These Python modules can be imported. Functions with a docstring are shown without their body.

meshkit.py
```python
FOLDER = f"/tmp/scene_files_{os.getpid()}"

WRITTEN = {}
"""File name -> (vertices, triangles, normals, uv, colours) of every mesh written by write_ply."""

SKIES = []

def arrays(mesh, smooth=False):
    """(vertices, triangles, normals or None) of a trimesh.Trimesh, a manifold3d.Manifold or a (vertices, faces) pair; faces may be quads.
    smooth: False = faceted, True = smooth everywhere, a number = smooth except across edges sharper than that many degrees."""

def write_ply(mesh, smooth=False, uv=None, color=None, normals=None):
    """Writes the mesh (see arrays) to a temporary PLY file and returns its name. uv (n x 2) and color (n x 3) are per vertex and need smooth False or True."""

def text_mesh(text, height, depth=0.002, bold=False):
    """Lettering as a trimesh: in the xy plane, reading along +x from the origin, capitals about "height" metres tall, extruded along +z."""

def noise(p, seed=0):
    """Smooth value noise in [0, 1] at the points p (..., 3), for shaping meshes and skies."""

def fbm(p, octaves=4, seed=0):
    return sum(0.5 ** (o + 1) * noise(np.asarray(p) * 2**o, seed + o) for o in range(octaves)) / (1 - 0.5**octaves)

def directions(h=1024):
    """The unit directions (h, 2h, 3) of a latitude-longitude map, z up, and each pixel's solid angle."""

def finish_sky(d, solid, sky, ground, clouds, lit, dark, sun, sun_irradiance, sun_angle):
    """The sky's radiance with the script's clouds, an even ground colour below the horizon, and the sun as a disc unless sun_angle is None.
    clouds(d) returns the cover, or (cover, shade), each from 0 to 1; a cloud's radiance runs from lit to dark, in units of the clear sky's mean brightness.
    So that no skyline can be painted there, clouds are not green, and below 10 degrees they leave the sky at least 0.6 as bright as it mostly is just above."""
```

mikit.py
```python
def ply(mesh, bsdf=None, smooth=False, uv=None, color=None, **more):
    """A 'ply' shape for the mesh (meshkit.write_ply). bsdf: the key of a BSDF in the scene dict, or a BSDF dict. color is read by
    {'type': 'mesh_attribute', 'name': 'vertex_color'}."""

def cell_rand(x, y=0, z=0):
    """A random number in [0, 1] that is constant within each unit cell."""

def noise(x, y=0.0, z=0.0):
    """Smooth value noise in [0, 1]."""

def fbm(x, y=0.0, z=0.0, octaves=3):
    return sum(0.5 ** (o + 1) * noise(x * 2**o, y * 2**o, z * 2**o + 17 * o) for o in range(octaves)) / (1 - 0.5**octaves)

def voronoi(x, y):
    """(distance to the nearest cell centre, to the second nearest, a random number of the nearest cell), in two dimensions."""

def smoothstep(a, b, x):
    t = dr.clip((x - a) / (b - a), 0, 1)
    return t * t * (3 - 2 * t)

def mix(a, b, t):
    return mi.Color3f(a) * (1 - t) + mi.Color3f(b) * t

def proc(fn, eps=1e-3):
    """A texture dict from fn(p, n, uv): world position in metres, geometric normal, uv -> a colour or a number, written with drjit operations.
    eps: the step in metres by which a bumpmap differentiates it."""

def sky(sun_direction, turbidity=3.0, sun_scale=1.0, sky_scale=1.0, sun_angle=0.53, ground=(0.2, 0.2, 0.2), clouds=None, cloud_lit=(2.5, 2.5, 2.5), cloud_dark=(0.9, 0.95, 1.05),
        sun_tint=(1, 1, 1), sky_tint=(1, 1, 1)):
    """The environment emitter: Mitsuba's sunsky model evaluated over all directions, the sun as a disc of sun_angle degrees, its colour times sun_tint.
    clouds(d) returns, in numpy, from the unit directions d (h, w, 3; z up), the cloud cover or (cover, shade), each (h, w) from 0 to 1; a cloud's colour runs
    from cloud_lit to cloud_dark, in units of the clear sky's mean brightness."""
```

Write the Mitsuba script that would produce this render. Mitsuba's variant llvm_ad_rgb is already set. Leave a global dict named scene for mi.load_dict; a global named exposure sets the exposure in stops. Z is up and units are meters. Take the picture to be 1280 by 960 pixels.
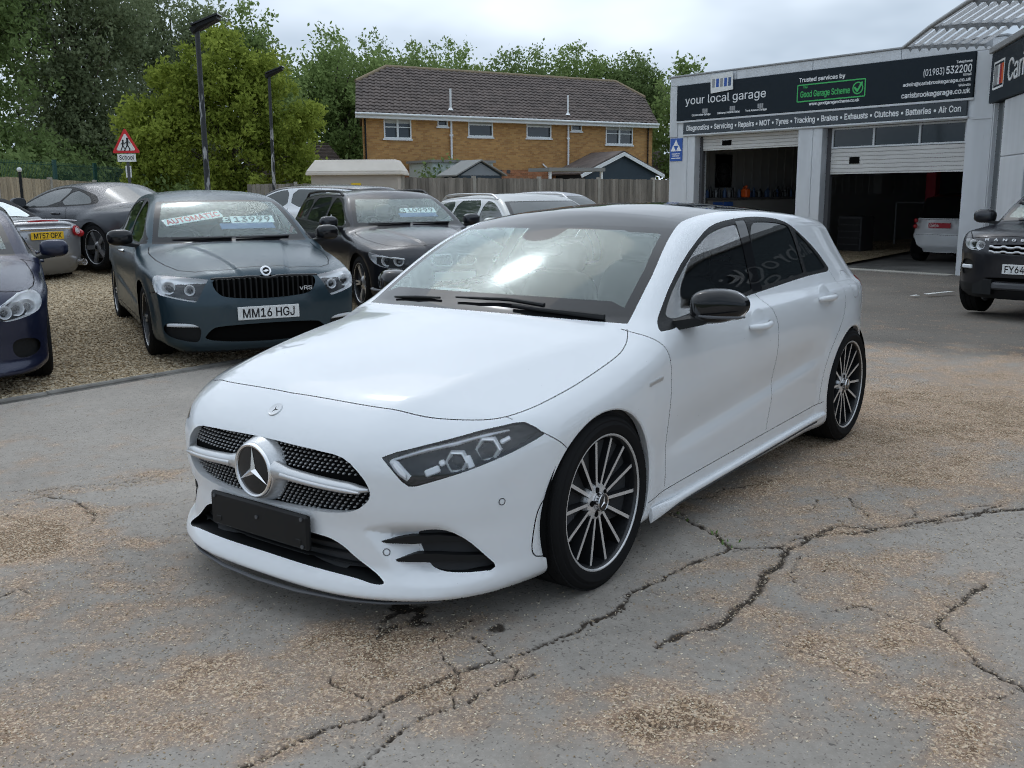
import math, random
import numpy as np, trimesh, drjit as dr, mitsuba as mi, mikit, meshkit
import shapely, shapely.geometry as sg, shapely.affinity as sa
from scipy.interpolate import PchipInterpolator
from scipy.spatial import cKDTree
T = mi.ScalarTransform4f
rng = np.random.default_rng(7)
random.seed(7)
scene, labels = {'type': 'scene'}, {}

# ---------------------------------------------------------------- camera, sky, exposure
CAM = np.array([4.32614618, 2.69283316, 1.45976603])
YAW, PIT, ROL = map(math.radians, (216.93777443, -11.14144404, -0.49036006))
FPX = 1221.1424
_fw = np.array([math.cos(YAW) * math.cos(PIT), math.sin(YAW) * math.cos(PIT), math.sin(PIT)])
_r = np.cross(_fw, [0, 0, 1]); _r /= np.linalg.norm(_r)
_u = np.cross(_r, _fw)
RT, UP = _r * math.cos(ROL) + _u * math.sin(ROL), -_r * math.sin(ROL) + _u * math.cos(ROL)
scene['camera'] = {'type': 'perspective', 'fov': 55.318, 'fov_axis': 'x', 'near_clip': 0.05, 'far_clip': 600.0,
                   'to_world': T().look_at(origin=CAM.tolist(), target=(CAM + _fw).tolist(), up=UP.tolist())}
SUN = np.array([-0.36, -0.57, 0.74])


LIT = 50.0


def cloud_fn(d):
    el = np.clip(d[..., 2], 0.02, 1)
    q = np.stack([d[..., 0] / (el + .25), d[..., 1] / (el + .25), el * .3], -1)
    n = meshkit.fbm(q * 1.6, 5, 3)
    n2 = meshkit.fbm(q * 4.2 + 9, 4, 8)
    shade = np.clip(.60 + 2.1 * (n - .5) + .7 * (n2 - .5), 0, 1)
    s = SUN / np.linalg.norm(SUN)
    c = d @ s
    ang = np.degrees(np.arccos(np.clip(c, -1, 1)))
    ang = ang * (1 + .5 * (n2 - .5))
    glow = 40 * np.exp(-(ang / 2.3) ** 2) + 4.2 * np.exp(-(ang / 10) ** 2) + 1.25 * np.exp(-(ang / 55) ** 2)
    el_ = np.degrees(np.arcsin(np.clip(d[..., 2], 0, 1)))
    b = 1.55 - .55 * np.exp(-(el_ / 22) ** 2) + .95 * (1 - shade) + glow          # brightness wanted, from dark to LIT
    b = np.maximum(b, 1.4 * .72)
    return np.ones_like(shade), np.clip(1 - (b - 1.0) / (LIT - 1.0), 0, 1)


scene['sky'] = mikit.sky(SUN.tolist(), turbidity=3, sun_scale=0.012, sun_angle=30.0, clouds=cloud_fn,
                         cloud_lit=(LIT * .97, LIT, LIT * 1.04), cloud_dark=(.74, 1.0, 1.30))
exposure = 2.1

# ---------------------------------------------------------------- helpers
def numbered(key):
    if key not in scene and key not in labels and not any(k.startswith(key + '__') for k in scene):
        return key
    n = 1
    while f'{key}_{n:03d}' in scene or f'{key}_{n:03d}' in labels or any(k.startswith(f'{key}_{n:03d}__') for k in scene):
        n += 1
    return f'{key}_{n:03d}'


_part_no = {}


def pkey(parent, name):
    k = parent + '__' + name
    n = _part_no.get(k, 0)
    _part_no[k] = n + 1
    return k if n == 0 else f'{k}_{n:03d}'


def thing(name, label, cat, group=None, kind=None):
    n = _part_no.get(name, 0)
    _part_no[name] = n + 1
    key = name if n == 0 else f'{name}_{n:03d}'
    labels[key] = {'label': label, 'category': cat}
    if group: labels[key]['group'] = group
    if kind: labels[key]['kind'] = kind
    return key


def tm(V, F): return trimesh.Trimesh(np.asarray(V, float), np.asarray(F, int), process=False)


def put(key, mesh, bsdf, smooth=False, xf=None, uv=None, N=None):
    """One entry of the scene. mesh: trimesh, Mesh or (V, F)."""
    if isinstance(mesh, Mesh):
        path = meshkit.write_ply((mesh.V, mesh.F), False, uv, None, normals=mesh.N)
        d = {'type': 'ply', 'filename': path, 'face_normals': False, 'bsdf': {'type': 'ref', 'id': bsdf}}
    else:
        d = mikit.ply(mesh, bsdf, smooth=smooth, uv=uv)
    if xf is not None: d['to_world'] = xf
    scene[key] = d
    return key


def part(parent, name, mesh, bsdf, smooth=False, xf=None, label=None, kind=None):
    k = pkey(parent, name)
    put(k, mesh, bsdf, smooth, xf)
    if label or kind:
        labels[k] = {}
        if label: labels[k]['label'] = label
        if kind: labels[k]['kind'] = kind
    return k


def solo(name, mesh, bsdf, label, cat, smooth=False, group=None, xf=None, kind=None):
    k = thing(name, label, cat, group, kind)
    put(k, mesh, bsdf, smooth, xf)
    return k


def struct(name, mesh, bsdf, smooth=False, uv=None):
    put(name, mesh, bsdf, smooth, None, uv)
    labels[name] = {'kind': 'structure'}


def mat4(x=0, y=0, z=0, hd=0, pitch=0, s=1.0):
    c, n = math.cos(hd), math.sin(hd)
    R = np.array([[c, -n, 0], [n, c, 0], [0, 0, 1.0]])
    cp, sp = math.cos(pitch), math.sin(pitch)
    R = R @ np.array([[cp, 0, -sp], [0, 1, 0], [sp, 0, cp]])
    m = np.eye(4); m[:3, :3] = R * s; m[:3, 3] = (x, y, z)
    return m


def frame(o, ex, ey, ez):
    m = np.eye(4)
    for i, e in enumerate((ex, ey, ez)): m[:3, i] = e
    m[:3, 3] = o
    return m


def app(m, mesh):
    V = np.asarray(mesh.vertices) @ m[:3, :3].T + m[:3, 3]
    F = np.asarray(mesh.faces)
    if np.linalg.det(m[:3, :3]) < 0: F = F[:, ::-1]
    return tm(V, F)


def cat(*ms):
    ms = [m for m in ms if m is not None and len(m.faces)]
    n, V, F = 0, [], []
    for m in ms:
        V.append(np.asarray(m.vertices)); F.append(np.asarray(m.faces) + n); n += len(m.vertices)
    return tm(np.vstack(V), np.vstack(F))


def box(x0, x1, y0, y1, z0, z1, ch=0.0):
    """A box, its edges chamfered by ch."""
    if ch <= 0:
        m = trimesh.creation.box((x1 - x0, y1 - y0, z1 - z0))
        m.apply_translation(((x0 + x1) / 2, (y0 + y1) / 2, (z0 + z1) / 2)); return tm(m.vertices, m.faces)
    h = np.array([x1 - x0, y1 - y0, z1 - z0]) / 2
    c = min(ch, h.min() * .9)
    P = []
    for sx in (-1, 1):
        for sy in (-1, 1):
            for sz in (-1, 1):
                for k in range(3):
                    e = h - c; e[k] = h[k]
                    P.append(e * (sx, sy, sz))
    m = trimesh.convex.convex_hull(np.array(P))
    return tm(m.vertices + np.array([(x0 + x1) / 2, (y0 + y1) / 2, (z0 + z1) / 2]), m.faces)


def cyl(p0, p1, r0, r1=None, n=16, caps=True):
    p0, p1 = np.asarray(p0, float), np.asarray(p1, float)
    r1 = r0 if r1 is None else r1
    return tube([p0, p1], [r0, r1], n, caps)


def tube(pts, rad, n=8, caps=True):
    p = np.asarray(pts, float)
    rad = np.broadcast_to(rad, (len(p),))
    t = np.gradient(p, axis=0); t /= np.linalg.norm(t, axis=1, keepdims=True) + 1e-12
    a0 = np.cross(t[0], [0, 0, 1.0] if abs(t[0, 2]) < .9 else [1.0, 0, 0])
    A = []
    for i in range(len(p)):
        a0 = a0 - t[i] * (a0 @ t[i]); a0 /= np.linalg.norm(a0); A.append(a0)
    A = np.array(A); B = np.cross(t, A)
    ang = np.arange(n) * 2 * np.pi / n
    V = (p[:, None] + rad[:, None, None] * (np.cos(ang)[None, :, None] * A[:, None] + np.sin(ang)[None, :, None] * B[:, None])).reshape(-1, 3)
    i, j = np.meshgrid(np.arange(len(p) - 1), np.arange(n), indexing='ij')
    a, b, c, d = i * n + j, i * n + (j + 1) % n, (i + 1) * n + (j + 1) % n, (i + 1) * n + j
    F = np.concatenate([np.stack([a, b, c], -1).reshape(-1, 3), np.stack([a, c, d], -1).reshape(-1, 3)])
    if caps:
        k = len(V); V = np.vstack([V, p[0], p[-1]]); m = (len(p) - 1) * n
        jj = np.arange(n)
        F = np.vstack([F, np.stack([jj * 0 + k, (jj + 1) % n, jj], 1), np.stack([jj * 0 + k + 1, m + jj, m + (jj + 1) % n], 1)])
    return tm(V, F)


def lathe(prof, n=64, axis='y'):
    """Revolves (r, h) about the axis."""
    P = np.asarray(prof, float); a = np.arange(n) * 2 * np.pi / n
    V = np.stack([P[:, None, 0] * np.cos(a), P[:, None, 1] + 0 * a, P[:, None, 0] * np.sin(a)], -1)
    if axis == 'z': V = V[..., [0, 2, 1]]
    V = V.reshape(-1, 3)
    i, j = np.meshgrid(np.arange(len(P) - 1), np.arange(n), indexing='ij')
    a_, b, c, d = i * n + j, i * n + (j + 1) % n, (i + 1) * n + (j + 1) % n, (i + 1) * n + j
    F = np.concatenate([np.stack([a_, b, c], -1).reshape(-1, 3), np.stack([a_, c, d], -1).reshape(-1, 3)])
    if axis == 'z': F = F[:, ::-1]
    return tm(V, F)


def prism(poly, h, ax=(0, 1, 2), off=0.0):
    """Extrudes a polygon (points or shapely) by h: local x, y, z go to axes ax."""
    g = poly if isinstance(poly, (sg.Polygon, sg.MultiPolygon)) else sg.Polygon(poly)
    gs = getattr(g, 'geoms', [g])
    ms = [trimesh.creation.extrude_polygon(x, h, engine='earcut') for x in gs]
    m = cat(*ms)
    V = np.zeros_like(m.vertices); v = m.vertices + [0, 0, off]
    for k in range(3): V[:, ax[k]] = v[:, k]
    F = m.faces
    if np.linalg.det(np.eye(3)[list(ax)]) < 0: F = F[:, ::-1]
    return tm(V, F)


def ellip(c, r, ex=(1.0, 1.0), nu=20, nv=28):
    """A superellipsoid: exponents below 1 are boxier."""
    u = np.linspace(-np.pi / 2, np.pi / 2, nu); v = np.arange(nv) * 2 * np.pi / nv
    pw = lambda x, e: np.sign(x) * np.abs(x) ** e
    U, W = np.meshgrid(u, v, indexing='ij')
    P = np.stack([pw(np.cos(U), ex[0]) * pw(np.cos(W), ex[1]), pw(np.cos(U), ex[0]) * pw(np.sin(W), ex[1]), pw(np.sin(U), ex[0])], -1)
    V = (P * np.asarray(r) + np.asarray(c)).reshape(-1, 3)
    i, j = np.meshgrid(np.arange(nu - 1), np.arange(nv), indexing='ij')
    a, b, c_, d = i * nv + j, i * nv + (j + 1) % nv, (i + 1) * nv + (j + 1) % nv, (i + 1) * nv + j
    return tm(V, np.concatenate([np.stack([a, b, c_], -1).reshape(-1, 3), np.stack([a, c_, d], -1).reshape(-1, 3)]))


_text = {}


def text(s, h, depth=.002, bold=False, width=None):
    """Lettering in the xy plane, centred in x, base line at y = 0."""
    k = (s, bold)
    if k not in _text: _text[k] = meshkit.text_mesh(s, 1.0, 1.0, bold)
    m = _text[k]; V = np.array(m.vertices)
    x0, x1 = V[:, 0].min(), V[:, 0].max()
    V[:, 0] -= (x0 + x1) / 2
    sx = h if width is None else width / (x1 - x0)
    return tm(V * [sx, h, depth], m.faces)


# ---------------------------------------------------------------- implicit car bodies, cut into panels
class Mesh:
    def __init__(s, V, F, N): s.V, s.F, s.N = V, F, N
    vertices = property(lambda s: s.V)
    faces = property(lambda s: s.F)


def compact(V, F, N):
    u, inv = np.unique(F, return_inverse=True)
    return Mesh(V[u], inv.reshape(-1, 3), N[u])


def join(*ms):
    ms = [m for m in ms if m is not None and len(m.F)]
    if not ms: return None
    n, V, F, N = 0, [], [], []
    for m in ms:
        V.append(m.V); N.append(m.N); F.append(m.F + n); n += len(m.V)
    return Mesh(np.vstack(V), np.vstack(F), np.vstack(N))


def flip(m, ax=1):
    if m is None: return None
    s = np.ones(3); s[ax] = -1
    return Mesh(m.V * s, m.F[:, ::-1], m.N * s)


def cut(m, d):
    """(where d < 0, where d > 0)"""
    d = np.where(np.abs(d) < 1e-5, 1e-5, d)
    s = (d < 0)[m.F]; k = s.sum(1)
    if (k == 3).all(): return m, None
    if (k == 0).all(): return None, m
    mix = (k == 1) | (k == 2)
    f, sf = m.F[mix], s[mix]
    lone = np.where(k[mix] == 1, np.argmax(sf, 1), np.argmin(sf, 1))
    ln = k[mix] == 1
    r = np.arange(len(f))
    a, b, c = f[r, lone], f[r, (lone + 1) % 3], f[r, (lone + 2) % 3]
    E = np.sort(np.vstack([np.stack([a, b], 1), np.stack([a, c], 1)]), 1)
    u, inv = np.unique(E, axis=0, return_inverse=True); inv = inv.ravel()
    t = d[u[:, 0]] / (d[u[:, 0]] - d[u[:, 1]])
    nv = m.V[u[:, 0]] * (1 - t[:, None]) + m.V[u[:, 1]] * t[:, None]
    nn = m.N[u[:, 0]] * (1 - t[:, None]) + m.N[u[:, 1]] * t[:, None]
    nn /= np.linalg.norm(nn, axis=1, keepdims=True) + 1e-12
    V, N = np.vstack([m.V, nv]), np.vstack([m.N, nn])
    ab, ac = len(m.V) + inv[:len(f)], len(m.V) + inv[len(f):]
    t1 = np.stack([a, ab, ac], 1); q = np.stack([np.stack([ab, b, c], 1), np.stack([ab, c, ac], 1)], 1)
    neg = np.vstack([m.F[k == 3], t1[ln], q[~ln].reshape(-1, 3)])
    pos = np.vstack([m.F[k == 0], t1[~ln], q[ln].reshape(-1, 3)])
    return compact(V, neg, N) if len(neg) else None, compact(V, pos, N) if len(pos) else None


def proj2(V, how):
    x, y, z = V.T
    return np.stack({'side': (x, z), 'top': (x, y), 'front': (y, z), 'diag': ((y - x) * .70711, z)}[how], 1)


def sdpoly(p, poly):
    """Signed distance to a polygon, negative inside."""
    P = np.asarray(poly, float); d = np.full(len(p), 1e9); inside = np.zeros(len(p), bool)
    for a, b in zip(P, np.roll(P, -1, 0)):
        e = b - a; w = p - a
        t = np.clip((w @ e) / (e @ e + 1e-12), 0, 1)
        d = np.minimum(d, np.hypot(*(w - t[:, None] * e).T))
        c = (a[1] <= p[:, 1]) != (b[1] <= p[:, 1])
        with np.errstate(divide='ignore', invalid='ignore'):
            inside ^= c & (p[:, 0] < a[0] + (p[:, 1] - a[1]) * e[0] / e[1])
    return np.where(inside, -d, d)


def sdline(p, line):
    """(signed distance to an open polyline, beyond its ends)"""
    P = np.asarray(line, float); best = np.full(len(p), 1e9); sg_ = np.ones(len(p)); end = np.zeros(len(p), bool)
    n = len(P) - 1
    for i in range(n):
        e = P[i + 1] - P[i]; w = p - P[i]; t0 = (w @ e) / (e @ e)
        t = np.clip(t0, 0, 1); dd = np.hypot(*(w - t[:, None] * e).T)
        k = dd < best - 1e-9
        best[k] = dd[k]; sg_[k] = np.sign(e[0] * w[k, 1] - e[1] * w[k, 0])
        end[k] = ((i == 0) & (t0[k] < 0)) | ((i == n - 1) & (t0[k] > 1))
    return np.where(sg_ == 0, 1, sg_) * best, end


def smooth_poly(pts, n=6, closed=True):
    """Chaikin corner cutting."""
    P = np.asarray(pts, float)
    for _ in range(n):
        Q = np.roll(P, -1, 0) if closed else P[1:]
        B = P if closed else P[:-1]
        R = np.stack([.75 * B + .25 * Q, .25 * B + .75 * Q], 1).reshape(-1, 2)
        P = R if closed else np.vstack([P[:1], R, P[-1:]])
    return P


def seam(m, line, how, g=.002, cond=None):
    """(the mesh without a gap of half width g along the line, the strip in the gap)"""
    p = proj2(m.V, how); d, end = sdline(p, line)
    ok = (np.abs(d) < .06) & ~end
    if cond is not None: ok &= cond(m)
    tri = ok[m.F].all(1)
    if not tri.any(): return m, None
    near, far = compact(m.V, m.F[tri], m.N), (compact(m.V, m.F[~tri], m.N) if (~tri).any() else None)
    near = join(*cut(near, sdline(proj2(near.V, how), line)[0]))
    strip, rest = cut(near, np.abs(sdline(proj2(near.V, how), line)[0]) - g)
    return join(rest, far), strip


def take(m, poly, how, cond=None, grow=0.0):
    """(inside the polygon, the rest)"""
    if m is None: return None, None
    d = sdpoly(proj2(m.V, how), poly) - grow
    if cond is not None:
        ok = cond(m)[m.F].all(1)
        if not ok.any(): return None, m
        near, far = compact(m.V, m.F[ok], m.N), (compact(m.V, m.F[~ok], m.N) if (~ok).any() else None)
        i, o = cut(near, sdpoly(proj2(near.V, how), poly) - grow)
        return i, join(o, far)
    return cut(m, d)


def inset(m, t):
    return None if m is None else Mesh(m.V - m.N * t, m.F, m.N)


def rim(m, vec, inward=True, flare=0.0):
    """Walls along the open edges of a piece, swept by vec."""
    _, ui, ul = np.unique(np.round(m.V, 5), axis=0, return_index=True, return_inverse=True); ul = ul.ravel()
    F = ul[m.F]; F = F[(F[:, 0] != F[:, 1]) & (F[:, 1] != F[:, 2]) & (F[:, 0] != F[:, 2])]; E = np.vstack([F[:, [0, 1]], F[:, [1, 2]], F[:, [2, 0]]])
    key = np.sort(E, 1); u, idx, cnt = np.unique(key, axis=0, return_index=True, return_counts=True)
    e = E[idx[cnt == 1]]
    V = m.V[ui]
    A, B = V[e[:, 0]], V[e[:, 1]]
    vec = np.asarray(vec, float)
    k = len(A); P = np.vstack([A, B, A + vec, B + vec])
    i = np.arange(k)
    Fq = np.vstack([np.stack([i, i + k, i + 3 * k], 1), np.stack([i, i + 3 * k, i + 2 * k], 1)])
    t = tm(P, Fq if not inward else Fq[:, ::-1]); t.merge_vertices()
    return t


def smax(a, b, r):
    h = np.clip(.5 + .5 * (a - b) / r, 0, 1); return b + (a - b) * h + r * h * (1 - h)


def smin(a, b, r): return -smax(-a, -b, r)


def sst(a, b, x):
    t = np.clip((x - a) / (b - a), 0, 1); return t * t * (3 - 2 * t)


def curve(*pts, k=61):
    P = np.array(sorted(pts), float)
    c = PchipInterpolator(P[:, 0], P[:, 1]); xs = np.linspace(P[0, 0], P[-1, 0], 1200); ys = c(xs)
    w = np.hanning(k); w /= w.sum(); ys = np.convolve(np.pad(ys, k // 2, mode='reflect', reflect_type='odd'), w, 'valid')
    return lambda x: np.interp(x, xs, ys)


def iso_half(Fn, lo, hi, h):
    """Surface nets of Fn = 0 for y > 0, the vertices moved onto the surface, with exact normals."""
    ax = [np.arange(lo[k], hi[k] + h, h) for k in range(3)]
    ax[1] = np.arange(-h * .5, hi[1] + h, h)
    nx, ny, nz = map(len, ax)
    val = np.empty((nx, ny, nz), np.float32)
    for i0 in range(0, nx, 48):
        X, Y, Z = np.meshgrid(ax[0][i0:i0 + 48], ax[1], ax[2], indexing='ij')
        val[i0:i0 + 48] = Fn(np.stack([X, Y, Z], -1))
    s = val < 0
    cnt = sum(s[a:nx - 1 + a, b:ny - 1 + b, c:nz - 1 + c].astype(np.int8) for a in (0, 1) for b in (0, 1) for c in (0, 1))
    act = (cnt > 0) & (cnt < 8)
    idx = -np.ones(act.shape, np.int64); ci = np.argwhere(act); idx[act] = np.arange(len(ci))
    acc, num = np.zeros((len(ci), 3)), np.zeros(len(ci))
    for k in range(3):
        o1, o2 = [o for o in range(3) if o != k]
        for a in (0, 1):
            for b in (0, 1):
                p = ci.copy(); p[:, o1] += a; p[:, o2] += b
                q = p.copy(); q[:, k] += 1
                va, vb = val[tuple(p.T)], val[tuple(q.T)]
                c = (va < 0) != (vb < 0)
                t = np.where(c, va / np.where(c, va - vb, 1), 0)
                pt = p.astype(float); pt[:, k] += t
                acc[c] += pt[c]; num[c] += 1
    V = acc / num[:, None] * h + [ax[0][0], ax[1][0], ax[2][0]]
    F = []
    for k in range(3):
        o1, o2 = (k + 1) % 3, (k + 2) % 3
        sl0 = [slice(None)] * 3; sl1 = [slice(None)] * 3
        sl0[k] = slice(0, -1); sl1[k] = slice(1, None)
        A, B = s[tuple(sl0)], s[tuple(sl1)]
        for sign in (1, 0):
            e = np.argwhere((A & ~B) if sign else (~A & B))
            e = e[(e[:, o1] > 0) & (e[:, o2] > 0) & (e[:, o1] < val.shape[o1] - 1) & (e[:, o2] < val.shape[o2] - 1)]
            c = [e.copy() for _ in range(4)]
            c[1][:, o1] -= 1; c[2][:, o1] -= 1; c[2][:, o2] -= 1; c[3][:, o2] -= 1
            q = np.stack([idx[tuple(x.T)] for x in c], 1)
            q = q[(q >= 0).all(1)]
            if not sign: q = q[:, ::-1]
            F.append(q)
    F = np.vstack(F); F = np.vstack([F[:, [0, 1, 2]], F[:, [0, 2, 3]]])
    def grad(P, e=1.5e-3): return np.stack([(Fn(P + v) - Fn(P - v)) / (2 * e) for v in np.eye(3) * e], -1)
    for _ in range(4):
        g = grad(V); f = Fn(V)
        V = V - np.clip(f / (np.sum(g * g, -1) + 1e-6), -h, h)[:, None] * g
    g = grad(V); N = g / (np.linalg.norm(g, axis=1, keepdims=True) + 1e-9)
    m = compact(V, F, N)
    # outward winding
    fn = np.cross(m.V[m.F[:, 1]] - m.V[m.F[:, 0]], m.V[m.F[:, 2]] - m.V[m.F[:, 0]])
    bad = np.sum(fn * m.N[m.F].mean(1), 1) < 0
    m.F[bad] = m.F[bad][:, ::-1]
    _, m = cut(m, m.V[:, 1])
    return m

# ---------------------------------------------------------------- materials
def rgb(*c): return {'type': 'rgb', 'value': list(c) if len(c) == 3 else [c[0]] * 3}
def two(d): return {'type': 'twosided', 'bsdf': d}


def mat(name, c, rough=.5, metal=0.0, coat=0.0, spec=.5, **k):
    d = {'type': 'principled', 'base_color': c if isinstance(c, dict) else rgb(*np.atleast_1d(c).tolist()), 'roughness': rough, 'metallic': metal, 'specular': spec, **k}
    if coat: d.update(clearcoat=coat, clearcoat_gloss=.97)
    scene[name] = two(d)


def gloss(name, c, ior=1.5):
    scene[name] = two({'type': 'plastic', 'diffuse_reflectance': c if isinstance(c, dict) else rgb(*c), 'int_ior': ior, 'nonlinear': False})


gloss('paint_white', (.765, .78, .795), 1.55)
mat('paint_teal', (.018, .042, .058), .28, .45, 1.0)
mat('paint_black', (.012, .013, .018), .18, .3, 1.0)
mat('paint_navy', (.010, .014, .040), .2, .35, 1.0)
mat('paint_silver', (.36, .37, .39), .30, .65, 1.0)
mat('paint_champagne', (.44, .45, .44), .30, .5, 1.0)
mat('paint_grey', (.055, .058, .066), .3, .5, 1.0)
gloss('gloss_black', (.008, .008, .009))
gloss('gloss_roof', (.012, .013, .014), 1.6)
mat('satin_black', (.009, .0095, .010), .5, spec=.25)
mat('rubber', (.010, .010, .0105), .8, spec=.15)
mat('plastic_black', (.013, .014, .015), .55, spec=.25)
mat('plastic_grey', (.07, .072, .078), .5)
mat('void_black', (.003, .003, .003), .9, spec=.1)
mat('lamp_grey', (.30, .31, .32), .4, .2)
mat('seam_light', (.16, .165, .17), .8)
mat('reflector', (.80, .81, .82), .28, .35)
mat('seam_dark', (.05, .052, .055), .8)
scene['chrome'] = two({'type': 'roughconductor', 'material': 'Al', 'alpha': .08})
mat('silver_trim', (.62, .63, .64), .32, .75)
mat('alloy_face', (.66, .655, .65), .34, .55)
mat('alloy_silver', (.60, .60, .61), .3, .8)
mat('alloy_dark', (.016, .017, .019), .35, .3, .6)
mat('disc_steel', (.28, .28, .28), .4, .9)
mat('caliper', (.06, .06, .065), .5)
scene['glass_clear'] = {'type': 'thindielectric', 'int_ior': 1.6, 'specular_reflectance': rgb(.86, .97, .95), 'specular_transmittance': rgb(.80, .90, .88)}
scene['glass_side'] = {'type': 'thindielectric', 'int_ior': 1.75, 'specular_transmittance': rgb(.34, .40, .40)}
gloss('glass_tint', (.010, .013, .014), 1.62)
gloss('glass_grey', (.045, .055, .055), 1.7)
scene['lens_clear'] = {'type': 'thindielectric', 'int_ior': 1.45, 'specular_transmittance': rgb(.93, .94, .95)}
scene['lens_red'] = two({'type': 'plastic', 'diffuse_reflectance': rgb(.42, .012, .02), 'int_ior': 1.5})
scene['lens_white'] = two({'type': 'plastic', 'diffuse_reflectance': rgb(.72, .74, .76), 'int_ior': 1.5})
scene['lens_glass'] = {'type': 'dielectric', 'int_ior': 1.5}
mat('cabin_dark', (.025, .026, .028), .8)
mat('cabin_grey', (.10, .10, .10), .85)
mat('seat_cloth', (.035, .036, .038), .8)
mat('plate_white', (.74, .75, .74), .35)
mat('plate_yellow', (.78, .50, .03), .35)
mat('plate_red', (.55, .03, .05), .4)
mat('ink_black', (.012, .012, .014), .5)
mat('ink_white', (.80, .81, .82), .5)
mat('ink_green', (.05, .45, .12), .5)
mat('ink_red', (.60, .02, .025), .5)
mat('ink_blue', (.03, .10, .38), .5)
mat('card_white', (.86, .90, .88), .7)
mat('card_blue', (.06, .12, .28), .6)
mat('soft_top', (.016, .016, .018), .9)
mat('faint_grey', (.16, .165, .17), .6)
mat('lamp_dark', (.035, .036, .04), .3, .2)
scene['louvre_white'] = {'type': 'principledthin', 'base_color': rgb(.85, .86, .87), 'roughness': .5, 'diff_trans': 1.0, 'spec_trans': 0.0, 'eta': 1.4}

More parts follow.
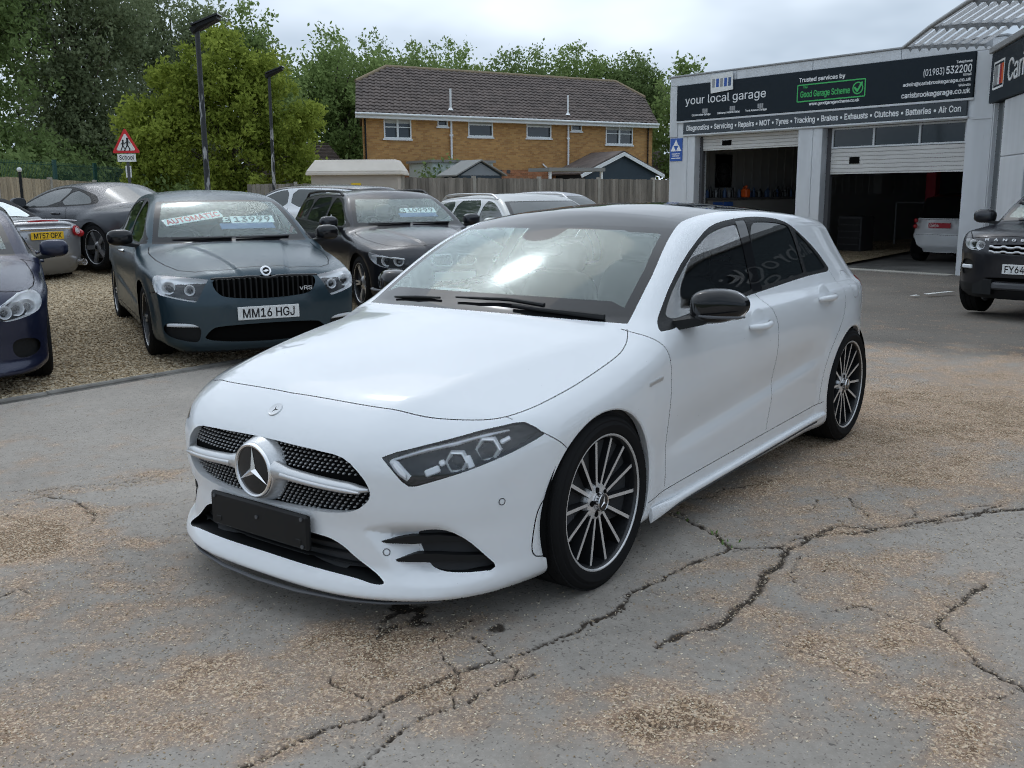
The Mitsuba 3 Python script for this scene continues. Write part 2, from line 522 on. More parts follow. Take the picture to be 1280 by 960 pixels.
# ---------------------------------------------------------------- a car's body as an implicit surface
class Body:
    def __init__(s, **k):
        d = dict(ws=(1.075, .955, 27.5, .36, .015), plan=(.14, .62, 3.3), front=(1.0, .05, .2, .02), rear=(-1.0, .177, -.7, .10), flare=(.014, .36, .52),
                 hollow=.016, wz=.325, crown=.055, hoodk=.055, rs=(-1.78, 1.30, 1.05, .12), tail=None, tailplan=(.18, .7, 2.6), r_side=(.085, .05), r_front=.13, r_rear=.12,
                 zmin=.12, up=(.85, 1.2), wheels=(1.3645, -1.3645), bevel=None, dents=(), rcowl=.035, vee=None)
        d.update(k)
        s.__dict__.update(d)

    def F(s, P, dents=True):
        x, y, z = P[..., 0], np.abs(P[..., 1]), P[..., 2]
        up = sst(s.up[0], s.up[1], z)
        r0, ra, u0, ua = s.rear; f0, fa, g0, ga = s.front
        drop = ra * np.maximum(0, r0 - x) ** 3 * (1 - up) + ua * np.maximum(0, u0 - x) ** 3 * up
        drop = drop + fa * np.maximum(0, x - f0) ** 2 * (1 - up) + ga * np.maximum(0, x - g0) ** 2 * up
        g = 0
        for wx in s.wheels:
            d = np.sqrt((x - wx) ** 2 + (z - s.wz) ** 2); g = g + s.flare[0] * (1 - sst(s.flare[1], s.flare[2], d))
        Y = s.side(z) - drop + g * (1 - up)
        if s.hollow:
            hz = z - (.43 + .085 * (.8 - x)); Y = Y - s.hollow * np.exp(-(hz / np.where(hz > 0, .11, .040)) ** 2) * sst(1.0, .6, x) * sst(-1.05, -.6, x)
        fs = (y - Y) * .97
        a, w, p = s.plan
        ff = (x - (s.nose(z) - a * (y / w) ** p)) * .9
        if dents:
            for poly, dep, soft in s.dents:
                k = (x > 1.6) & (y > .3) & (z < .5)
                q = np.zeros(x.shape, P.dtype); q[k] = sst(0, soft, -sdpoly(np.stack([y[k], z[k]], 1), poly)) * dep
                ff = ff + q
        a, w, p = s.tailplan
        fr = (s.tail(z) + a * (y / w) ** p - x) * .9
        fh = z - (s.hood(x) - s.hoodk * (y / .7) ** 2)
        if s.bevel:
            yc = s.bevel[0] + s.bevel[1] * (x - 1.0)
            fh = smax(fh, z - (s.hood(x) - s.hoodk * (yc / .7) ** 2 - s.bevel[2] * (y - yc)), .010)
        if s.vee:
            yv = s.vee[0] + s.vee[1] * (x - 1.0); fh = fh - s.vee[2] * sst(yv + .035, yv - .01, y) * sst(.9, 1.3, x)
        fh = fh * .95
        xb, zb, an, c, bu = s.ws; an = np.radians(an)
        fw = ((z - zb) - np.tan(an) * (xb - c * y ** 2 - x)) * np.cos(an) - bu * np.sin(np.clip((z - zb) / .40, 0, 1) * np.pi)
        cab = smax(fw, z - (s.roof(x) - s.crown * (y / .6) ** 2), .06)
        if s.rs:
            x0, z0, sl, c = s.rs
            cab = smax(cab, ((z - z0) - sl * (x - x0 - c * (y / .6) ** 2)) / math.hypot(1, sl), .04)
        b = smax(smin(fh, cab, s.rcowl), fs, s.r_side[0] * (1 - up) + s.r_side[1] * up)
        b = smax(b, ff, s.r_front); b = smax(b, fr, s.r_rear)
        return smax(b, s.zmin - z, .015)


class Kit:
    """The parts of one car in its own frame (x ahead, y left, z up)."""
    def __init__(s): s.parts = []
    def add(s, name, mesh, bsdf, smooth=30, sub=None, label=None, kind=None):
        if mesh is not None and len(mesh.faces): s.parts.append((name, mesh, bsdf, smooth, sub, label, kind))
        return len(s.parts) - 1
    def node(s, name, label=None):
        s.parts.append((name, None, None, None, None, label, None)); return len(s.parts) - 1
    def emit(s, key, m):
        xf = T(m.tolist()); names = {}
        for i, (name, mesh, bsdf, smooth, sub, label, kind) in enumerate(s.parts):
            par = key if sub is None else names[sub]
            k = par + '__' + name; n = _part_no.get(k, 0); _part_no[k] = n + 1
            k = k if n == 0 else f'{k}_{n:03d}'
            names[i] = k
            if mesh is not None: put(k, mesh, bsdf, smooth, xf)
            if label or kind: labels[k] = {a: b for a, b in (('label', label), ('kind', kind)) if b}


FLIP = np.diag([1.0, -1, 1, 1])


def both(m): return join(m, flip(m)) if isinstance(m, Mesh) else cat(m, app(FLIP, m))


def ipart(kit, name, mesh, bsdf, smooth=30, sub=None):
    """A left part and its right twin."""
    a = kit.add(name, mesh, bsdf, smooth, sub)
    b = kit.add(name, flip(mesh) if isinstance(mesh, Mesh) else app(FLIP, mesh), bsdf, smooth, sub)
    return a, b


def shell(body, h, lo=None, hi=None, arch=.352, archz=None, ay=.55):
    lo = lo or (-2.6, 0, .05); hi = hi or (2.6, 1.1, 1.85)
    m = iso_half(body.F, lo, hi, h)
    wells = []
    for wx in body.wheels:
        d = np.hypot(m.V[:, 0] - wx, m.V[:, 2] - (archz or body.wz)) - arch
        d = np.maximum(d, (ay - m.V[:, 1]))
        _, m = cut(m, d)
    return m


def wheel_well(wx, z, r, y0, y1, zmin):
    a = np.linspace(-.1 * np.pi, 1.1 * np.pi, 40)
    pr = [(wx + r * math.cos(t), z + r * math.sin(t)) for t in a]
    A = np.array([(x, y0, zz) for x, zz in pr]); B = np.array([(x, y1, zz) for x, zz in pr]); n = len(A)
    i = np.arange(n - 1)
    F = np.vstack([np.stack([i, i + 1, i + n], 1), np.stack([i + 1, i + n + 1, i + n], 1)])
    c = np.array([[wx, y0, z]]); V = np.vstack([A, B, c])
    F = np.vstack([F, np.stack([i, i + 1, i * 0 + 2 * n], 1)])
    return tm(V, F)


def arch_lip(body, wx, z, r, dep=.03, zmin=.14, n=64):
    """The turned-in edge of a wheel arch, following the body side."""
    a = np.linspace(-.2 * np.pi, 1.2 * np.pi, n); P = []
    for t in a:
        px_, pz = wx + r * math.cos(t), z + r * math.sin(t)
        if pz < zmin: continue
        ys = np.linspace(.6, 1.1, 400); f = body.F(np.stack([ys * 0 + px_, ys, ys * 0 + pz], -1))
        k = np.argmax(f > 0)
        if k == 0: continue
        P.append((px_, ys[k], pz))
    A = np.array(P)
    if len(A) < 3: return None
    c = np.array([wx, 0, z]); rad = (A - c) * [1, 0, 1]; rad /= np.linalg.norm(rad, axis=1, keepdims=True)
    B = A - [0, .004, 0] - rad * .006; D = B - [0, dep, 0] + rad * .004
    n = len(A); V = np.vstack([A, B, D]); i = np.arange(n - 1); F = []
    for o in (0, n): F += [np.stack([i + o, i + 1 + o, i + o + n], 1), np.stack([i + 1 + o, i + 1 + o + n, i + o + n], 1)]
    return tm(V, np.vstack(F))


def tyre_mesh(R, w, rim):
    h = w / 2; sh = R - .018
    prof = [(rim + .002, -h * .86), (rim + .012, -h * .97), ((rim + R) / 2, -h * 1.03), (sh, -h * .93), (R - .005, -h * .78), (R, -h * .6)]
    for g in (-.38, -.13, .13, .38):
        prof += [(R, w * g - .005), (R - .007, w * g - .004), (R - .007, w * g + .004), (R, w * g + .005)]
    prof += [(R, h * .6), (R - .005, h * .78), (sh, h * .93), (sh - .006, h * .955), (sh - .010, h * .945), ((rim + R) / 2, h * 1.03), (rim + .016, h * .985), (rim + .008, h * .95), (rim + .002, h * .86)]
    return lathe(prof, 72)


def spoke(r0, r1, w0, w1, y0, y1, dep, twist=0.0, bow=0.0, n=8):
    """One radial spoke along +z of the wheel plane: (dark body, bright face)."""
    t = np.linspace(0, 1, n); r = r0 + (r1 - r0) * t; w = (w0 + (w1 - w0) * t) / 2
    x = twist * np.sin(t * np.pi * .5) ** 1.0 + bow * np.sin(t * np.pi)
    y = y0 + (y1 - y0) * t
    def strip(yo, wf, d):
        L = np.stack([x - w * wf, y + yo, r], 1); R = np.stack([x + w * wf, y + yo, r], 1)
        Lb = np.stack([x - w * wf * .75, y + yo - d, r], 1); Rb = np.stack([x + w * wf * .75, y + yo - d, r], 1)
        V = np.vstack([L, R, Rb, Lb]); i = np.arange(n - 1); F = []
        for a, b in ((0, 1), (1, 2), (2, 3), (3, 0)):
            F += [np.stack([a * n + i, b * n + i, b * n + i + 1], 1), np.stack([a * n + i, b * n + i + 1, a * n + i + 1], 1)]
        return tm(V, np.vstack(F))
    return strip(-.003, 1.0, dep), strip(0, .82, .0022)


def rot_y(m, a):
    c, s = math.cos(a), math.sin(a)
    R = np.eye(4); R[0, 0], R[0, 2], R[2, 0], R[2, 2] = c, s, -s, c
    return app(R, m)


def wheel_kit(R=.3313, w=.225, rim=.245, style='multi', n=14, face='alloy_face', body='alloy_dark'):
    """A wheel, its axle along y, outer side +y, hub at the origin: list of (name, mesh, bsdf, smooth, parent index)."""
    o = [('tyre', tyre_mesh(R, w, rim), 'rubber', 40, None)]
    h = w / 2
    barrel = lathe([(rim - .016, -h * .9), (rim - .022, -.02), (rim - .014, h * .80), (rim - .004, h * .90)], 64)
    o.append(('rim_barrel', barrel, body, 40, None))
    lip = lathe([(rim - .006, h * .82), (rim - .004, h * .90), (rim + .001, h * .935), (rim + .005, h * .93), (rim + .007, h * .88)], 72)
    o.append(('rim_lip', lip, face, 40, None))
    o.append(('brake_disc', lathe([(.02, .012), (.17, .012), (.172, .0), (.17, -.012), (.02, -.012)], 48), 'disc_steel', 40, None))
    cal = box(-.05, .05, -.035, .045, .105, .185, .012)
    o.append(('brake_caliper', rot_y(cal, 1.9), 'caliper', 30, None))
    yf = h * .82
    if style == 'multi':
        hub = lathe([(.001, yf - .012), (.052, yf - .012), (.068, yf - .02), (.074, yf - .035), (.07, yf - .06)], 40)
        o.append(('hub', hub, face, 30, None))
        hi = len(o) - 1
        for k in range(5):
            a = 2 * np.pi * (k + .2) / 5
            c = np.array([.047 * math.sin(a), yf - .018, .047 * math.cos(a)])
            o.append(('wheel_bolt', cyl(c, c + [0, .0085, 0], .0115, n=10), 'void_black', 30, hi))
        for k in range(n):
            a = 2 * np.pi * (k + .35) / n
            b, f = spoke(.058, rim - .008, .0145, .0165, yf - .016, yf - .002, .042, twist=.0, bow=0)
            o.append(('spoke', rot_y(b, a), body, False, None))
            o.append(('spoke_face', rot_y(f, a), face, False, len(o) - 1))
        cap = lathe([(.0005, yf + .010), (.026, yf + .010), (.033, yf + .004), (.034, yf - .012)], 32)
        o.append(('hub_cap', cap, 'gloss_black', 30, None)); ci = len(o) - 1
        o.append(('cap_ring', lathe([(.030, yf + .008), (.033, yf + .0095), (.0355, yf + .004), (.0355, yf - .01)], 40), 'chrome', 40, ci))
        o.append(('cap_star', app(frame((0, yf + .0105, 0), (-1, 0, 0), (0, 0, 1), (0, 1, 0)), star3(.027, .004)), 'chrome', False, ci))
    else:
        hub = lathe([(.001, yf - .010), (.03, yf - .008), (.06, yf - .016), (.085, yf - .03), (.08, yf - .06)], 32)
        o.append(('hub', hub, face, 30, None))
        for k in range(n):
            a = 2 * np.pi * (k + .3) / n
            if style == 'twin':
                b = cat(*[rot_y(spoke(.06, rim - .01, .026, .022, yf - .02, yf, .03, twist=q)[0], 0) for q in (-.022, .022)])
            else:
                b = spoke(.05, rim - .008, .055, .075 if style == 'wide' else .045, yf - .018, yf, .035)[0]
            o.append(('spoke', rot_y(b, a), face, False, None))
        o.append(('hub_cap', lathe([(.0005, yf), (.025, yf - .001), (.03, yf - .008)], 24), 'satin_black', 30, None))
    return o


def star3(r, h):
    """A three-pointed star in the xy plane, ridged, facing +z."""
    V, F = [(0, 0, h)], []
    for k in range(6):
        a = math.pi / 2 + k * math.pi / 3; q = r if k % 2 == 0 else r * .17
        V.append((q * math.cos(a), q * math.sin(a), 0.0))
    for k in range(6): F.append((0, 1 + k, 1 + (k + 1) % 6))
    return tm(V, F)


def add_wheels(kit, wk, xs, track, z):
    for wx in xs:
        for s in (1, -1):
            m = np.eye(4)
            if s < 0: m[0, 0] = m[1, 1] = -1
            m[:3, 3] = (wx, s * track, z)
            idx = {}
            w0 = kit.node('wheel')
            for i, (nm, me, bs, sm, par) in enumerate(wk):
                idx[i] = kit.add(nm, app(m, me), bs, sm, w0)


def inner_shell(body, h, t, drop):
    """The inside lining: the body moved inward, with the window areas in drop = [(poly, how, cond)] cut out."""
    m = iso_half(lambda P: body.F(P, False) + t, (-2.4, 0, .2), (2.3, 1.05, 1.8), h)
    _, m = cut(m, .42 - m.V[:, 2]) if False else (None, m)
    for poly, how, cond, grow in drop:
        _, m = take(m, poly, how, cond, grow)
    return m


def seats(kit, rows=((.05, .37), (-.80, .37)), z=.30, bs='seat_cloth'):
    for x, y in rows:
        for s in (1, -1):
            q = kit.add('seat', cat(ellip((x + .1, s * y, z + .08), (.27, .25, .11), (.5, .4)), app(_ry(x - .18, s * y, z + .38, -.28), ellip((0, 0, 0), (.085, .24, .36), (.5, .5)))), bs, 40)
            kit.add('headrest', app(_ry(x - .30, s * y, z + .80, -.2), ellip((0, 0, 0), (.06, .13, .09), (.6, .6))), bs, 40, q)


def _ry(x, y, z, a):
    c, s = math.cos(a), math.sin(a)
    m = np.eye(4); m[0, 0], m[0, 2], m[2, 0], m[2, 2] = c, s, -s, c; m[:3, 3] = (x, y, z); return m


def steering(kit, x, y, z):
    a = np.linspace(0, 2 * np.pi, 33)
    ring = tube(np.stack([.06 * np.cos(a), .185 * np.sin(a), .175 * np.cos(a)], 1), .014, 8, False)
    kit.add('steering_wheel', app(_ry(x, y, z, 0), cat(ring, box(-.02, .02, -.17, .17, -.02, .02, .008), ellip((0, 0, 0), (.03, .07, .06)))), 'cabin_dark', 40)


def plate(kit, x, z, txt, bs, hd=1, w=.52, h=.111, y=0.0, sub=None, ink='ink_black', tw=.44, sx=0.0):
    """A number plate across the car, facing ahead (hd = 1) or back."""
    p = kit.add('number_plate', box(x - .006, x + .006, y - w / 2, y + w / 2, z - h / 2, z + h / 2, .003), bs, False, sub)
    if not txt: return p
    t = text(txt, .072, .0015, True, tw)
    m = frame((x + hd * .0062, y + sx, z - .036), (0, hd, 0), (0, 0, 1), (hd, 0, 0))
    kit.add('plate_lettering', app(m, t), ink, False, p)
    return p


def ribbon_tube(path, ry, rz, n=10):
    """A flattened tube along a path running mostly along y: ry along x, rz along z."""
    p = np.asarray(path, float); a = np.arange(n) * 2 * np.pi / n
    ry = np.broadcast_to(ry, (len(p),)); rz = np.broadcast_to(rz, (len(p),))
    V = np.stack([p[:, None, 0] + ry[:, None] * np.cos(a), p[:, None, 1] + 0 * a, p[:, None, 2] + rz[:, None] * np.sin(a)], -1).reshape(-1, 3)
    i, j = np.meshgrid(np.arange(len(p) - 1), np.arange(n), indexing='ij')
    A, B, C_, D = i * n + j, i * n + (j + 1) % n, (i + 1) * n + (j + 1) % n, (i + 1) * n + j
    F = np.concatenate([np.stack([A, B, C_], -1).reshape(-1, 3), np.stack([A, C_, D], -1).reshape(-1, 3)])
    k = len(V); V = np.vstack([V, p[0], p[-1]]); jj = np.arange(n); q = (len(p) - 1) * n
    return tm(V, np.vstack([F, np.stack([jj * 0 + k, jj, (jj + 1) % n], 1), np.stack([jj * 0 + k + 1, q + (jj + 1) % n, q + jj], 1)]))

# ---------------------------------------------------------------- setting: materials
def asphalt_fn(p, n, uv):
    a = mikit.noise(p.x * 95, p.y * 95, 3.0); b = mikit.noise(p.x * 260, p.y * 260, 7.0); c = mikit.fbm(p.x * 1.3, p.y * 1.3, 5.0, 4); g = mikit.noise(p.x * 31, p.y * 31, 11.)
    ux, uy = uv.x - .02 * p.x, uv.y - .02 * p.y      # crack and dust, kept in the mesh's uv beside a small linear term
    base = mi.Color3f(.305, .276, .243) * (.66 + .38 * c + .26 * a * b + .14 * g)
    old = mikit.smoothstep(-5.6, -4.6, p.x + (mikit.fbm(p.x * .8, p.y * .8, 51., 3) - .5) * 2.2)      # newer, darker tarmac before the garage
    base = base * (.46 + .54 * old)
    dk = mikit.smoothstep(.78, .92, mikit.noise(p.x * 140 + 9, p.y * 140, 2.0))
    base = base * (1 - .5 * dk)
    dn = mikit.fbm(p.x * 9, p.y * 9, 21.0, 5)
    cover = mikit.smoothstep(.05, 1.0, uy + (dn - .5) * 1.1)
    col = mikit.mix(base, mi.Color3f(.29, .168, .095) * (.55 + .7 * a), cover * .62)
    wet = mikit.smoothstep(.85, 1.25, uy + (dn - .5) * 1.5 + (g - .5) * .3)
    col = mikit.mix(col, mi.Color3f(.105, .066, .038) * (.6 + .8 * b), wet * .75)
    s1 = mikit.noise(p.x * 150 + 3, p.y * 150, 17.); s2 = mikit.noise(p.x * 310 + 5, p.y * 310, 29.)
    thr = .93 - .34 * cover
    grit = mikit.smoothstep(thr, thr + .07, s1) * .8 + mikit.smoothstep(thr, thr + .08, s2) * .6
    tan = mikit.mix(mi.Color3f(.40, .255, .15), mi.Color3f(.74, .62, .47), mikit.noise(p.x * 190, p.y * 190, 41.))
    col = mikit.mix(col, tan, dr.minimum(grit, 1) * .8)
    k = mikit.smoothstep(.30, .85, ux + (a - .5) * .35)
    return mikit.mix(col, mi.Color3f(.050, .040, .032) * (.6 + .8 * b), k * (1 - .4 * dr.minimum(grit, 1)))


mat('asphalt', mikit.proc(asphalt_fn), .9, spec=.1)


def gravel_fn(p, n, uv):
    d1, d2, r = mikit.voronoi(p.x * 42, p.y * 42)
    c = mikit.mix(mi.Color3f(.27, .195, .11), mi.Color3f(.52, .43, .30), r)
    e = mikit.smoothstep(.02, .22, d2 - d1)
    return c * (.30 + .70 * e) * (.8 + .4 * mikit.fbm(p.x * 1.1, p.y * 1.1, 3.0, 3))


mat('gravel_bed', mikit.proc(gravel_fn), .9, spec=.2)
scene['vcol'] = two({'type': 'principled', 'base_color': {'type': 'mesh_attribute', 'name': 'vertex_color'}, 'roughness': .85, 'specular': .25})
scene['leaf'] = {'type': 'principledthin', 'base_color': {'type': 'mesh_attribute', 'name': 'vertex_color'}, 'roughness': .55, 'diff_trans': 1.15, 'spec_trans': 0.0, 'eta': 1.4}
mat('bark', mikit.proc(lambda p, n, uv: mi.Color3f(.10, .085, .065) * (.5 + mikit.fbm(p.x * 9, p.y * 9, p.z * 2.5, 4))), .9)
mat('grass', mikit.proc(lambda p, n, uv: mikit.mix(mi.Color3f(.04, .06, .02), mi.Color3f(.09, .10, .045), mikit.fbm(p.x * 2, p.y * 2, 1.0, 4))), .95)


def brick_fn(p, n, uv):
    s = p.x * -.9358 + p.y * .3525
    r = dr.floor(p.z / .075); o = s / .225 + .5 * (r - 2 * dr.floor(r / 2)); f = o - dr.floor(o); g = p.z / .075 - r
    k = mikit.cell_rand(dr.floor(o), r, 3)
    c = mikit.mix(mi.Color3f(.37, .185, .068), mi.Color3f(.53, .30, .115), k) * (.8 + .35 * mikit.fbm(s * .7, p.z * .9, 4., 3))
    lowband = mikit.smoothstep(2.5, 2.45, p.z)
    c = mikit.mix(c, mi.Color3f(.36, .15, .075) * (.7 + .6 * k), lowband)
    m = dr.maximum(mikit.smoothstep(.06, .03, f), mikit.smoothstep(.16, .09, g))
    return mikit.mix(c, mi.Color3f(.36, .30, .22), m * .6)


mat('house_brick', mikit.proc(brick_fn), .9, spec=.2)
mat('roof_tile', mikit.proc(lambda p, n, uv: mikit.mix(mi.Color3f(.060, .050, .046), mi.Color3f(.16, .125, .11), mikit.fbm(p.x * 2.2 + p.z, p.y * 2.2, p.z * 3, 4)) * (.86 + .28 * mikit.cell_rand(dr.floor(p.x * 3.1), dr.floor(p.y * 3.1), dr.floor(p.z * 4)))), .85)
mat('ridge_tile', (.26, .20, .13), .85)
mat('upvc', (.78, .79, .79), .35)
mat('house_pane', (.035, .042, .048), .08, spec=.8)
mat('curtain', (.55, .55, .53), .9)
for i, c in enumerate(((.215, .195, .17), (.175, .16, .14), (.26, .235, .205))):
    mat(f'fence_wood_{i}', mikit.proc(lambda p, n, uv, c=c: mi.Color3f(*c) * (.55 + .9 * mikit.fbm(p.x * 14 + p.y * 9, p.y * 14, p.z * 1.3, 4))), .9, spec=.15)
for i, c in enumerate(((.40, .33, .235), (.33, .275, .20))):
    mat(f'pale_wood_{i}', mikit.proc(lambda p, n, uv, c=c: mi.Color3f(*c) * (.6 + .8 * mikit.fbm(p.x * 14 + p.y * 9, p.y * 14, p.z * 1.3, 4))), .9, spec=.15)
mat('green_paint', (.012, .065, .055), .5)
mat('post_black', mikit.proc(lambda p, n, uv: mikit.mix(mi.Color3f(.018, .019, .020), mi.Color3f(.34, .34, .33), mikit.smoothstep(.50, .58, mikit.fbm(p.x * 16, p.y * 16, p.z * 3.2, 4)) * mikit.smoothstep(3.6, 2.8, p.z) * mikit.smoothstep(1.2, 1.7, p.z))), .5)
mat('kiosk_beige', mikit.proc(lambda p, n, uv: mi.Color3f(.42, .375, .325) * (.86 + .25 * mikit.fbm(p.x * 2, p.y * 2, p.z * 1.1, 4))), .75)
mat('kiosk_lid', mikit.proc(lambda p, n, uv: mi.Color3f(.60, .545, .475) * (.86 + .25 * mikit.fbm(p.x * 2, p.y * 2, p.z * 3, 4))), .7)
def clad_fn(p, n, uv):
    st = mikit.fbm(p.x * 3.0 + p.y * 3.0, p.y * 2.0, p.z * .35, 4); return mi.Color3f(.62, .64, .665) * (.82 + .32 * st)
mat('cladding', mikit.proc(clad_fn), .45, .15)
mat('cladding_side', (.33, .34, .35), .6)
mat('shutter', mikit.proc(lambda p, n, uv: mi.Color3f(.58, .57, .55) * (.8 + .35 * mikit.fbm(p.x * 1.5, p.y * 1.5, p.z * 4, 4))), .5, .2)
mat('sign_dark', (.010, .018, .026), .5, spec=.2)
mat('sign_board', (.060, .072, .084), .5, spec=.25)
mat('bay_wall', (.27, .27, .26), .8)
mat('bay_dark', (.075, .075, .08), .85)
mat('bay_floor', mikit.proc(lambda p, n, uv: mi.Color3f(.15, .145, .135) * (.5 + mikit.fbm(p.x * 1.3, p.y * 1.3, 1., 4))), .5)
mat('bottle_grey', (.30, .31, .32), .4)
mat('bottle_blue', (.05, .10, .22), .4)
mat('bottle_black', (.02, .02, .022), .4)
mat('orange_plastic', (.75, .12, .02), .45)
mat('red_paint', (.38, .015, .03), .4)
mat('kerb_stone', mikit.proc(lambda p, n, uv: mi.Color3f(.17, .16, .145) * (.5 + mikit.fbm(p.x * 9, p.y * 9, p.z * 9, 4))), .9)
mat('concrete', mikit.proc(lambda p, n, uv: mi.Color3f(.36, .34, .30) * (.7 + .5 * mikit.fbm(p.x * 3, p.y * 3, p.z * 3, 4))), .9)
mat('road_white', mikit.proc(lambda p, n, uv: mi.Color3f(.62, .62, .60) * (.55 + .7 * mikit.fbm(p.x * 6, p.y * 6, 1.0, 4))), .8)
mat('shed_grey', (.23, .255, .28), .7)
mat('shed_navy', (.028, .045, .062), .6)
mat('felt_grey', (.25, .25, .24), .9)
mat('render_pale', (.50, .56, .54), .8)
mat('sign_yellow', (.75, .52, .02), .5)
mat('dark_glazing', (.012, .018, .020), .06, spec=.7)
scene['shop_glass'] = two({'type': 'plastic', 'diffuse_reflectance': rgb(.02, .028, .03), 'int_ior': 1.55})

# ---------------------------------------------------------------- setting: the ground
CRACKS = [[(2.922, .745), (2.735, .778), (2.515, .833), (2.232, .862), (1.981, .936), (1.661, 1.024), (1.293, 1.004), (1.043, 1.041), (.688, 1.099)], [(2.751, .98), (2.551, .962), (2.376, .986), (2.136, 1.037), (2.068, 1.062)], [(.688, 1.099), (.493, .797), (.426, .598), (.1, .35)],
          [(.688, 1.099), (.58, 1.298), (.183, 1.38), (.103, 1.528), (-.227, 1.714), (-.559, 1.984), (-1.2, 2.25)], [(.58, 1.298), (1.076, 1.369), (1.367, 1.377), (1.682, 1.283)], [(.529, 1.19), (.285, 1.414), (.019, 1.555), (-.211, 1.785), (-.669, 1.932)],
          [(1.55, 2.6), (1.292, 2.299), (1.217, 2.175), (1.064, 2.059), (1.016, 1.972), (.806, 1.987), (.509, 2.031)], [(.63, 1.368), (.851, 1.42), (.937, 1.499)], [(1.016, 1.972), (.989, 1.846), (.96, 1.713), (1.118, 1.61)], [(2.213, -1.98), (1.985, -1.964), (1.738, -1.873), (1.315, -1.835)],
          [(2.135, 1.429), (2.112, 1.518), (2.01, 1.601)], [(2.744, -.887), (2.671, -.914), (2.663, -.812)], [(2.563, .912), (2.498, .855), (2.471, .817)], [(.74, 1.505), (.589, 1.5), (.52, 1.444)]]
CW = [1.0, .9, 1.2, 1.35, 1.6, .8, 1.1, .6, .7, .5, .7, .7, .6, .5]
BLOBS = [(2.29, -1.54, .22, 1.1), (2.44, -1.4, .2, .9), (3.14, -.03, .16, .9), (2.17, .81, .22, .75), (2.17, .53, .16, .8), (1.97, 1.54, .13, .9), (2.09, 1.45, .2, .6), (-3.65, .9, 1.0, .7), (-2.39, 1.3, .7, .85), (-.78, 1.27, .4, .8), (-4.87, 1.13, .8, .6), (1.67, 2.27, .16, 1.2), (1.26, 2.07, .14, .6), (.95, 1.78, .22, .7), (-.03, .92, .3, .75), (2.77, -.01, .3, .5), (2.69, .44, .3, .6), (2.24, 1.28, .2, .5), (2.51, -.63, .3, .55), (2.54, .56, .3, .55), (1.36, 1.64, .25, .5), (-.96, 1.77, .35, .7), (-.75, .37, .35, .7), (-1.6, .75, .5, .8), (-2.8, 2.2, .8, .7), (1.3, 1.36, .22, .5), (.4, 1.62, .25, .55), (2.55, -1.1, .3, .45), (1.5, -2.6, .5, .4)]


_hr = np.random.default_rng(21)
for _ in range(26):     # hairline cracks that leave the larger ones
    c0 = CRACKS[_hr.choice([0, 1, 2, 3, 4, 5, 6, 9])]; p0 = np.array(c0[_hr.integers(1, len(c0) - 1)], float) if len(c0) > 2 else np.array(c0[0], float)
    a_ = _hr.uniform(0, 6.283); pts = [tuple(p0)]
    for _k in range(_hr.integers(3, 7)):
        a_ += _hr.normal(0, .5); p0 = p0 + np.array([math.cos(a_), math.sin(a_)]) * _hr.uniform(.06, .2); pts.append(tuple(p0))
    CRACKS.append(pts); CW.append(_hr.uniform(.5, .8))


def yard_z(x, y): return -.22 * sst(-4.0, -15.5, x)


_wob = np.random.default_rng(5)


def wiggle(line, step=.02, amp=.018):
    P = np.asarray(line, float); d = np.r_[0, np.cumsum(np.hypot(*np.diff(P, axis=0).T))]
    s = np.arange(0, d[-1], step); Q = np.stack([np.interp(s, d, P[:, 0]), np.interp(s, d, P[:, 1])], 1)
    k = np.stack([Q[:, 0], Q[:, 1], 0 * s], 1)
    Q[:, 0] += amp * 2 * (meshkit.fbm(k * 9, 4, 1) - .5) * 2; Q[:, 1] += amp * 2 * (meshkit.fbm(k * 9 + 50, 4, 2) - .5) * 2
    return Q


CP = [wiggle(c) for c in CRACKS]
CT = cKDTree(np.vstack(CP)); CWID = np.concatenate([np.full(len(c), w) for c, w in zip(CP, CW)])


def ground_data(x, y, fine):
    P = np.stack([x, y, 0 * x], 1)
    v = sum(a * np.exp(-((x - bx) ** 2 + (y - by) ** 2) / (2 * r * r)) for bx, by, r, a in BLOBS)
    R = np.stack([P[:, 0] * .55 + P[:, 1] * .83, P[:, 1] * .55 - P[:, 0] * .83, P[:, 2]], 1)
    v = v * .72 + .75 * (meshkit.fbm(P * .9, 4, 11) - .50) + 1.1 * (meshkit.fbm(R * [5.5, 1.3, 1], 4, 12) - .5) - .03
    far = sst(-5, -9, x); v = v * (1 - far) + .05 * far
    u = np.zeros(len(x)); dz = np.zeros(len(x))
    if fine:
        d, i = CT.query(P[:, :2]); w = CWID[i] * .011 * (.35 + 1.3 * meshkit.fbm(P * 14, 3, 5))
        u = np.clip(1.25 - d / w * .75, 0, 1)
        dz = -.013 * np.clip(1.15 - d / w, 0, 1)
        near = np.exp(-(d / .09) ** 2)
        v = v + .42 * near * (meshkit.fbm(P * 5, 3, 6) * 1.4) - .10 * near
        oil = sum(a * np.exp(-(((x - ox) / rx) ** 2 + ((y - oy) / ry) ** 2)) for ox, oy, rx, ry, a in ((1.96, .46, .07, .16, 1.3), (2.14, .47, .10, .07, 1.0), (1.88, .78, .05, .03, 1.0), (2.06, .66, .10, .03, .8), (1.80, .33, .10, .12, .8)))
        u = np.maximum(u, np.clip(oil * (meshkit.fbm(P * 26, 3, 9) * 2.6 - .62), 0, .9))
        dz += .004 * (meshkit.fbm(P * 3, 3, 2) - .5) + .0035 * (meshkit.fbm(P * 60, 2, 3) - .5)
    return np.stack([u + .02 * x, v + .02 * y], 1), dz


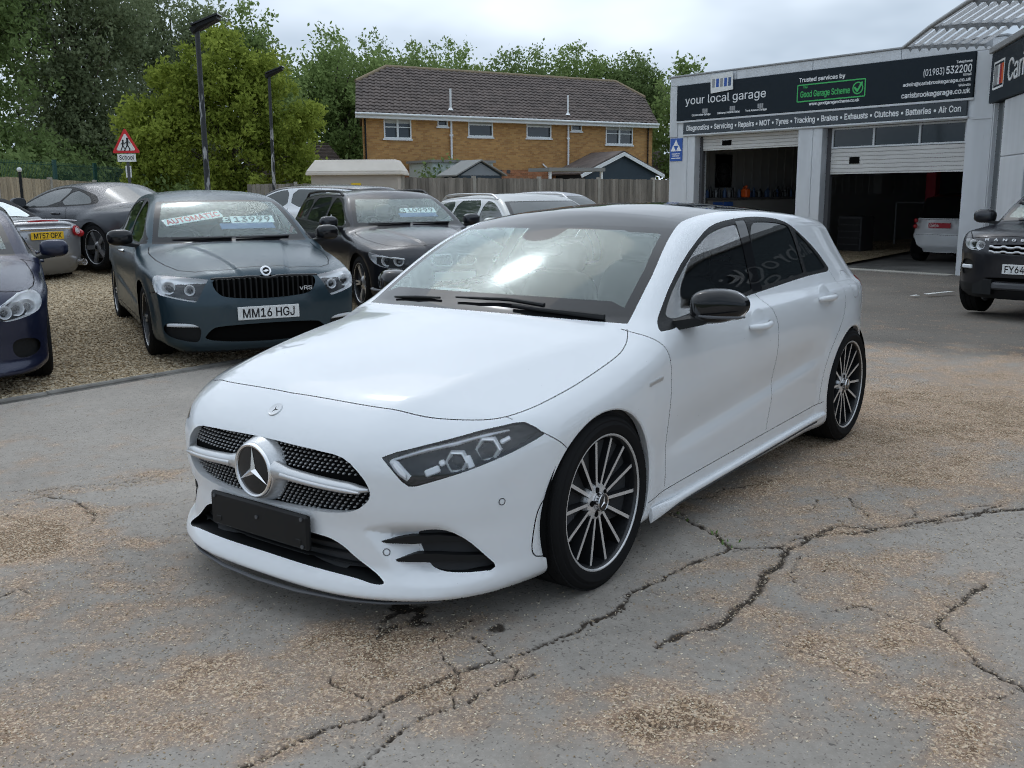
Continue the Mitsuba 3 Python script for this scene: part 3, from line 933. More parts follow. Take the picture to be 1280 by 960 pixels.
def grid(x0, x1, y0, y1, h, hole=None):
    xs, ys = np.arange(x0, x1 + h * .5, h), np.arange(y0, y1 + h * .5, h)
    X, Y = np.meshgrid(xs, ys, indexing='ij'); n = len(ys)
    i, j = np.meshgrid(np.arange(len(xs) - 1), np.arange(n - 1), indexing='ij'); i, j = i.ravel(), j.ravel()
    if hole:
        cx, cy = (xs[i] + h / 2), (ys[j] + h / 2); k = ~((cx > hole[0]) & (cx < hole[1]) & (cy > hole[2]) & (cy < hole[3])); i, j = i[k], j[k]
    a = i * n + j; F = np.vstack([np.stack([a, a + n, a + n + 1], 1), np.stack([a, a + n + 1, a + 1], 1)])
    return X.ravel(), Y.ravel(), F


X, Y, F = grid(-1.6, 3.6, -2.2, 2.8, .0125)
uvd, dz = ground_data(X, Y, True)
e = np.minimum(np.minimum(X + 1.6, 3.6 - X), np.minimum(Y + 2.2, 2.8 - Y)); fade = np.clip(e / .2, 0, 1)
struct('tarmac', tm(np.stack([X, Y, yard_z(X, Y) + dz * fade], 1), F), 'asphalt', True, uvd)
X, Y, F = grid(-30, 10, -4.4, 12, .2, (-1.6, 3.6, -2.2, 2.8))
uvd, _ = ground_data(X, Y, False)
struct('yard', tm(np.stack([X, Y, yard_z(X, Y)], 1), F), 'asphalt', True, uvd)
struct('ground', box(-260, 120, -260, 120, -2.0, -.9), 'grass')


def lot_z(x, y):
    """The gravel lot climbs gently away from its kerb."""
    x, y = np.asarray(x, float), np.asarray(y, float)
    up = np.clip(.030 * np.maximum(0, -(y + 4.4)), 0, .24) * sst(-11.5, -6.5, x)
    far = -.15 * sst(-9, -16, x) + .0
    return up + far


X, Y, F = grid(-34, 8, -44.4, -4.4, .2)
Z = lot_z(X, Y) + .012 * (meshkit.fbm(np.stack([X, Y, 0 * X], 1) * 1.2, 3, 4) - .5)
Z = Z - 0.0
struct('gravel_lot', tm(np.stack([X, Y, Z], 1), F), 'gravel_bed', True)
# loose stones of the lot, and chippings strewn over the tarmac
ICO = trimesh.creation.icosphere(subdivisions=0, radius=1.0)


def stones(P, size, cols, seed):
    r = np.random.default_rng(seed); n = len(P)
    base = np.array([[1, 0, 0], [-.5, .87, 0], [-.5, -.87, 0], [0, 0, 1], [.3, .3, -1.0], [.9, .4, .5], [-.7, .2, .6]])
    hullf = np.asarray(trimesh.convex.convex_hull(base).faces)
    sc = size * r.uniform(.55, 1.25, (n, 1, 1)) * r.uniform(.6, 1.15, (n, 1, 3))
    a = r.uniform(0, 2 * np.pi, n); c, s = np.cos(a), np.sin(a)
    V = base[None] * sc * [1, .75, .5]
    V = np.stack([V[..., 0] * c[:, None] - V[..., 1] * s[:, None], V[..., 0] * s[:, None] + V[..., 1] * c[:, None], V[..., 2]], -1) + P[:, None]
    Fx = (hullf[None] + (np.arange(n) * len(base))[:, None, None]).reshape(-1, 3)
    t = r.uniform(0, 1, (n, 1)); col = np.asarray(cols[0]) * (1 - t) + np.asarray(cols[1]) * t
    col = col * r.uniform(.65, 1.15, (n, 1))
    return tm(V.reshape(-1, 3), Fx), np.repeat(col, len(base), 0)


r_ = np.random.default_rng(3)
n_ = 46000
y_ = -4.42 - 9.0 * r_.uniform(0, 1, n_) ** 1.7; x_ = r_.uniform(-4.6, 2.2, n_)
msh, col = stones(np.stack([x_, y_, lot_z(x_, y_) + .006], 1), .017, ((.30, .21, .115), (.62, .53, .39)), 1)
scene['gravel_stones'] = mikit.ply(msh, 'vcol', color=col)
labels['gravel_stones'] = {'label': 'loose golden brown gravel under and between the parked cars', 'category': 'gravel', 'kind': 'stuff'}
n_ = 420000
x_ = r_.uniform(-3.5, 3.55, n_); y_ = r_.uniform(-2.15, 2.75, n_)
uvd, _ = ground_data(x_, y_, True)
keep = r_.uniform(0, 1, n_) < np.clip(.06 + .75 * np.clip(uvd[:, 1] - .02 * y_ - .12, 0, 1) + .10 * (uvd[:, 0] - .02 * x_ > .4), 0, .8) * .55
x_, y_ = x_[keep], y_[keep]
msh, col = stones(np.stack([x_, y_, yard_z(x_, y_) + .001], 1), .0047, ((.30, .20, .11), (.75, .66, .52)), 2)
scene['stone_chippings'] = mikit.ply(msh, 'vcol', color=col)
labels['stone_chippings'] = {'label': 'pale stone chippings strewn over the cracked tarmac', 'category': 'stone chippings', 'kind': 'stuff'}
# kerb
labels['kerb'] = {'kind': 'structure'}
x0 = 7.0
while x0 > -12:
    ln = .90 + rng.uniform(-.02, .02); zz = .028 + rng.uniform(-.008, .008)
    ks = box(-ln + .008, 0, -.035, .035, -.2, zz, .012)
    a_ = rng.uniform(-.01, .01)
    k = pkey('kerb', 'kerb_stone'); put(k, app(mat4(x0, -4.36 + rng.uniform(-.008, .008), 0, a_), ks), 'kerb_stone', False)
    x0 -= ln
put('kerb__kerb_footing', box(-12, 7, -4.42, -4.31, -.3, .004), 'kerb_stone')
# painted marks and the strip before the garage doors
struct('parking_line', cat(*[app(mat4(a, b, -.117 + .012, math.radians(160)), box(-l, l, -.04, .04, 0, .004)) for a, b, l in ((-11.45, -1.02, .33), (-10.86, -1.22, .07))]), 'road_white')

# weeds in the crack beside the front wheel
wr = np.random.default_rng(4); wv = []
for wx, wy in ((.66, 1.06), (.60, .98), (.45, .72), (.41, .62), (.50, .80), (.69, 1.09)):
    for _ in range(5):
        a = wr.uniform(0, 6.283); l_ = wr.uniform(.012, .032); q = np.array([wx, wy, -.006]) + np.r_[wr.normal(0, .018, 2), 0]
        d_ = np.array([math.cos(a) * .7, math.sin(a) * .7, .9]) * l_; s_ = np.array([-math.sin(a), math.cos(a), 0]) * l_ * .18
        wv.append(tm([q, q + d_ * .5 + s_, q + d_, q + d_ * .5 - s_], [(0, 1, 2), (0, 2, 3)]))
mat('weed_green', (.10, .17, .035), .7)
scene['crack_weeds'] = mikit.ply(cat(*wv), 'weed_green')
labels['crack_weeds'] = {'label': 'tiny green weeds growing in the tarmac crack beside the front wheel', 'category': 'weeds', 'kind': 'stuff'}

# ---------------------------------------------------------------- trees
def leaf_cloud(C, n, size, spread, cols, seed, droop=0.0):
    """n leaves about the points C."""
    r = np.random.default_rng(seed)
    P = C[r.integers(0, len(C), n)] + r.normal(0, 1, (n, 3)) * spread
    a = r.normal(0, 1, (n, 3)); a[:, 2] -= droop; a /= np.linalg.norm(a, axis=1, keepdims=True)
    b = r.normal(0, 1, (n, 3)); b -= a * (a * b).sum(1, keepdims=True); b /= np.linalg.norm(b, axis=1, keepdims=True)
    c = np.cross(a, b); s = size * r.uniform(.6, 1.3, (n, 1))
    V = np.stack([P - a * s, P + b * s * .55 + c * s * .12, P + a * s, P - b * s * .55 + c * s * .12], 1).reshape(-1, 3)
    i = np.arange(n)[:, None] * 4
    F = np.vstack([i + [0, 1, 3], i + [1, 2, 3]])
    t = r.uniform(0, 1, (n, 1)); t2 = meshkit.fbm(P * .55, 3, seed)[:, None]
    t = np.clip(.45 * t + .9 * (t2 - .5) + .28, 0, 1)
    col = np.asarray(cols[0]) * (1 - t) + np.asarray(cols[1]) * t
    return tm(V, F), np.repeat(col, 4, 0)


def tree(name, label, x, y, z0, blobs, n, size, cols, seed, trunk=.16, group=None, fill=.55, cat_='tree', clus=None, spread=None):
    """blobs: (dx, dy, z, rx, rz) lobes of the crown."""
    r = np.random.default_rng(seed)
    B = np.array(blobs, float); wgt = B[:, 3] ** 2; wgt /= wgt.sum()
    nc = clus or max(60, n // 26)
    k = r.choice(len(B), nc, p=wgt); d = r.normal(0, 1, (nc, 3)); d /= np.linalg.norm(d, axis=1, keepdims=True)
    rad = r.uniform(0, 1, (nc, 1)) ** (fill) * .98
    bump = .72 + .56 * meshkit.fbm(d * 2.2 + k[:, None] * 7.3, 3, seed)[:, None]
    C = np.array([x, y, 0]) + B[k][:, :3] + d * rad * bump * B[k][:, [3, 3, 4]]
    msh, col = leaf_cloud(C, n, size, spread or size * 1.9, cols, seed + 1, .3)
    key = thing(name, label, cat_, group)
    kk = pkey(key, 'crown'); scene[kk] = mikit.ply(msh, 'leaf', color=col)
    if trunk:
        zt = B[:, 2].max(); lean = r.uniform(-.3, .3, 2)
        tz = np.linspace(z0, zt, 9); tx = x + lean[0] * (tz - z0) / (zt - z0) * 1.2 + .06 * np.sin(tz * 1.3); ty = y + lean[1] * (tz - z0) / (zt - z0) * 1.2
        limbs = [tube(np.stack([tx, ty, tz], 1), np.linspace(trunk, trunk * .18, 9), 8)]
        for j in r.choice(nc, min(46, nc), replace=False):
            s_ = np.clip((C[j, 2] - z0) / (zt - z0) * .62, .16, .9); i0 = s_ * 8; a = np.array([np.interp(i0, range(9), q) for q in (tx, ty, tz)])
            mid = (a + C[j]) / 2 + [0, 0, .12 * np.linalg.norm(C[j] - a)] + r.normal(0, .08, 3)
            t_ = np.linspace(0, 1, 6)[:, None]; path = a * (1 - t_) ** 2 + 2 * mid * t_ * (1 - t_) + C[j] * t_ ** 2
            limbs.append(tube(path, np.linspace(trunk * .34, .012, 6), 5, False))
        part(key, 'trunk', cat(*limbs), 'bark', True)
    return key


DARK = ((.14, .20, .075), (.36, .47, .19)); MID = ((.125, .185, .062), (.32, .42, .155)); GREY = ((.16, .205, .11), (.39, .44, .26)); BRIGHT = ((.17, .225, .038), (.46, .53, .115)); BACK = ((.13, .185, .07), (.30, .39, .16))
tree('willow_tree', 'tall dark green tree at the far left, its crown cut by the picture edge', -12.6, -34.0, 0, [(0, 0, 6.2, 3.0, 3.4), (-1.5, -1, 9.0, 3.0, 3.0), (1.6, .4, 9.2, 2.6, 3.2), (.3, 0, 3.6, 2.6, 2.0), (0, 0, 12, 2.6, 2.4), (2.6, -.5, 6.6, 2.0, 2.4)], 38000, .105, DARK, 11, .22)
tree('willow_tree', 'feathery grey green tree behind the school sign', -17.4, -35.0, 0, [(0, 0, 6.0, 2.7, 3.0), (-1.4, .3, 8.6, 2.2, 2.6), (1.4, -.2, 8.2, 2.2, 2.6), (.3, 0, 10.6, 1.8, 2.2), (0, 0, 3.6, 2.6, 1.8)], 36000, .10, GREY, 12, .18)
tree('poplar_tree', 'light leaved tree whose thin top stands against the sky left of the lamp posts', -22.6, -36.5, 0, [(0, 0, 5.6, 2.9, 3.0), (-1.6, 0, 8.2, 2.0, 2.3), (1.0, .2, 9.0, 1.6, 2.6), (0, 0, 3.2, 2.8, 1.8), (2.0, .4, 7.4, 1.6, 2.0)], 30000, .10, GREY, 13, .16)
tree('poplar_tree', 'open feathery tree top rising behind the bright green tree', -23.6, -31.2, 0, [(1.4, .8, 7.4, 1.2, 1.7), (.2, 0, 6.6, 1.3, 1.7), (-1.4, -.5, 5.6, 1.3, 1.8), (0, 0, 4.4, 2.0, 2.0)], 9000, .095, MID, 14, .14)
tree('maple_tree', 'bright yellow green round tree behind the two lamp posts', -15.6, -23.4, .0, [(a * 1.13, b * 1.13, 1.46 + (c - 1.46) * 1.13, d * 1.13, e * 1.13) for a, b, c, d, e in [(0, 0, 3.4, 1.8, 1.7), (-1.1, .85, 2.9, 1.15, 1.2), (1.25, -.95, 3.0, 1.3, 1.25), (.2, 0, 4.75, 1.15, 1.0), (-.75, .45, 4.3, 1.0, 1.0), (.95, -.65, 4.2, 1.0, .9), (1.6, -1.2, 2.1, .95, .75), (-1.6, 1.2, 2.0, .8, .7), (0, .2, 1.7, 1.3, .7), (-1.7, 1.3, 3.5, .6, .6), (1.9, -1.4, 3.4, .65, .7), (.1, .1, 5.5, .5, .5)]], 40000, .078, BRIGHT, 15, .12, clus=620, spread=.13)
tree('hedge_shrub', 'dark shrubs along the back of the green mesh fence at far left', -11.5, -31.5, 0, [(0, 0, 1.6, 2.6, 1.6), (3.2, 1.6, 1.4, 2.2, 1.5), (-3.2, -1.4, 1.8, 2.4, 1.8), (-6, -2.6, 1.9, 2.4, 1.8)], 26000, .105, DARK, 16, 0, cat_='shrub')
tree('hedge_shrub', 'low green shrub growing in front of the bright round tree', -13.7, -24.0, 0, [(0, 0, .9, 1.3, .9), (-1.6, -1.6, 1.0, 1.4, 1.0), (1.2, .9, .8, .9, .7), (-3.4, -3.2, 1.2, 1.6, 1.2)], 9000, .09, MID, 17, 0, cat_='shrub')
for i, (x, y, zc, rx, rz, lab) in enumerate(((-35.0, -38.5, 5.4, 3.6, 3.6, 'tree standing left of the brick house behind its gable end'), (-39.6, -40.6, 6.0, 3.9, 3.6, 'first broad tree showing above the left end of the house roof'), (-44.6, -39.6, 6.3, 3.8, 3.3, 'second broad tree above the middle of the house roof'), (-48.4, -36.0, 6.2, 3.4, 3.0, 'third tree above the house roof, lower than its neighbours'), (-52.4, -34.4, 6.6, 2.6, 3.1, 'fourth tree above the right part of the house roof'), (-55.6, -31.8, 6.6, 2.2, 2.6, 'small crowned tree above the right end of the house roof'))):
    tree('background_tree', lab, x, y, 0, [(0, 0, zc + 1.1, rx, rz), (-rx * .6, rx * .25, zc + .6, rx * .65, rz * .75), (rx * .6, -rx * .2, zc + .8, rx * .6, rz * .75), (0, 0, zc - rz * .7, rx * .9, rz * .6)], 26000, .12, BACK if i % 2 else MID, 30 + i, .2)
tree('birch_tree', 'slender airy tree between the brick house and the garage', -44.2, -22.6, 0, [(0, 0, 6.2, 1.3, 1.9), (.3, 0, 4.2, 1.5, 1.7), (-.5, .2, 7.4, .8, 1.2), (.2, 0, 2.6, 1.3, 1.0)], 3600, .13, MID, 40, .11)
tree('wild_shrub', 'ivy like shrub against the house wall beside the pale outbuilding', -28.0, -25.6, 0, [(0, 0, 1.8, .8, .9), (-.5, .2, 2.2, .4, .7), (.6, 0, 1.2, .8, .8)], 2600, .10, MID, 41, 0, cat_='shrub')
tree('hedge_shrub', 'long dark hedge far behind the fences closing the view', -24.5, -39.5, 0, [(0, 0, 2.2, 3.2, 2.4), (5, -2, 2.2, 3.2, 2.4), (-5, 1.5, 2.2, 3.2, 2.4), (10, -3.6, 2.4, 3.4, 2.6), (15, -5, 2.4, 3.4, 2.6)], 16000, .2, DARK, 42, 0, cat_='hedge')

# ---------------------------------------------------------------- the brick house
HM = frame((-26.61, -28.53, -.25), (-.9358, .3525, 0), (0, 0, 1), (.3525, .9358, 0))      # x along the front, y up, z out of the wall
SHEAR = np.eye(4); SHEAR[0, 2] = -.466      # the side walls run back at an angle
hx = T((HM @ SHEAR).tolist())
hx0 = T(HM.tolist())
house = thing('brick_house', 'yellow brick house with brown tiled half hipped roof and white windows behind the board fence', 'house')
WINS = [('window', 1.02, 2.36, 3.79, 4.78, 2), ('small_window', 3.68, 4.22, 4.37, 4.79, 1), ('window', 5.27, 6.61, 3.96, 4.79, 3), ('window', 8.48, 9.92, 3.97, 4.79, 3), ('small_window', 11.10, 11.76, 4.35, 4.82, 1), ('window', 13.25, 15.0, 3.75, 4.83, 2)]
front_ = sg.Polygon([(0, 0), (16.3, 0), (16.3, 5.12), (0, 5.12)])
for w_ in WINS: front_ = front_.difference(sg.box(w_[1], w_[3] + .25, w_[2], w_[4] + .25))
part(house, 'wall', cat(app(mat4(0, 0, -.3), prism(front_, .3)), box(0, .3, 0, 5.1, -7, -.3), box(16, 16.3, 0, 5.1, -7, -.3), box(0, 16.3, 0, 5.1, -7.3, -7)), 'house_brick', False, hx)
def gable(x0, x1): return app(np.eye(4), tm([(x0, 5.1, 0), (x0, 5.1, -7.3), (x0, 6.9, -4.6), (x0, 6.9, -2.7), (x1, 5.1, 0), (x1, 5.1, -7.3), (x1, 6.9, -4.6), (x1, 6.9, -2.7)], [(0, 1, 2), (0, 2, 3), (4, 6, 5), (4, 7, 6), (0, 4, 5), (0, 5, 1), (3, 2, 6), (3, 6, 7), (0, 3, 7), (0, 7, 4), (1, 5, 6), (1, 6, 2)]))
part(house, 'gable_wall', gable(0.0, .3), 'house_brick', False, hx); part(house, 'gable_wall', gable(16.0, 16.3), 'house_brick', False, hx)
EZ, EY, RZ, RY = .38, 5.05, -3.65, 7.52           # eaves and ridge: z out, y up
slope_len = math.hypot(EZ - RZ, RY - EY); su = np.array([0, (RY - EY) / slope_len, (RZ - EZ) / slope_len]); sn = np.array([0, -su[2], su[1]])
tiles = []
nr, tw_ = 15, .30
prof = np.array([(0, .0), (.05, .035), (.12, .045), (.18, .02), (.24, .006), (.30, .0)])
for r0 in range(nr):
    lo = r0 * slope_len / nr; hi = lo + slope_len / nr + .03
    xl, xr = -.28, 16.58
    hip = max(0, (lo / slope_len - .62) / .38) * 1.55
    for k in range(int((xr - xl) / tw_) + 1):
        xa = xl + k * tw_
        if xa < xl + hip - .05 or xa + tw_ > xr - hip + .05: continue
        off = rng.uniform(-.004, .006)
        A = np.array([[xa + a, 0, 0] for a, b in prof]) + su * lo + sn * (prof[:, 1:2] + .055 + off)
        Bq = np.array([[xa + a, 0, 0] for a, b in prof]) + su * hi + sn * (prof[:, 1:2] + .012 + off)
        V = np.vstack([A, Bq, A - sn * .03]) + [0, EY, EZ]; n = len(prof); i = np.arange(n - 1)
        tiles.append(tm(V, np.vstack([np.stack([i, i + 1, i + n], 1), np.stack([i + 1, i + n + 1, i + n], 1), np.stack([i, i + 2 * n, i + 1], 1), np.stack([i + 1, i + 2 * n, i + 2 * n + 1], 1)])))
rk = part(house, 'roof', cat(tm([(-.28, EY, EZ), (16.58, EY, EZ), (16.58, EY + .62 * (RY - EY), EZ + .62 * (RZ - EZ)), (16.58 - 1.55, RY, RZ), (-.28 + 1.55, RY, RZ), (-.28, EY + .62 * (RY - EY), EZ + .62 * (RZ - EZ)), (-.28, EY, -7.6), (16.58, EY, -7.6), (16.58, EY + .62 * (RY - EY), -5.2), (-.28, EY + .62 * (RY - EY), -5.2)],
                                [(0, 1, 2), (0, 2, 5), (5, 2, 3), (5, 3, 4), (7, 6, 9), (7, 9, 8), (8, 9, 4), (8, 4, 3), (2, 8, 3), (9, 5, 4)])), 'roof_tile', False, hx)
part(rk, 'roof_tile', cat(*tiles), 'roof_tile', False, hx, kind='stuff')
def ridge_line(a, b, n):
    o = []
    for k in range(n):
        p, q = np.asarray(a) + (np.asarray(b) - a) * k / n, np.asarray(a) + (np.asarray(b) - a) * (k + 1.04) / n
        o.append(cyl(p, q, .085, .095, 8))
    return cat(*o)
hs = EY + .62 * (RY - EY), EZ + .62 * (RZ - EZ)
part(rk, 'ridge_tile', cat(ridge_line((1.27, RY + .03, RZ), (15.03, RY + .03, RZ), 34), ridge_line((-.28, hs[0] + .05, hs[1]), (1.27, RY + .03, RZ), 6), ridge_line((16.58, hs[0] + .05, hs[1]), (15.03, RY + .03, RZ), 6)), 'ridge_tile', False, hx, kind='stuff')
part(house, 'fascia_board', box(-.3, 16.6, 4.86, 5.06, .33, .36), 'upvc', False, hx)
part(house, 'gutter', cyl((-.3, 5.03, .42), (16.6, 5.03, .42), .055, n=10), 'upvc', True, hx)
part(house, 'soffit', box(-.28, 16.58, 4.86, 4.90, 0.004, .33), 'upvc', False, hx)
for nm, x0, x1, z0, z1, k in WINS:
    z0, z1 = z0 + .25, z1 + .25; fw_ = .065
    fr_ = [box(x0, x1, z0, z0 + fw_, -.10, .02), box(x0, x1, z1 - fw_, z1, -.10, .02), box(x0, x0 + fw_, z0 + fw_, z1 - fw_, -.10, .02), box(x1 - fw_, x1, z0 + fw_, z1 - fw_, -.10, .02)]
    if k == 2: fr_ += [box((x0 + x1) / 2 - .05, (x0 + x1) / 2 + .05, z0 + fw_, z1 - fw_, -.10, .015)] + [box(a, b, (z0 + z1) / 2 - .02, (z0 + z1) / 2 + .02, -.07, 0) for a, b in ((x0 + fw_, (x0 + x1) / 2 - .05), ((x0 + x1) / 2 + .05, x1 - fw_))]
    if k == 3: fr_ += [box(x0 + fw_, x1 - fw_, z0 + (z1 - z0) * .62, z0 + (z1 - z0) * .62 + .06, -.10, .015)]
    w_ = part(house, nm, cat(*fr_), 'upvc', False, hx)
    part(w_, 'pane', box(x0 + .05, x1 - .05, z0 + .05, z1 - .05, -.075, -.06), 'house_pane', False, hx)
    part(w_, 'sill', box(x0 - .06, x1 + .06, z0 - .07, z0 - .005, -.02, .07), 'upvc', False, hx)
    if k != 1: part(w_, 'blind', box(x0 + .07, x1 - .07, z0 + (z1 - z0) * .66, z1 - .07, -.0585, -.055), 'curtain', False, hx)
for x_ in (4.38, 10.92):
    part(house, 'soil_pipe', cat(cyl((x_, 2.8, .07), (x_, 5.0, .07), .055, n=10), box(x_ - .09, x_ + .09, 4.2, 4.28, .005, .13)), 'upvc', 30, hx)
    v0 = EY + (RY - EY) * .10; part(house, 'roof_vent', cat(cyl((x_, v0 - .2, -.05), (x_, v0 + 1.0, -.05), .055, n=10), lathe([(.16, 0), (.06, .12)], 12).apply_translation((x_, v0 + .05, -.05))), 'upvc', 30, hx)
part(house, 'waste_pipe', tube([(9.4, 3.0, .06), (9.75, 2.75, .06), (9.8, 2.3, .06)], .04, 8), 'upvc', True, hx)
for x_ in (.14, 16.0): part(house, 'drainpipe', cyl((x_, 2.0, .06), (x_, 5.0, .06), .04, n=8), 'plastic_black', True, hx)
for x_ in (6.9, 7.35): part(house, 'air_brick', box(x_, x_ + .2, 2.55, 2.72, .0, .012), 'bay_dark', False, hx)
def low_building(name, label, x0, x1, y1, z0, z1, wall, roof, ridge=None):
    k = thing(name, label, 'outbuilding'); part(k, 'wall', box(x0, x1, 0, y1, z0, z1), wall, False, hx0); return k
k = thing('porch_extension', 'dark blue gabled extension with grey tiled roof and white bargeboards against the house', 'extension')
part(k, 'wall', app(mat4(0, 0, .004), prism([(10.2, 0), (14.5, 0), (14.5, 2.55), (12.38, 3.42), (10.2, 2.55)], 2.4)), 'shed_navy', False, hx0)
for a, b in (((12.38, 3.52), (14.95, 2.46)), ((12.38, 3.52), (9.8, 2.46))):
    d = np.subtract(b, a); nn = np.array([-d[1], d[0]]) / np.hypot(*d); nn = nn if nn[1] > 0 else -nn
    part(k, 'bargeboard', app(mat4(0, 0, 2.55), prism([a, b, np.subtract(b, nn * .16), np.subtract(a, nn * .16)], .05)), 'upvc', False, hx0)
    part(k, 'roof_slope', app(mat4(0, 0, .01), prism([a, b, np.add(b, nn * .07), np.add(a, nn * .07)], 2.52)), 'roof_tile', False, hx0)
k = thing('outbuilding', 'pale boarded outbuilding with white frames left of the small grey shed', 'outbuilding')
part(k, 'wall', box(2.05, 5.05, 0, 2.95, .3, 2.5), 'render_pale', False, hx0)
part(k, 'roof', box(1.95, 5.15, 2.955, 3.06, .2, 2.6), 'felt_grey', False, hx0)
for a in (2.9, 3.8): part(k, 'panel', box(a, a + .8, 2.3, 2.85, 2.505, 2.53), 'upvc', False, hx0)
k = thing('garden_shed', 'small grey garden shed with pitched roof showing above the board fence', 'shed')
part(k, 'wall', app(mat4(0, 0, 4.0), prism([(1.65, 0), (3.7, 0), (3.7, 2.4), (2.68, 2.93), (1.65, 2.4)], 1.4)), 'shed_navy', False, hx0)
part(k, 'gable_boards', app(mat4(0, 0, 5.405), prism([(1.75, 2.36), (3.6, 2.36), (2.68, 2.86)], .02)), 'shed_grey', False, hx0)
for s_ in (1, -1): part(k, 'roof_slope', app(mat4(0, 0, 3.9), prism([(2.68, 2.99), (2.68, 2.935), (2.68 + s_ * 1.2, 2.33), (2.68 + s_ * 1.2, 2.385)], 1.65)), 'felt_grey', False, hx0)
k = thing('lean_to_canopy', 'flat grey roofed lean-to between the shed and the blue extension', 'canopy')
part(k, 'roof', box(6.2, 9.2, 2.55, 2.70, 3.6, 5.2), 'felt_grey', False, hx0)
for a in (6.3, 9.05): part(k, 'post', box(a, a + .1, 0, 2.545, 5.0, 5.1), 'upvc', False, hx0)
for nm, lab, x0, x1, dz_ in (('low_roof', 'low dark tiled roof left of the brick house', -4.6, -.1, -1.0), ('low_roof', 'low dark tiled roof right of the brick house', 16.4, 20.0, -1.0)):
    k = thing(nm, lab, 'roof'); V = np.array([(x0, 2.55, dz_), (x1, 2.55, dz_), (x1, 3.9, dz_ - 2.6), (x0, 3.9, dz_ - 2.6)]); V = np.vstack([V, V - [0, .08, 0]])
    rows = [box(x0, x1, -.03, .03, -.02, .02) for _ in range(1)]
    put(k, cat(tm(V, [(0, 1, 2), (0, 2, 3), (4, 6, 5), (4, 7, 6), (0, 4, 5), (0, 5, 1)]), *[app(mat4(0, 2.60 + 1.35 * q / 9, dz_ - 2.6 * q / 9), box(x0, x1, -.02, .025, -.03, .03)) for q in range(10)]), 'roof_tile', False, hx0)

# ---------------------------------------------------------------- fences
def board_fence(name, label, a, b, h, tones, w=.128, z0=-.2, post=2.4, posts='concrete', seed=1):
    a, b = np.asarray(a, float), np.asarray(b, float); L = np.hypot(*(b - a)[:2]); d = (b - a)[:2] / L; r = np.random.default_rng(seed)
    k = thing(name, label, 'fence'); x = 0.0; M = frame((a[0], a[1], 0), (d[0], d[1], 0), (0, 0, 1), (d[1], -d[0], 0))
    if M[:3, 2] @ (CAM - M[:3, 3]) < 0: M[:3, 2] *= -1
    while x < L:
        hh = h[0] + (h[1] - h[0]) * x / L + r.uniform(-.012, .012); g = r.uniform(-.004, .004)
        part(k, 'board', app(M, box(x, x + w - .008, z0, hh, g, g + .018)), tones[r.integers(len(tones))]); x += w
    part(k, 'rail', app(M, cat(box(0, L, .4, .48, -.05, -.005), box(0, L, h[0] - .45, h[0] - .37, -.05, -.005))), tones[0])
    for q in np.arange(post * .6, L, post):
        part(k, 'post', app(M, box(q - .05, q + .05, z0, np.interp(q, [0, L], h) + .06, -.06, .04)), posts)
    return k


WOOD = ['fence_wood_0', 'fence_wood_1', 'fence_wood_2']; PALE = ['pale_wood_0', 'pale_wood_1']
board_fence('board_fence', 'weathered grey close board fence in front of the brick house', (-14.6, -16.75), (-27.6, -12.75), (1.88, 1.80), WOOD)
board_fence('board_fence', 'old grey board fence behind the beige kiosk, left of it', (-15.0, -21.8), (-19.0, -18.9), (1.75, 1.75), WOOD, seed=2)
board_fence('board_fence', 'pale new timber fence at far left behind the green mesh fence', (-6.4, -21.2), (-13.4, -25.6), (1.95, 1.80), PALE, .14, seed=3)
mf = thing('mesh_fence', 'dark green welded mesh fence with square posts in front of the trees', 'fence')
MP = [(-4.4, -19.9), (-7.4, -22.4), (-10.55, -24.6), (-13.0, -26.7), (-15.5, -28.8), (-18.0, -31.0), (-20.6, -33.3), (-23.2, -35.6), (-26.0, -38.0)]
for (ax_, ay_), (bx_, by_) in zip(MP[:-1], MP[1:]):
    part(mf, 'post', box(ax_ - .045, ax_ + .045, ay_ - .045, ay_ + .045, -.2, 2.45), 'green_paint')
    L = math.hypot(bx_ - ax_, by_ - ay_); M = frame((ax_, ay_, 0), ((bx_ - ax_) / L, (by_ - ay_) / L, 0), (0, 0, 1), ((by_ - ay_) / L, -(bx_ - ax_) / L, 0))
    q = np.arange(.06, L - .04, .075)
    part(mf, 'mesh_panel', app(M, cat(*[box(a, a + .007, .1, 2.38, 0, .007) for a in q], *[box(0, L, z, z + .014, -.008, .014) for z in (.2, .7, 1.2, 1.75, 2.3)])), 'green_paint')

# ---------------------------------------------------------------- kiosk, lamps, road sign
KM = frame((-13.72, -17.68, -.1), (-.60, .80, 0), (0, 0, 1), (.80, .60, 0))
k = thing('kiosk', 'beige utility kiosk with overhanging hipped lid behind the parked cars', 'kiosk')
kx = T(KM.tolist())
part(k, 'wall', box(.10, 2.42, 0, 2.04, -1.9, -.1, .01), 'kiosk_beige', False, kx)
lid = trimesh.convex.convex_hull(np.array([(x, y, z) for y, e in ((2.045, 0), (2.14, 0)) for x in (0 + e, 2.52 - e) for z in (0 - e, -2.0 + e)] + [(x, 2.44, z) for x in (.18, 2.34) for z in (-.35, -1.65)]))
part(k, 'lid', tm(lid.vertices, lid.faces), 'kiosk_lid', False, kx)
part(k, 'rim', box(-.02, 2.54, 2.03, 2.10, -2.02, .02, .01), 'kiosk_lid', False, kx)
w_ = part(k, 'warning_sign', app(mat4(1.30, 1.70, -.098), prism([(-.13, -.12), (.13, -.12), (.13, .12), (-.13, .12)], .01)), 'sign_yellow', False, kx)
part(w_, 'warning_symbol', app(mat4(1.30, 1.70, -.087), prism([(-.09, -.08), (.09, -.08), (0, .09)], .004)), 'ink_black', False, kx)


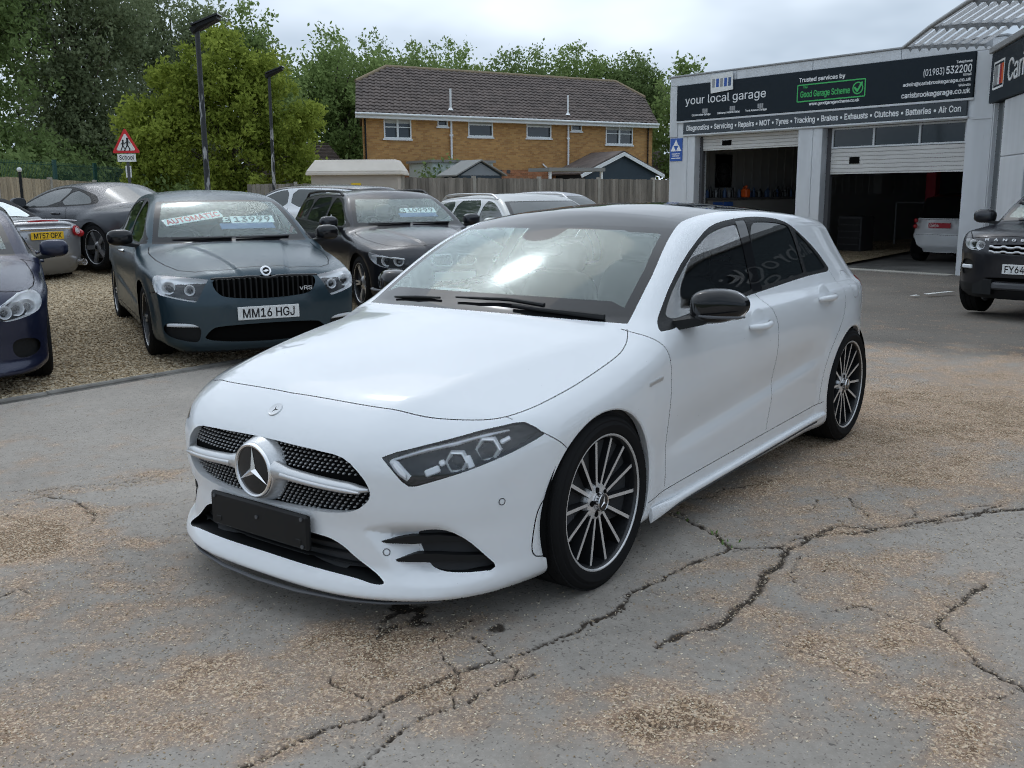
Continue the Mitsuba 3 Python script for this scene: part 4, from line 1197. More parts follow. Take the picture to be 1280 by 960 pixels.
def lamp_post(label, x, y, z0, h, lean, hd, size=1.0):
    k = thing('lamp_post', label, 'lamp post'); top = np.array([x - lean[0], y - lean[1], h])
    part(k, 'column', cat(tube([(x, y, z0), (x - lean[0] * .3, y - lean[1] * .3, z0 + (h - z0) * .3), top], [.055, .05, .042], 12), cyl((x, y, z0), (x, y, z0 + .35), .085, n=12)), 'post_black', 30)
    M = frame(top, (math.cos(hd), math.sin(hd), 0), (-math.sin(hd), math.cos(hd), 0), (0, 0, 1)) @ _ry(0, 0, 0, -.35)
    part(k, 'lamp_head', app(M, trimesh.convex.convex_hull(np.vstack([box(-.10, .0, -.06, .06, -.05, .05).vertices, box(.05, .42 * size, -.11, .11, .0, .055).vertices]))), 'plastic_black')
    part(k, 'solar_panel', app(M, box(-.05, .46 * size, -.14, .14, .058, .085)), 'gloss_black')
    return k


lamp_post('black lamp post nearest the camera, with peeling paint, behind the teal saloon', -6.39, -11.96, .15, 4.25, (.18, .25), math.radians(125))
lamp_post('black lamp post farther back, in front of the bright green tree', -13.85, -19.2, -.05, 4.65, (.22, .2), math.radians(125))
lamp_post('distant thin lamp post among the trees at far left', -15.4, -35.8, -.1, 4.62, (.12, .15), math.radians(215))
k = thing('bollard_post', 'short thin black post before the pale fence at far left', 'post')
part(k, 'column', cat(cyl((-5.96, -17.55, .2), (-5.96, -17.55, 1.95), .03, n=10), cyl((-5.96, -17.55, .2), (-5.96, -17.55, 1.35), .055, n=10)), 'plastic_black', 30)
part(k, 'cap', ellip((-5.96, -17.55, 1.98), (.05, .05, .05)), 'lens_white', True)
SM = frame((-10.30, -20.58, 2.52), (-.592, .806, 0), (0, 0, 1), (.806, .592, 0)); sx_ = T(SM.tolist())
k = thing('school_sign', 'red triangular children crossing sign with School plate below, before the trees', 'road sign')
tri = lambda r_, c=0: sg.Polygon([(r_ * math.cos(a), r_ * math.sin(a) + .20 + c) for a in (math.pi / 2, math.pi * 7 / 6, math.pi * 11 / 6)]).buffer(.03)
part(k, 'red_border', prism(tri(.36), .012), 'ink_red', False, sx_)
part(k, 'white_face', prism(tri(.235), .005, off=.0125), 'plate_white', False, sx_)
def kid(x, s): 
    g = [sg.Point(x, .185 * s + .13).buffer(.026 * s), sg.LineString([(x, .15 * s + .13), (x - .01, .06 * s + .12)]).buffer(.022 * s), sg.LineString([(x - .01, .06 * s + .12), (x + .045 * s, -.01 + .10), (x + .03 * s, .06)]).buffer(.012 * s), sg.LineString([(x - .01, .06 * s + .12), (x - .05 * s, .10), (x - .075 * s, .055)]).buffer(.012 * s), sg.LineString([(x, .14 * s + .13), (x + .055 * s, .10 * s + .12)]).buffer(.009 * s), sg.LineString([(x, .14 * s + .13), (x - .055 * s, .09 * s + .13)]).buffer(.009 * s)]
    return shapely.union_all(g)
part(k, 'children_symbol', prism(kid(.055, 1.15).union(kid(-.06, .9)), .004, off=.018), 'ink_black', False, sx_)
pl_ = part(k, 'school_plate', box(-.235, .235, -.23, -.03, 0, .012), 'plate_white', False, sx_)
part(pl_, 'plate_lettering', app(mat4(0, -.172, .0122), text('School', .105, .003, True, .38)), 'ink_black', False, sx_)
part(k, 'sign_post', cyl((0, -2.8, -.05), (0, .35, -.05), .038, n=10), 'plastic_grey', True, sx_)
k = thing('white_notice', 'small white notice on a post behind the mesh fence near the first lamp post', 'notice')
NM = T(frame((-12.1, -23.4, 1.9), (-.592, .806, 0), (0, 0, 1), (.806, .592, 0)).tolist())
part(k, 'board', cat(box(-.08, .08, .05, .38, 0, .02), box(-.09, .09, -.3, -.14, 0, .02)), 'plate_white', False, NM); part(k, 'post', cyl((0, -2, -.04), (0, .3, -.04), .03, n=8), 'plastic_grey', True, NM)

# ---------------------------------------------------------------- the garage: x along its front, y up, z out
GM = frame((-16.211, -1.88, 0), (math.cos(math.radians(75)), math.sin(math.radians(75)), 0), (0, 0, 1), (math.sin(math.radians(75)), -math.cos(math.radians(75)), 0))
gx = T(GM.tolist()); G0 = -.22
gar = thing('garage_building', 'grey clad garage workshop with dark sign fascia and two half raised shutters', 'garage')
P_ = lambda nm, m, b, sm=False, **k: part(gar, nm, m, b, sm, gx, **k)
xs_ = np.linspace(-7.6, .62, 5)
for a, b in zip(xs_[:-1], xs_[1:]):
    P_('cladding_panel', box(a + .006, b - .006, 3.965, 4.17, -.28, .02, .006), 'cladding')
P_('cladding_panel', box(-7.6, -7.345, 2.745, 3.96, -.28, .02, .006), 'cladding'); P_('cladding_panel', box(.105, .62, 2.72, 3.96, -.28, .02, .006), 'cladding')
P_('cladding_panel', box(-7.34, .10, 2.745, 3.96, -.28, -.002), 'cladding')
P_('coping', box(-7.66, .66, 4.172, 4.21, -.34, .05, .008), 'cladding_side')
for a, b in ((-7.6, -6.78), (-3.79, -3.18), (0, .60)):
    P_('pillar', cat(box(a, b - (.24 if a < -1 else .0), G0 - .1, 2.742, -.45, .0, .006), box(b - .235, b, G0 - .1, 2.742, -.45, -.004, .006) if a < -1 else box(b - .26, b - .25, G0, 2.7, -.01, .002)), 'cladding')
P_('roof', box(-7.58, 6.0, 3.0, 3.2, -12, -.3), 'cladding_side')
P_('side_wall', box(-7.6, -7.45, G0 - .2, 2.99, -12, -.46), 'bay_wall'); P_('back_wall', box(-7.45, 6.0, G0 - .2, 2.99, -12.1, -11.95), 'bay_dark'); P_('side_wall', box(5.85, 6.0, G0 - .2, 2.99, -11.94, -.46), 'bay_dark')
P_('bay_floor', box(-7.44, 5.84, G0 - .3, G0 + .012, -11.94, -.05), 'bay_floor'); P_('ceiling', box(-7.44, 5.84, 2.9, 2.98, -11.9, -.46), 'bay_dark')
P_('threshold', box(-6.78, 0, G0 - .2, G0 + .016, -.02, .28), 'concrete')
for q in np.arange(-11.5, -.8, .35): P_('wall_rib', box(-7.448, -7.42, 1.3, 2.9, q, q + .03), 'bay_wall')
for a, b in ((-6.78, -6.70), (-3.87, -3.792), (-3.178, -3.08), (-.09, -.002)): P_('door_track', box(a, b, G0, 2.74, -.30, -.20), 'bay_dark')
# shutters
sh = P_('shutter_door', box(-6.70, -3.87, 2.40, 2.43, -.28, -.22), 'shutter')
for q in range(4): part(sh, 'slat', box(-6.70, -3.87, 2.435 + q * .077, 2.507 + q * .077, -.28, -.215 + .004 * (q % 2), .004), 'shutter', False, gx)
part(sh, 'vent', box(-6.10, -5.82, 2.50, 2.62, -.212, -.204), 'void_black', False, gx)
sh = P_('shutter_door', box(-3.08, -.09, 1.77, 1.80, -.28, -.22), 'shutter')
for q in range(6): part(sh, 'slat', box(-3.08, -.09, 1.805 + q * .083, 1.883 + q * .083, -.28, -.215 + .004 * (q % 2), .004), 'shutter', False, gx)
part(sh, 'vent', box(-2.62, -2.38, 1.98, 2.12, -.212, -.204), 'void_black', False, gx)
part(sh, 'window_frame', cat(box(-3.08, -.09, 2.31, 2.345, -.27, -.21), box(-3.08, -.09, 2.70, 2.735, -.27, -.21), *[box(a, a + .04, 2.346, 2.699, -.27, -.212) for a in (-3.08, -2.10, -1.08, -.13)]), 'cladding', False, gx)
for a, b in ((-3.035, -2.105), (-2.055, -1.085), (-1.035, -.135)): part(sh, 'pane', box(a, b, 2.348, 2.697, -.25, -.24), 'dark_glazing', False, gx)
# the sign and its lettering
sn_ = P_('sign', box(-7.34, .10, 3.13, 3.955, .0, .06, .004), 'sign_dark')
sb_ = P_('services_board', box(-7.13, 0.0, 2.80, 3.075, .0, .045, .004), 'sign_board')
P_('sign_edge', cat(box(-7.16, .03, 2.765, 2.795, .0, .05), box(-7.36, .12, 3.085, 3.125, .0, .05)), 'cladding')
def L_(parent, s, x, y, h, bs, bold=False, width=None, z=.0605, right=None, name='lettering'):
    m = text(s, h, .006, bold, width)
    if right is not None: x = right - m.vertices[:, 0].max()
    return part(parent, name, app(mat4(x, y, z), m), bs, False, gx)
L_(sn_, 'your local garage', -5.86, 3.50, .185, 'ink_white', False, 2.40)
for x_, s_ in ((-6.55, 'Carisbrooke Garage'), (-5.72, 'Salisway Vehicle Sales'), (-4.92, 'York Avenue Garage')):
    part(sn_, 'small_logo', app(mat4(x_ + .12, 3.315, .0605), cat(*[box(-.08 + .055 * q, -.035 + .055 * q, -.045, .055, 0, .004) for q in range(3)])), 'bottle_grey', False, gx)
    L_(sn_, s_, x_, 3.215, .045, 'ink_white', True)
L_(sn_, 'Trusted services by', -3.22, 3.735, .085, 'ink_white', True, 1.14)
b_ = sg.box(-3.80, 3.345, -2.19, 3.655).buffer(.03).difference(sg.box(-3.80, 3.345, -2.19, 3.655).buffer(.005))
part(sn_, 'green_frame', prism(b_, .005, off=.0605), 'ink_green', False, gx)
L_(sn_, 'The', -3.62, 3.60, .045, 'ink_green', True); L_(sn_, 'Good Garage Scheme', -3.13, 3.415, .125, 'ink_green', True, 1.22)
part(sn_, 'tick', prism(sg.Point(-2.34, 3.50).buffer(.125).difference(sg.Point(-2.34, 3.50).buffer(.10)).union(sg.LineString([(-2.41, 3.51), (-2.35, 3.44), (-2.25, 3.60)]).buffer(.022)), .005, off=.0605), 'ink_green', False, gx)
L_(sn_, 'www.goodgaragescheme.co.uk', -2.90, 3.235, .062, 'ink_white', True, 1.22)
L_(sn_, '(01983)', -.70, 3.60, .125, 'ink_white', False, .42); L_(sn_, '532200', -.20, 3.60, .135, 'ink_white', True, .50)
L_(sn_, 'Telephone', 0, 3.775, .045, 'ink_white', True, None, right=.05); L_(sn_, 'Email', 0, 3.535, .045, 'ink_white', True, None, right=.05); L_(sn_, 'Website', 0, 3.345, .045, 'ink_white', True, None, right=.05)
L_(sn_, 'admin@carisbrookegarage.co.uk', 0, 3.435, .066, 'ink_white', True, 1.38, right=.05); L_(sn_, 'carisbrookegarage.co.uk', 0, 3.215, .095, 'ink_white', True, 1.40, right=.05)
L_(sb_, 'Diagnostics • Servicing • Repairs • MOT • Tyres • Tracking • Brakes • Exhausts • Clutches • Batteries • Air Con', -3.56, 2.885, .115, 'ink_white', True, 6.9, z=.0455)
k = P_('leaflet_board', app(mat4(-5.93, 3.92, .075) @ frame((0, 0, 0), (math.cos(.06), math.sin(.06), 0), (-math.sin(.06), math.cos(.06), 0), (0, 0, 1)), box(-.33, .33, -.20, .21, 0, .012)), 'plate_white')
for q in range(5): part(k, 'panel_print', app(mat4(-6.17 + q * .12, 3.92, .0885), box(-.04, .04, -.09, .10, 0, .003)), ('bottle_grey', 'ink_blue', 'bottle_grey', 'ink_blue', 'bottle_blue')[q], False, gx)
k = P_('test_station_sign', box(-7.57, -7.17, 2.17, 2.72, .002, .02, .004), 'ink_blue')
tr_ = [sg.Polygon([(-7.37 + dx - .085, 2.50 + dy), (-7.37 + dx + .085, 2.50 + dy), (-7.37 + dx, 2.65 + dy)]) for dx, dy in ((0, .04), (-.09, -.09), (.09, -.09))]
part(k, 'triangles', prism(shapely.union_all([t_.difference(t_.buffer(-.028)) if 0 else t_ for t_ in tr_]), .004, off=.0205), 'ink_white', False, gx)
for z_, w_ in ((2.335, .26), (2.285, .22), (2.23, .30)): part(k, 'text_line', box(-7.37 - w_ / 2, -7.37 + w_ / 2, z_, z_ + .02, .0205, .024), 'ink_white', False, gx)
# things inside
k = thing('long_shelf', 'long shelf with cupboards along the side wall of the left garage bay', 'shelf'); part(k, 'top', box(-7.43, -6.95, 1.20, 1.26, -5.4, -.7), 'bay_dark', False, gx); part(k, 'cupboard', box(-7.42, -7.0, G0 + .02, 1.195, -5.3, -.8), 'bay_wall', False, gx)
for q in (-1.35, -1.75): part(k, 'blue_tray', box(-6.998, -6.97, 1.05, 1.15, q, q + .35), 'ink_blue', False, gx)
br = np.random.default_rng(8)
for q in range(34):
    z_ = -.95 - q * .122; h_ = br.uniform(.16, .30); w_ = br.uniform(.035, .055)
    m = lathe([(.001, 0), (w_, 0), (w_, h_ * .68), (w_ * .42, h_ * .82), (w_ * .42, h_), (.001, h_)], 12)
    k = solo('bottle', app(mat4(-7.15 + br.uniform(-.06, .06), 1.262, z_), m), ('bottle_grey', 'bottle_black', 'bottle_blue', 'bottle_black')[br.integers(4)], 'plastic workshop bottle in the row along the shelf inside the left bay', 'bottle', 40, 'bottles along the garage shelf', gx)
solo('orange_canister', app(mat4(-6.98, 1.262, -2.25), cat(box(-.10, .10, 0, .22, -.09, .09, .03), cyl((0, .2, 0), (.03, .30, 0), .03, n=10), tube([(-.08, .2, 0), (-.05, .27, 0), (.05, .27, 0)], .014, 6))), 'orange_plastic', 'bright orange canister standing among the bottles on the garage shelf', 'canister', 30, xf=gx)
k = thing('wheel_poster', 'dark poster of an alloy wheel on the wall of the left bay', 'poster'); part(k, 'sheet', box(-7.418, -7.41, 1.52, 2.36, -2.2, -1.55), 'void_black', False, gx)
ang_ = np.arange(20) * 2 * np.pi / 20
part(k, 'wheel_print', cat(*[tube([(-7.408, 1.86 + .04 * math.sin(a), -1.87 + .04 * math.cos(a)), (-7.408, 1.86 + .26 * math.sin(a), -1.87 + .26 * math.cos(a))], .005, 4) for a in ang_], tube([(-7.408, 1.86 + .28 * math.sin(a), -1.87 + .28 * math.cos(a)) for a in np.linspace(0, 6.283, 33)], .006, 4)), 'plastic_grey', False, gx)
k = thing('car_lift', 'red two post car lift deep in the right garage bay', 'car lift')
for x_ in (-4.5, -2.2): part(k, 'post', box(x_ - .14, x_ + .14, G0, 2.6, -7.2, -6.95, .02), 'red_paint', False, gx)
part(k, 'beam', box(-4.5, -2.2, 2.62, 2.75, -7.15, -7.0), 'red_paint', False, gx)
k = thing('tool_cabinet', 'grey tool cabinet in the gloom of the right garage bay', 'cabinet'); part(k, 'carcass', box(-5.6, -4.9, G0, .75, -5.0, -4.4, .02), 'plastic_grey', False, gx)
for q in range(5): part(k, 'drawer', box(-5.56, -4.94, G0 + .08 + q * .17, G0 + .23 + q * .17, -4.398, -4.38), 'bottle_black', False, gx)
k = thing('wall_cabinet', 'pale wall cabinet high on the side wall of the garage', 'cabinet'); part(k, 'carcass', box(-7.44, -7.15, 1.3, 1.95, -9.4, -8.9, .01), 'bay_wall', False, gx)
k = thing('work_frame', 'pale metal work frame standing at the back of the right bay', 'frame')
part(k, 'tube', tube([(-6.2, G0, -8.2), (-6.2, 1.05, -8.2), (-4.9, 1.05, -8.2), (-4.9, G0, -8.2)], .03, 8), 'bottle_grey', 30, gx)
# ---------------------------------------------------------------- the showroom beside it
RM = frame((-15.73, -1.43, 0), (.9205, .3907, 0), (0, 0, 1), (.3907, -.9205, 0)); rx_ = T(RM.tolist())
shr = thing('showroom_building', 'showroom with dark sign fascia and grey columns at the right edge', 'showroom')
Q_ = lambda nm, m, b, sm=False, **k: part(shr, nm, m, b, sm, rx_, **k)
fs = Q_('sign_fascia', box(.0, 7.4, 2.96, 3.83, -.25, .0, .01), 'sign_dark')
fs2 = Q_('sign_fascia', box(7.6, 15.5, 2.10, 2.98, -.25, .0, .01), 'sign_dark')
part(fs2, 'lettering', app(mat4(10.9, 2.42, .0005), text('Carisbrooke Garage', .25, .012, False, 4.3)), 'faint_grey', False, rx_)
Q_('roof', box(7.5, 15.6, 2.99, 3.10, -7, .04, .01), 'cladding_side')
def R_(s, x, y, h, bs, width=None, left=None):
    m = text(s, h, .012, False, width)
    if left is not None: x = left - m.vertices[:, 0].min()
    return part(fs, 'lettering', app(mat4(x, y, .0005), m), bs, False, rx_)
R_('Carisbrooke Garage', 0, 3.22, .36, 'ink_white', 5.4, left=1.36)
part(fs, 'logo_frame', prism(sg.box(.28, 3.20, 1.02, 3.62).buffer(.03).difference(sg.box(.28, 3.20, 1.02, 3.62).buffer(-.005)), .006, off=.0005), 'ink_white', False, rx_)
for q, bs in enumerate(('bottle_grey', 'bottle_grey', 'ink_white', 'red_paint', 'orange_plastic')): part(fs, 'logo_stripe', box(.33 + q * .135, .44 + q * .135, 3.24, 3.58, .0005, .006), bs, False, rx_)
Q_('roof', box(-.1, 7.49, 3.84, 3.95, -7, .04, .01), 'cladding_side')
Q_('end_wall', box(7.42, 7.5, 3.11, 3.84, -7, 0), 'cladding')
Q_('dark_glazing', box(.30, .98, G0 - .1, 2.95, -.2, -.12), 'shop_glass')
Q_('corner_trim', cat(box(.12, .16, G0 - .1, 2.95, -.2, -.05), box(.24, .30, G0 - .1, 2.95, -.2, -.05)), 'cladding')
for a in (1.0, 5.85):
    c_ = Q_('column', box(a, a + 1.62, G0 - .1, 1.98, -.5, -.06, .012), 'cladding'); part(c_, 'column_panel', box(a, a + 1.62, 1.99, 2.95, -.5, -.06, .012), 'cladding', False, rx_)
for a, b in ((2.63, 5.84),):
    n_w = int(round((b - a) / 1.3))
    for q in range(n_w): Q_('window_pane', box(a + (b - a) * q / n_w + .03, a + (b - a) * (q + 1) / n_w - .03, G0 + .05, 2.9, -.34, -.32), 'shop_glass')
    Q_('window_frame', cat(*[box(a + (b - a) * q / n_w - .03, a + (b - a) * q / n_w + .03, G0, 2.95, -.38, -.29) for q in range(n_w + 1)]), 'plastic_grey')
for q in range(6): Q_('window_pane', box(7.6 + q * 1.3, 8.84 + q * 1.3, G0 + .05, 2.09, -.34, -.32), 'shop_glass'); Q_('window_frame', box(8.85 + q * 1.3, 8.89 + q * 1.3, G0, 2.09, -.38, -.29), 'plastic_grey')
Q_('back_wall', box(0, 15.5, G0 - .2, 2.0, -6.9, -6.7), 'bay_dark')
can = thing('louvre_canopy', 'curved white metal louvre canopy over the showroom sign at top right', 'canopy')
out = lambda u: np.interp(u, [-.1, 2.3, 4.6, 7, 9, 12.5], [1.50, 1.42, 1.25, .9, .9, .9])
for q in np.linspace(.12, .96, 9):
    us = np.linspace(-.05, 7.3, 30); P = np.stack([us, 0 * us + 4.02 + .03 * np.sin(q * 3), out(us) * q], 1)
    m = app(np.eye(4)[[1, 0, 2, 3]], ribbon_tube(P[:, [1, 0, 2]], .012, .055, 8))
    part(can, 'louvre', m, 'louvre_white', 30, rx_)
us = np.linspace(-.15, 7.3, 30)
part(can, 'edge_tube', tube(np.stack([us, 4.03 + 0 * us, out(us)], 1), .035, 8), 'cladding_side', True, rx_)
for u_ in (-.05, 2.3, 4.6, 6.9):
    o_ = out(u_); teeth = [(0, 3.96), (0, 4.10)] + [(o_, 4.06), (o_, 4.0)] + [p for q in np.linspace(.93, .07, 9) for p in ((o_ * q + .035, 3.985), (o_ * q, 3.93), (o_ * q - .035, 3.985))]
    part(can, 'bracket', app(np.eye(4)[[2, 1, 0, 3]] * 1.0 + 0, app(mat4(0, 0, u_ - .015), prism(teeth, .03))), 'cladding_side', False, rx_)

# ---------------------------------------------------------------- the white hatchback in front
INTAKE = smooth_poly([(.430, .372), (.52, .402), (.63, .408), (.695, .392), (.74, .342), (.775, .272), (.80, .195), (.745, .182), (.575, .176), (.525, .24), (.475, .32)], 2)
HERO = Body(
    side=curve((.05, .72), (.13, .82), (.17, .858), (.22, .868), (.30, .870), (.42, .874), (.55, .884), (.70, .895), (.78, .897), (.84, .893), (.885, .884), (.912, .872), (.932, .845), (1.0, .803), (1.1, .757), (1.2, .711), (1.28, .672), (1.34, .640), (1.40, .60), (1.5, .5), k=41),
    hood=curve((2.6, .30), (2.38, .60), (2.27, .674), (2.165, .732), (2.06, .770), (1.9, .815), (1.7, .86), (1.4, .910), (1.15, .942), (.95, .963), (.6, .99), (0, 1.03), (-1, 1.03), (-2.5, 1.03)),
    roof=curve((1.2, 1.13), (.7, 1.26), (.4, 1.325), (.2, 1.362), (0, 1.383), (-.3, 1.398), (-.6, 1.398), (-1.0, 1.380), (-1.4, 1.345), (-1.8, 1.29), (-2.2, 1.2)),
    nose=curve((.05, 2.10), (.11, 2.18), (.145, 2.255), (.18, 2.245), (.24, 2.212), (.35, 2.212), (.45, 2.225), (.55, 2.228), (.62, 2.218), (.68, 2.195), (.76, 2.135), (.9, 2.0)),
    tail=curve((.1, -2.05), (.3, -2.16), (.55, -2.205), (.75, -2.195), (.95, -2.14), (1.05, -2.03), (1.3, -1.80), (1.45, -1.70)),
    dents=[(INTAKE, .045, .07)], bevel=(.70, -.22, .40))
WHITE = 'paint_white'


def build_hero():
    K, B = Kit(), HERO
    m = shell(B, .012, (-2.32, 0, .1), (2.36, .95, 1.44), arch=.352, archz=.332)
    side = lambda q: (q.V[:, 1] > .3) & (q.N[:, 1] > .25)
    front = lambda q: (q.V[:, 0] > 1.5) & (q.N[:, 0] > -.2)
    topc = lambda q: (q.N[:, 2] > .12) & (q.V[:, 2] > .86)
    # --- windows in the sides
    dlo = [(.885, .900), (.865, .925), (.77, .984), (.626, 1.076), (.449, 1.170), (.205, 1.260), (.05, 1.298), (-.16, 1.318), (-.45, 1.326), (-.70, 1.313), (-.86, 1.283), (-.99, 1.212), (-1.12, 1.130), (-1.19, 1.055), (-1.222, 1.003), (-1.0, 1.003), (-.797, 1.000), (-.208, .976), (.115, .962), (.60, .936)]
    dlo = smooth_poly(dlo, 1)
    pane_f = smooth_poly([(.80, .940), (.72, 1.000), (.585, 1.080), (.420, 1.160), (.200, 1.243), (.02, 1.278), (-.19, 1.296), (-.222, 1.29), (-.108, 1.00), (-.09, .990), (.107, .978), (.60, .950)], 2)
    pane_r = smooth_poly([(-.335, 1.300), (-.60, 1.296), (-.80, 1.278), (-.868, 1.255), (-.812, 1.03), (-.80, 1.018), (-.225, .996), (-.213, 1.005)], 2)
    pane_q = smooth_poly([(-.905, 1.245), (-.95, 1.215), (-1.075, 1.125), (-1.141, 1.050), (-1.163, 1.018), (-.86, 1.018), (-.85, 1.025)], 2)
    win, m = take(m, dlo, 'side', side)
    trim = win
    for nm, pl, bs in (('front_door_glass', pane_f, 'glass_side'), ('rear_door_glass', pane_r, 'glass_tint'), ('quarter_glass', pane_q, 'glass_tint')):
        g, trim = take(trim, pl, 'side')
        ipart(K, nm, inset(g, .004), bs)
    bp, trim = take(trim, [(-.222, 1.31), (-.335, 1.312), (-.212, .98), (-.095, .98)], 'side')
    ipart(K, 'pillar_cover', inset(bp, .0015), 'gloss_black')
    ipart(K, 'window_surround', trim, 'satin_black')
    # --- windscreen and roof
    yb = lambda x: np.interp(x, [-2.0, -1.75, -1.2, -.6, -.04, .2, .36, .635, .826, .93, 1.0], [.50, .51, .535, .545, .548, .568, .605, .675, .706, .722, .73])
    xs = np.linspace(-1.74, .93, 40)
    xe = lambda y: 1.085 - .30 * y ** 2
    cowl = [(xe(y), y) for y in np.linspace(.715, 0, 14)]
    black = [(x, yb(x)) for x in xs] + cowl + [(xe(0), -.1), (-1.74, -.1)]
    top, m = take(m, black, 'top', topc)
    xt = lambda y: .40 - .36 * y ** 2
    wsp = [(xt(y), y) for y in np.linspace(-.1, .7, 20)] + [(1.6, .9), (1.6, -.1)]
    ws, top = take(top, wsp, 'top')
    inner = [(xt(0) + .05, -.1)] + [(xt(y) + .045 + .02 * (y > .4), y) for y in np.linspace(0, .50, 14)] + [(x, yb(x) - .045) for x in np.linspace(.36, .86, 14)] + [(xe(y) - .125, y) for y in np.linspace(.60, 0, 12)] + [(xe(0) - .125, -.1)]
    gl, fr = take(ws, inner, 'top')
    sens, gl = take(gl, smooth_poly([(.30, -.10), (.30, .10), (.47, .115), (.565, .075), (.575, -.075), (.47, -.115)], 2), 'top')
    w = K.add('windscreen', both(gl), 'glass_clear')
    K.add('windscreen_edge', both(join(fr, sens)), 'gloss_black', sub=w)
    front_roof, rest = take(top, [(x_, y_) for x_, y_ in [(.19 - .10 * y ** 2, y) for y in np.linspace(-.1, .7, 16)] + [(1.5, .8), (1.5, -.1)]], 'top')
    K.add('roof_front_panel', both(front_roof), 'gloss_roof')
    pan, rails = take(rest, [(-1.15, -.1), (-1.15, .455)] + [(x_, yb(x_) - .075) for x_ in np.linspace(-1.0, .15, 12)] + [(.182, .3), (.186, -.1)], 'top')
    K.add('sunroof_glass', both(inset(pan, .002)), 'gloss_roof')
    K.add('roof_edge', both(rails), 'gloss_black')
    # --- rear screen
    rs, m = take(m, smooth_poly([(-.1, 1.01), (.60, 1.01), (.50, 1.235), (-.1, 1.25)], 1), 'front', lambda q: (q.V[:, 0] < -1.5) & (q.N[:, 0] < -.2))
    K.add('rear_window', both(rs), 'glass_tint')
    # --- lamps, grille and intakes
    lamp = [(-1.147, .618), (-1.10, .634), (-1.00, .655), (-.82, .688), (-.70, .702), (-.665, .701), (-.625, .680), (-.598, .656), (-.66, .634), (-.72, .614), (-.86, .574), (-1.00, .538), (-1.04, .527), (-1.062, .526), (-1.085, .543)]
    cover, m = take(m, lamp, 'diag', front)
    edge = cover
    lens, edge = take(edge, [(a * .990 - .0085, .6 + (b - .606) * .945 + .006) for a, b in lamp], 'diag')
    hl = ipart(K, 'headlight', inset(edge, .001), 'gloss_black')
    lens_in = inset(lens, .002)
    bk = inset(cover, .085); bk = Mesh(bk.V + [-.02, -.02, 0], bk.F, bk.N)
    def lamp_xyz(s, z, dep):
        """a point at lamp coordinates (s, z), dep behind the lens"""
        k = np.argmin((proj2(cover.V, 'diag') - (s, z)) .__pow__(2).sum(1)); return cover.V[k] - cover.N[k] * dep, cover.N[k]
    items = []
    for s0, z0, r in ((-.905, .604, .030), (-.79, .636, .033)):
        p, n = lamp_xyz(s0, z0, .035); n = n * [1, 1, .35]; n = n / np.linalg.norm(n) * .55 + np.array([.55, .1, 0]); n /= np.linalg.norm(n)
        items.append((p, n, r))
    a = np.array([lamp_xyz(s_, z_, .014)[0] for s_, z_ in [(-1.118, .610), (-1.108, .597), (-1.085, .572), (-1.062, .548)]])
    a2 = np.array([lamp_xyz(s_, z_, .018)[0] for s_, z_ in [(-1.108, .617), (-1.0, .644), (-.9, .664), (-.80, .682), (-.72, .692)]])
    hexo = lambda p, n, r: cat(*[app(_face(p, n), q) for q in (lathe([(r * .35, -.040), (r * .62, -.030), (r * 1.02, .0), (r * 1.14, .010), (r * 1.30, .006), (r * 1.42, -.012), (r * 1.3, -.04)], 6, 'z'),)])
    for sgn in (0, 1):
        f = (lambda q: q) if sgn == 0 else (lambda q: flip(q) if isinstance(q, Mesh) else app(FLIP, q))
        K.add('lamp_housing', f(cat(tm(bk.V, bk.F), rim(inset(cover, .003), [-.07, -.06, 0]))), 'lamp_dark', 30, hl[sgn])
        K.add('lamp_cover', f(lens_in), 'lens_clear', 30, hl[sgn])
        K.add('day_light', f(tube(a, [.008, .015, .016, .012], 8)), 'lens_white', 30, hl[sgn])
        K.add('light_strip', f(tube(a2, [.005, .008, .008, .006, .003], 8)), 'silver_trim', 30, hl[sgn])
        for s_, z_, w_, h_ in ((-.985, .574, .026, .012), (-.855, .592, .012, .022), (-.955, .606, .010, .010), (-.73, .665, .020, .008)):
            p, n = lamp_xyz(s_, z_, .026)
            K.add('reflector', f(app(_face(p, n) @ mat4(0, 0, 0, .35), box(-w_, w_, -h_, h_, -.006, .006, .004))), 'reflector', False, hl[sgn])
        for p, n, r in items:
            K.add('projector_bezel', f(hexo(p, n, r)), 'reflector', False, hl[sgn])
            K.add('projector_lens', f(app(_face(p - n * .016, n), ellip((0, 0, 0), (r * .92, r * .92, r * .5)))), 'lens_glass', True, hl[sgn])
            K.add('reflector', f(app(_face(p - n * .02 - np.array([0, 0, r * 1.0]), n), box(-r * 1.3, r * 1.3, -r * .5, r * .2, -.01, .012, .006))), 'reflector', False, hl[sgn])
    grille = smooth_poly([(-.6, .630), (0, .630), (.33, .620), (.405, .605), (.462, .556), (.488, .505), (.480, .472), (.437, .436), (.384, .420), (.30, .411), (.12, .400), (0, .396), (-.6, .396)], 1)
    go, m = take(m, grille, 'front', front)
    K.add('grille_surround', both(_noedge0(rim(go, [-.05, 0, 0]))), WHITE, 30)
    gb = Mesh(go.V + [-.034, 0, 0], go.F, go.N)
    K.add('grille_mesh', both(gb), 'void_black', 30)
    pins = []
    tr = cKDTree(gb.V[:, 1:])
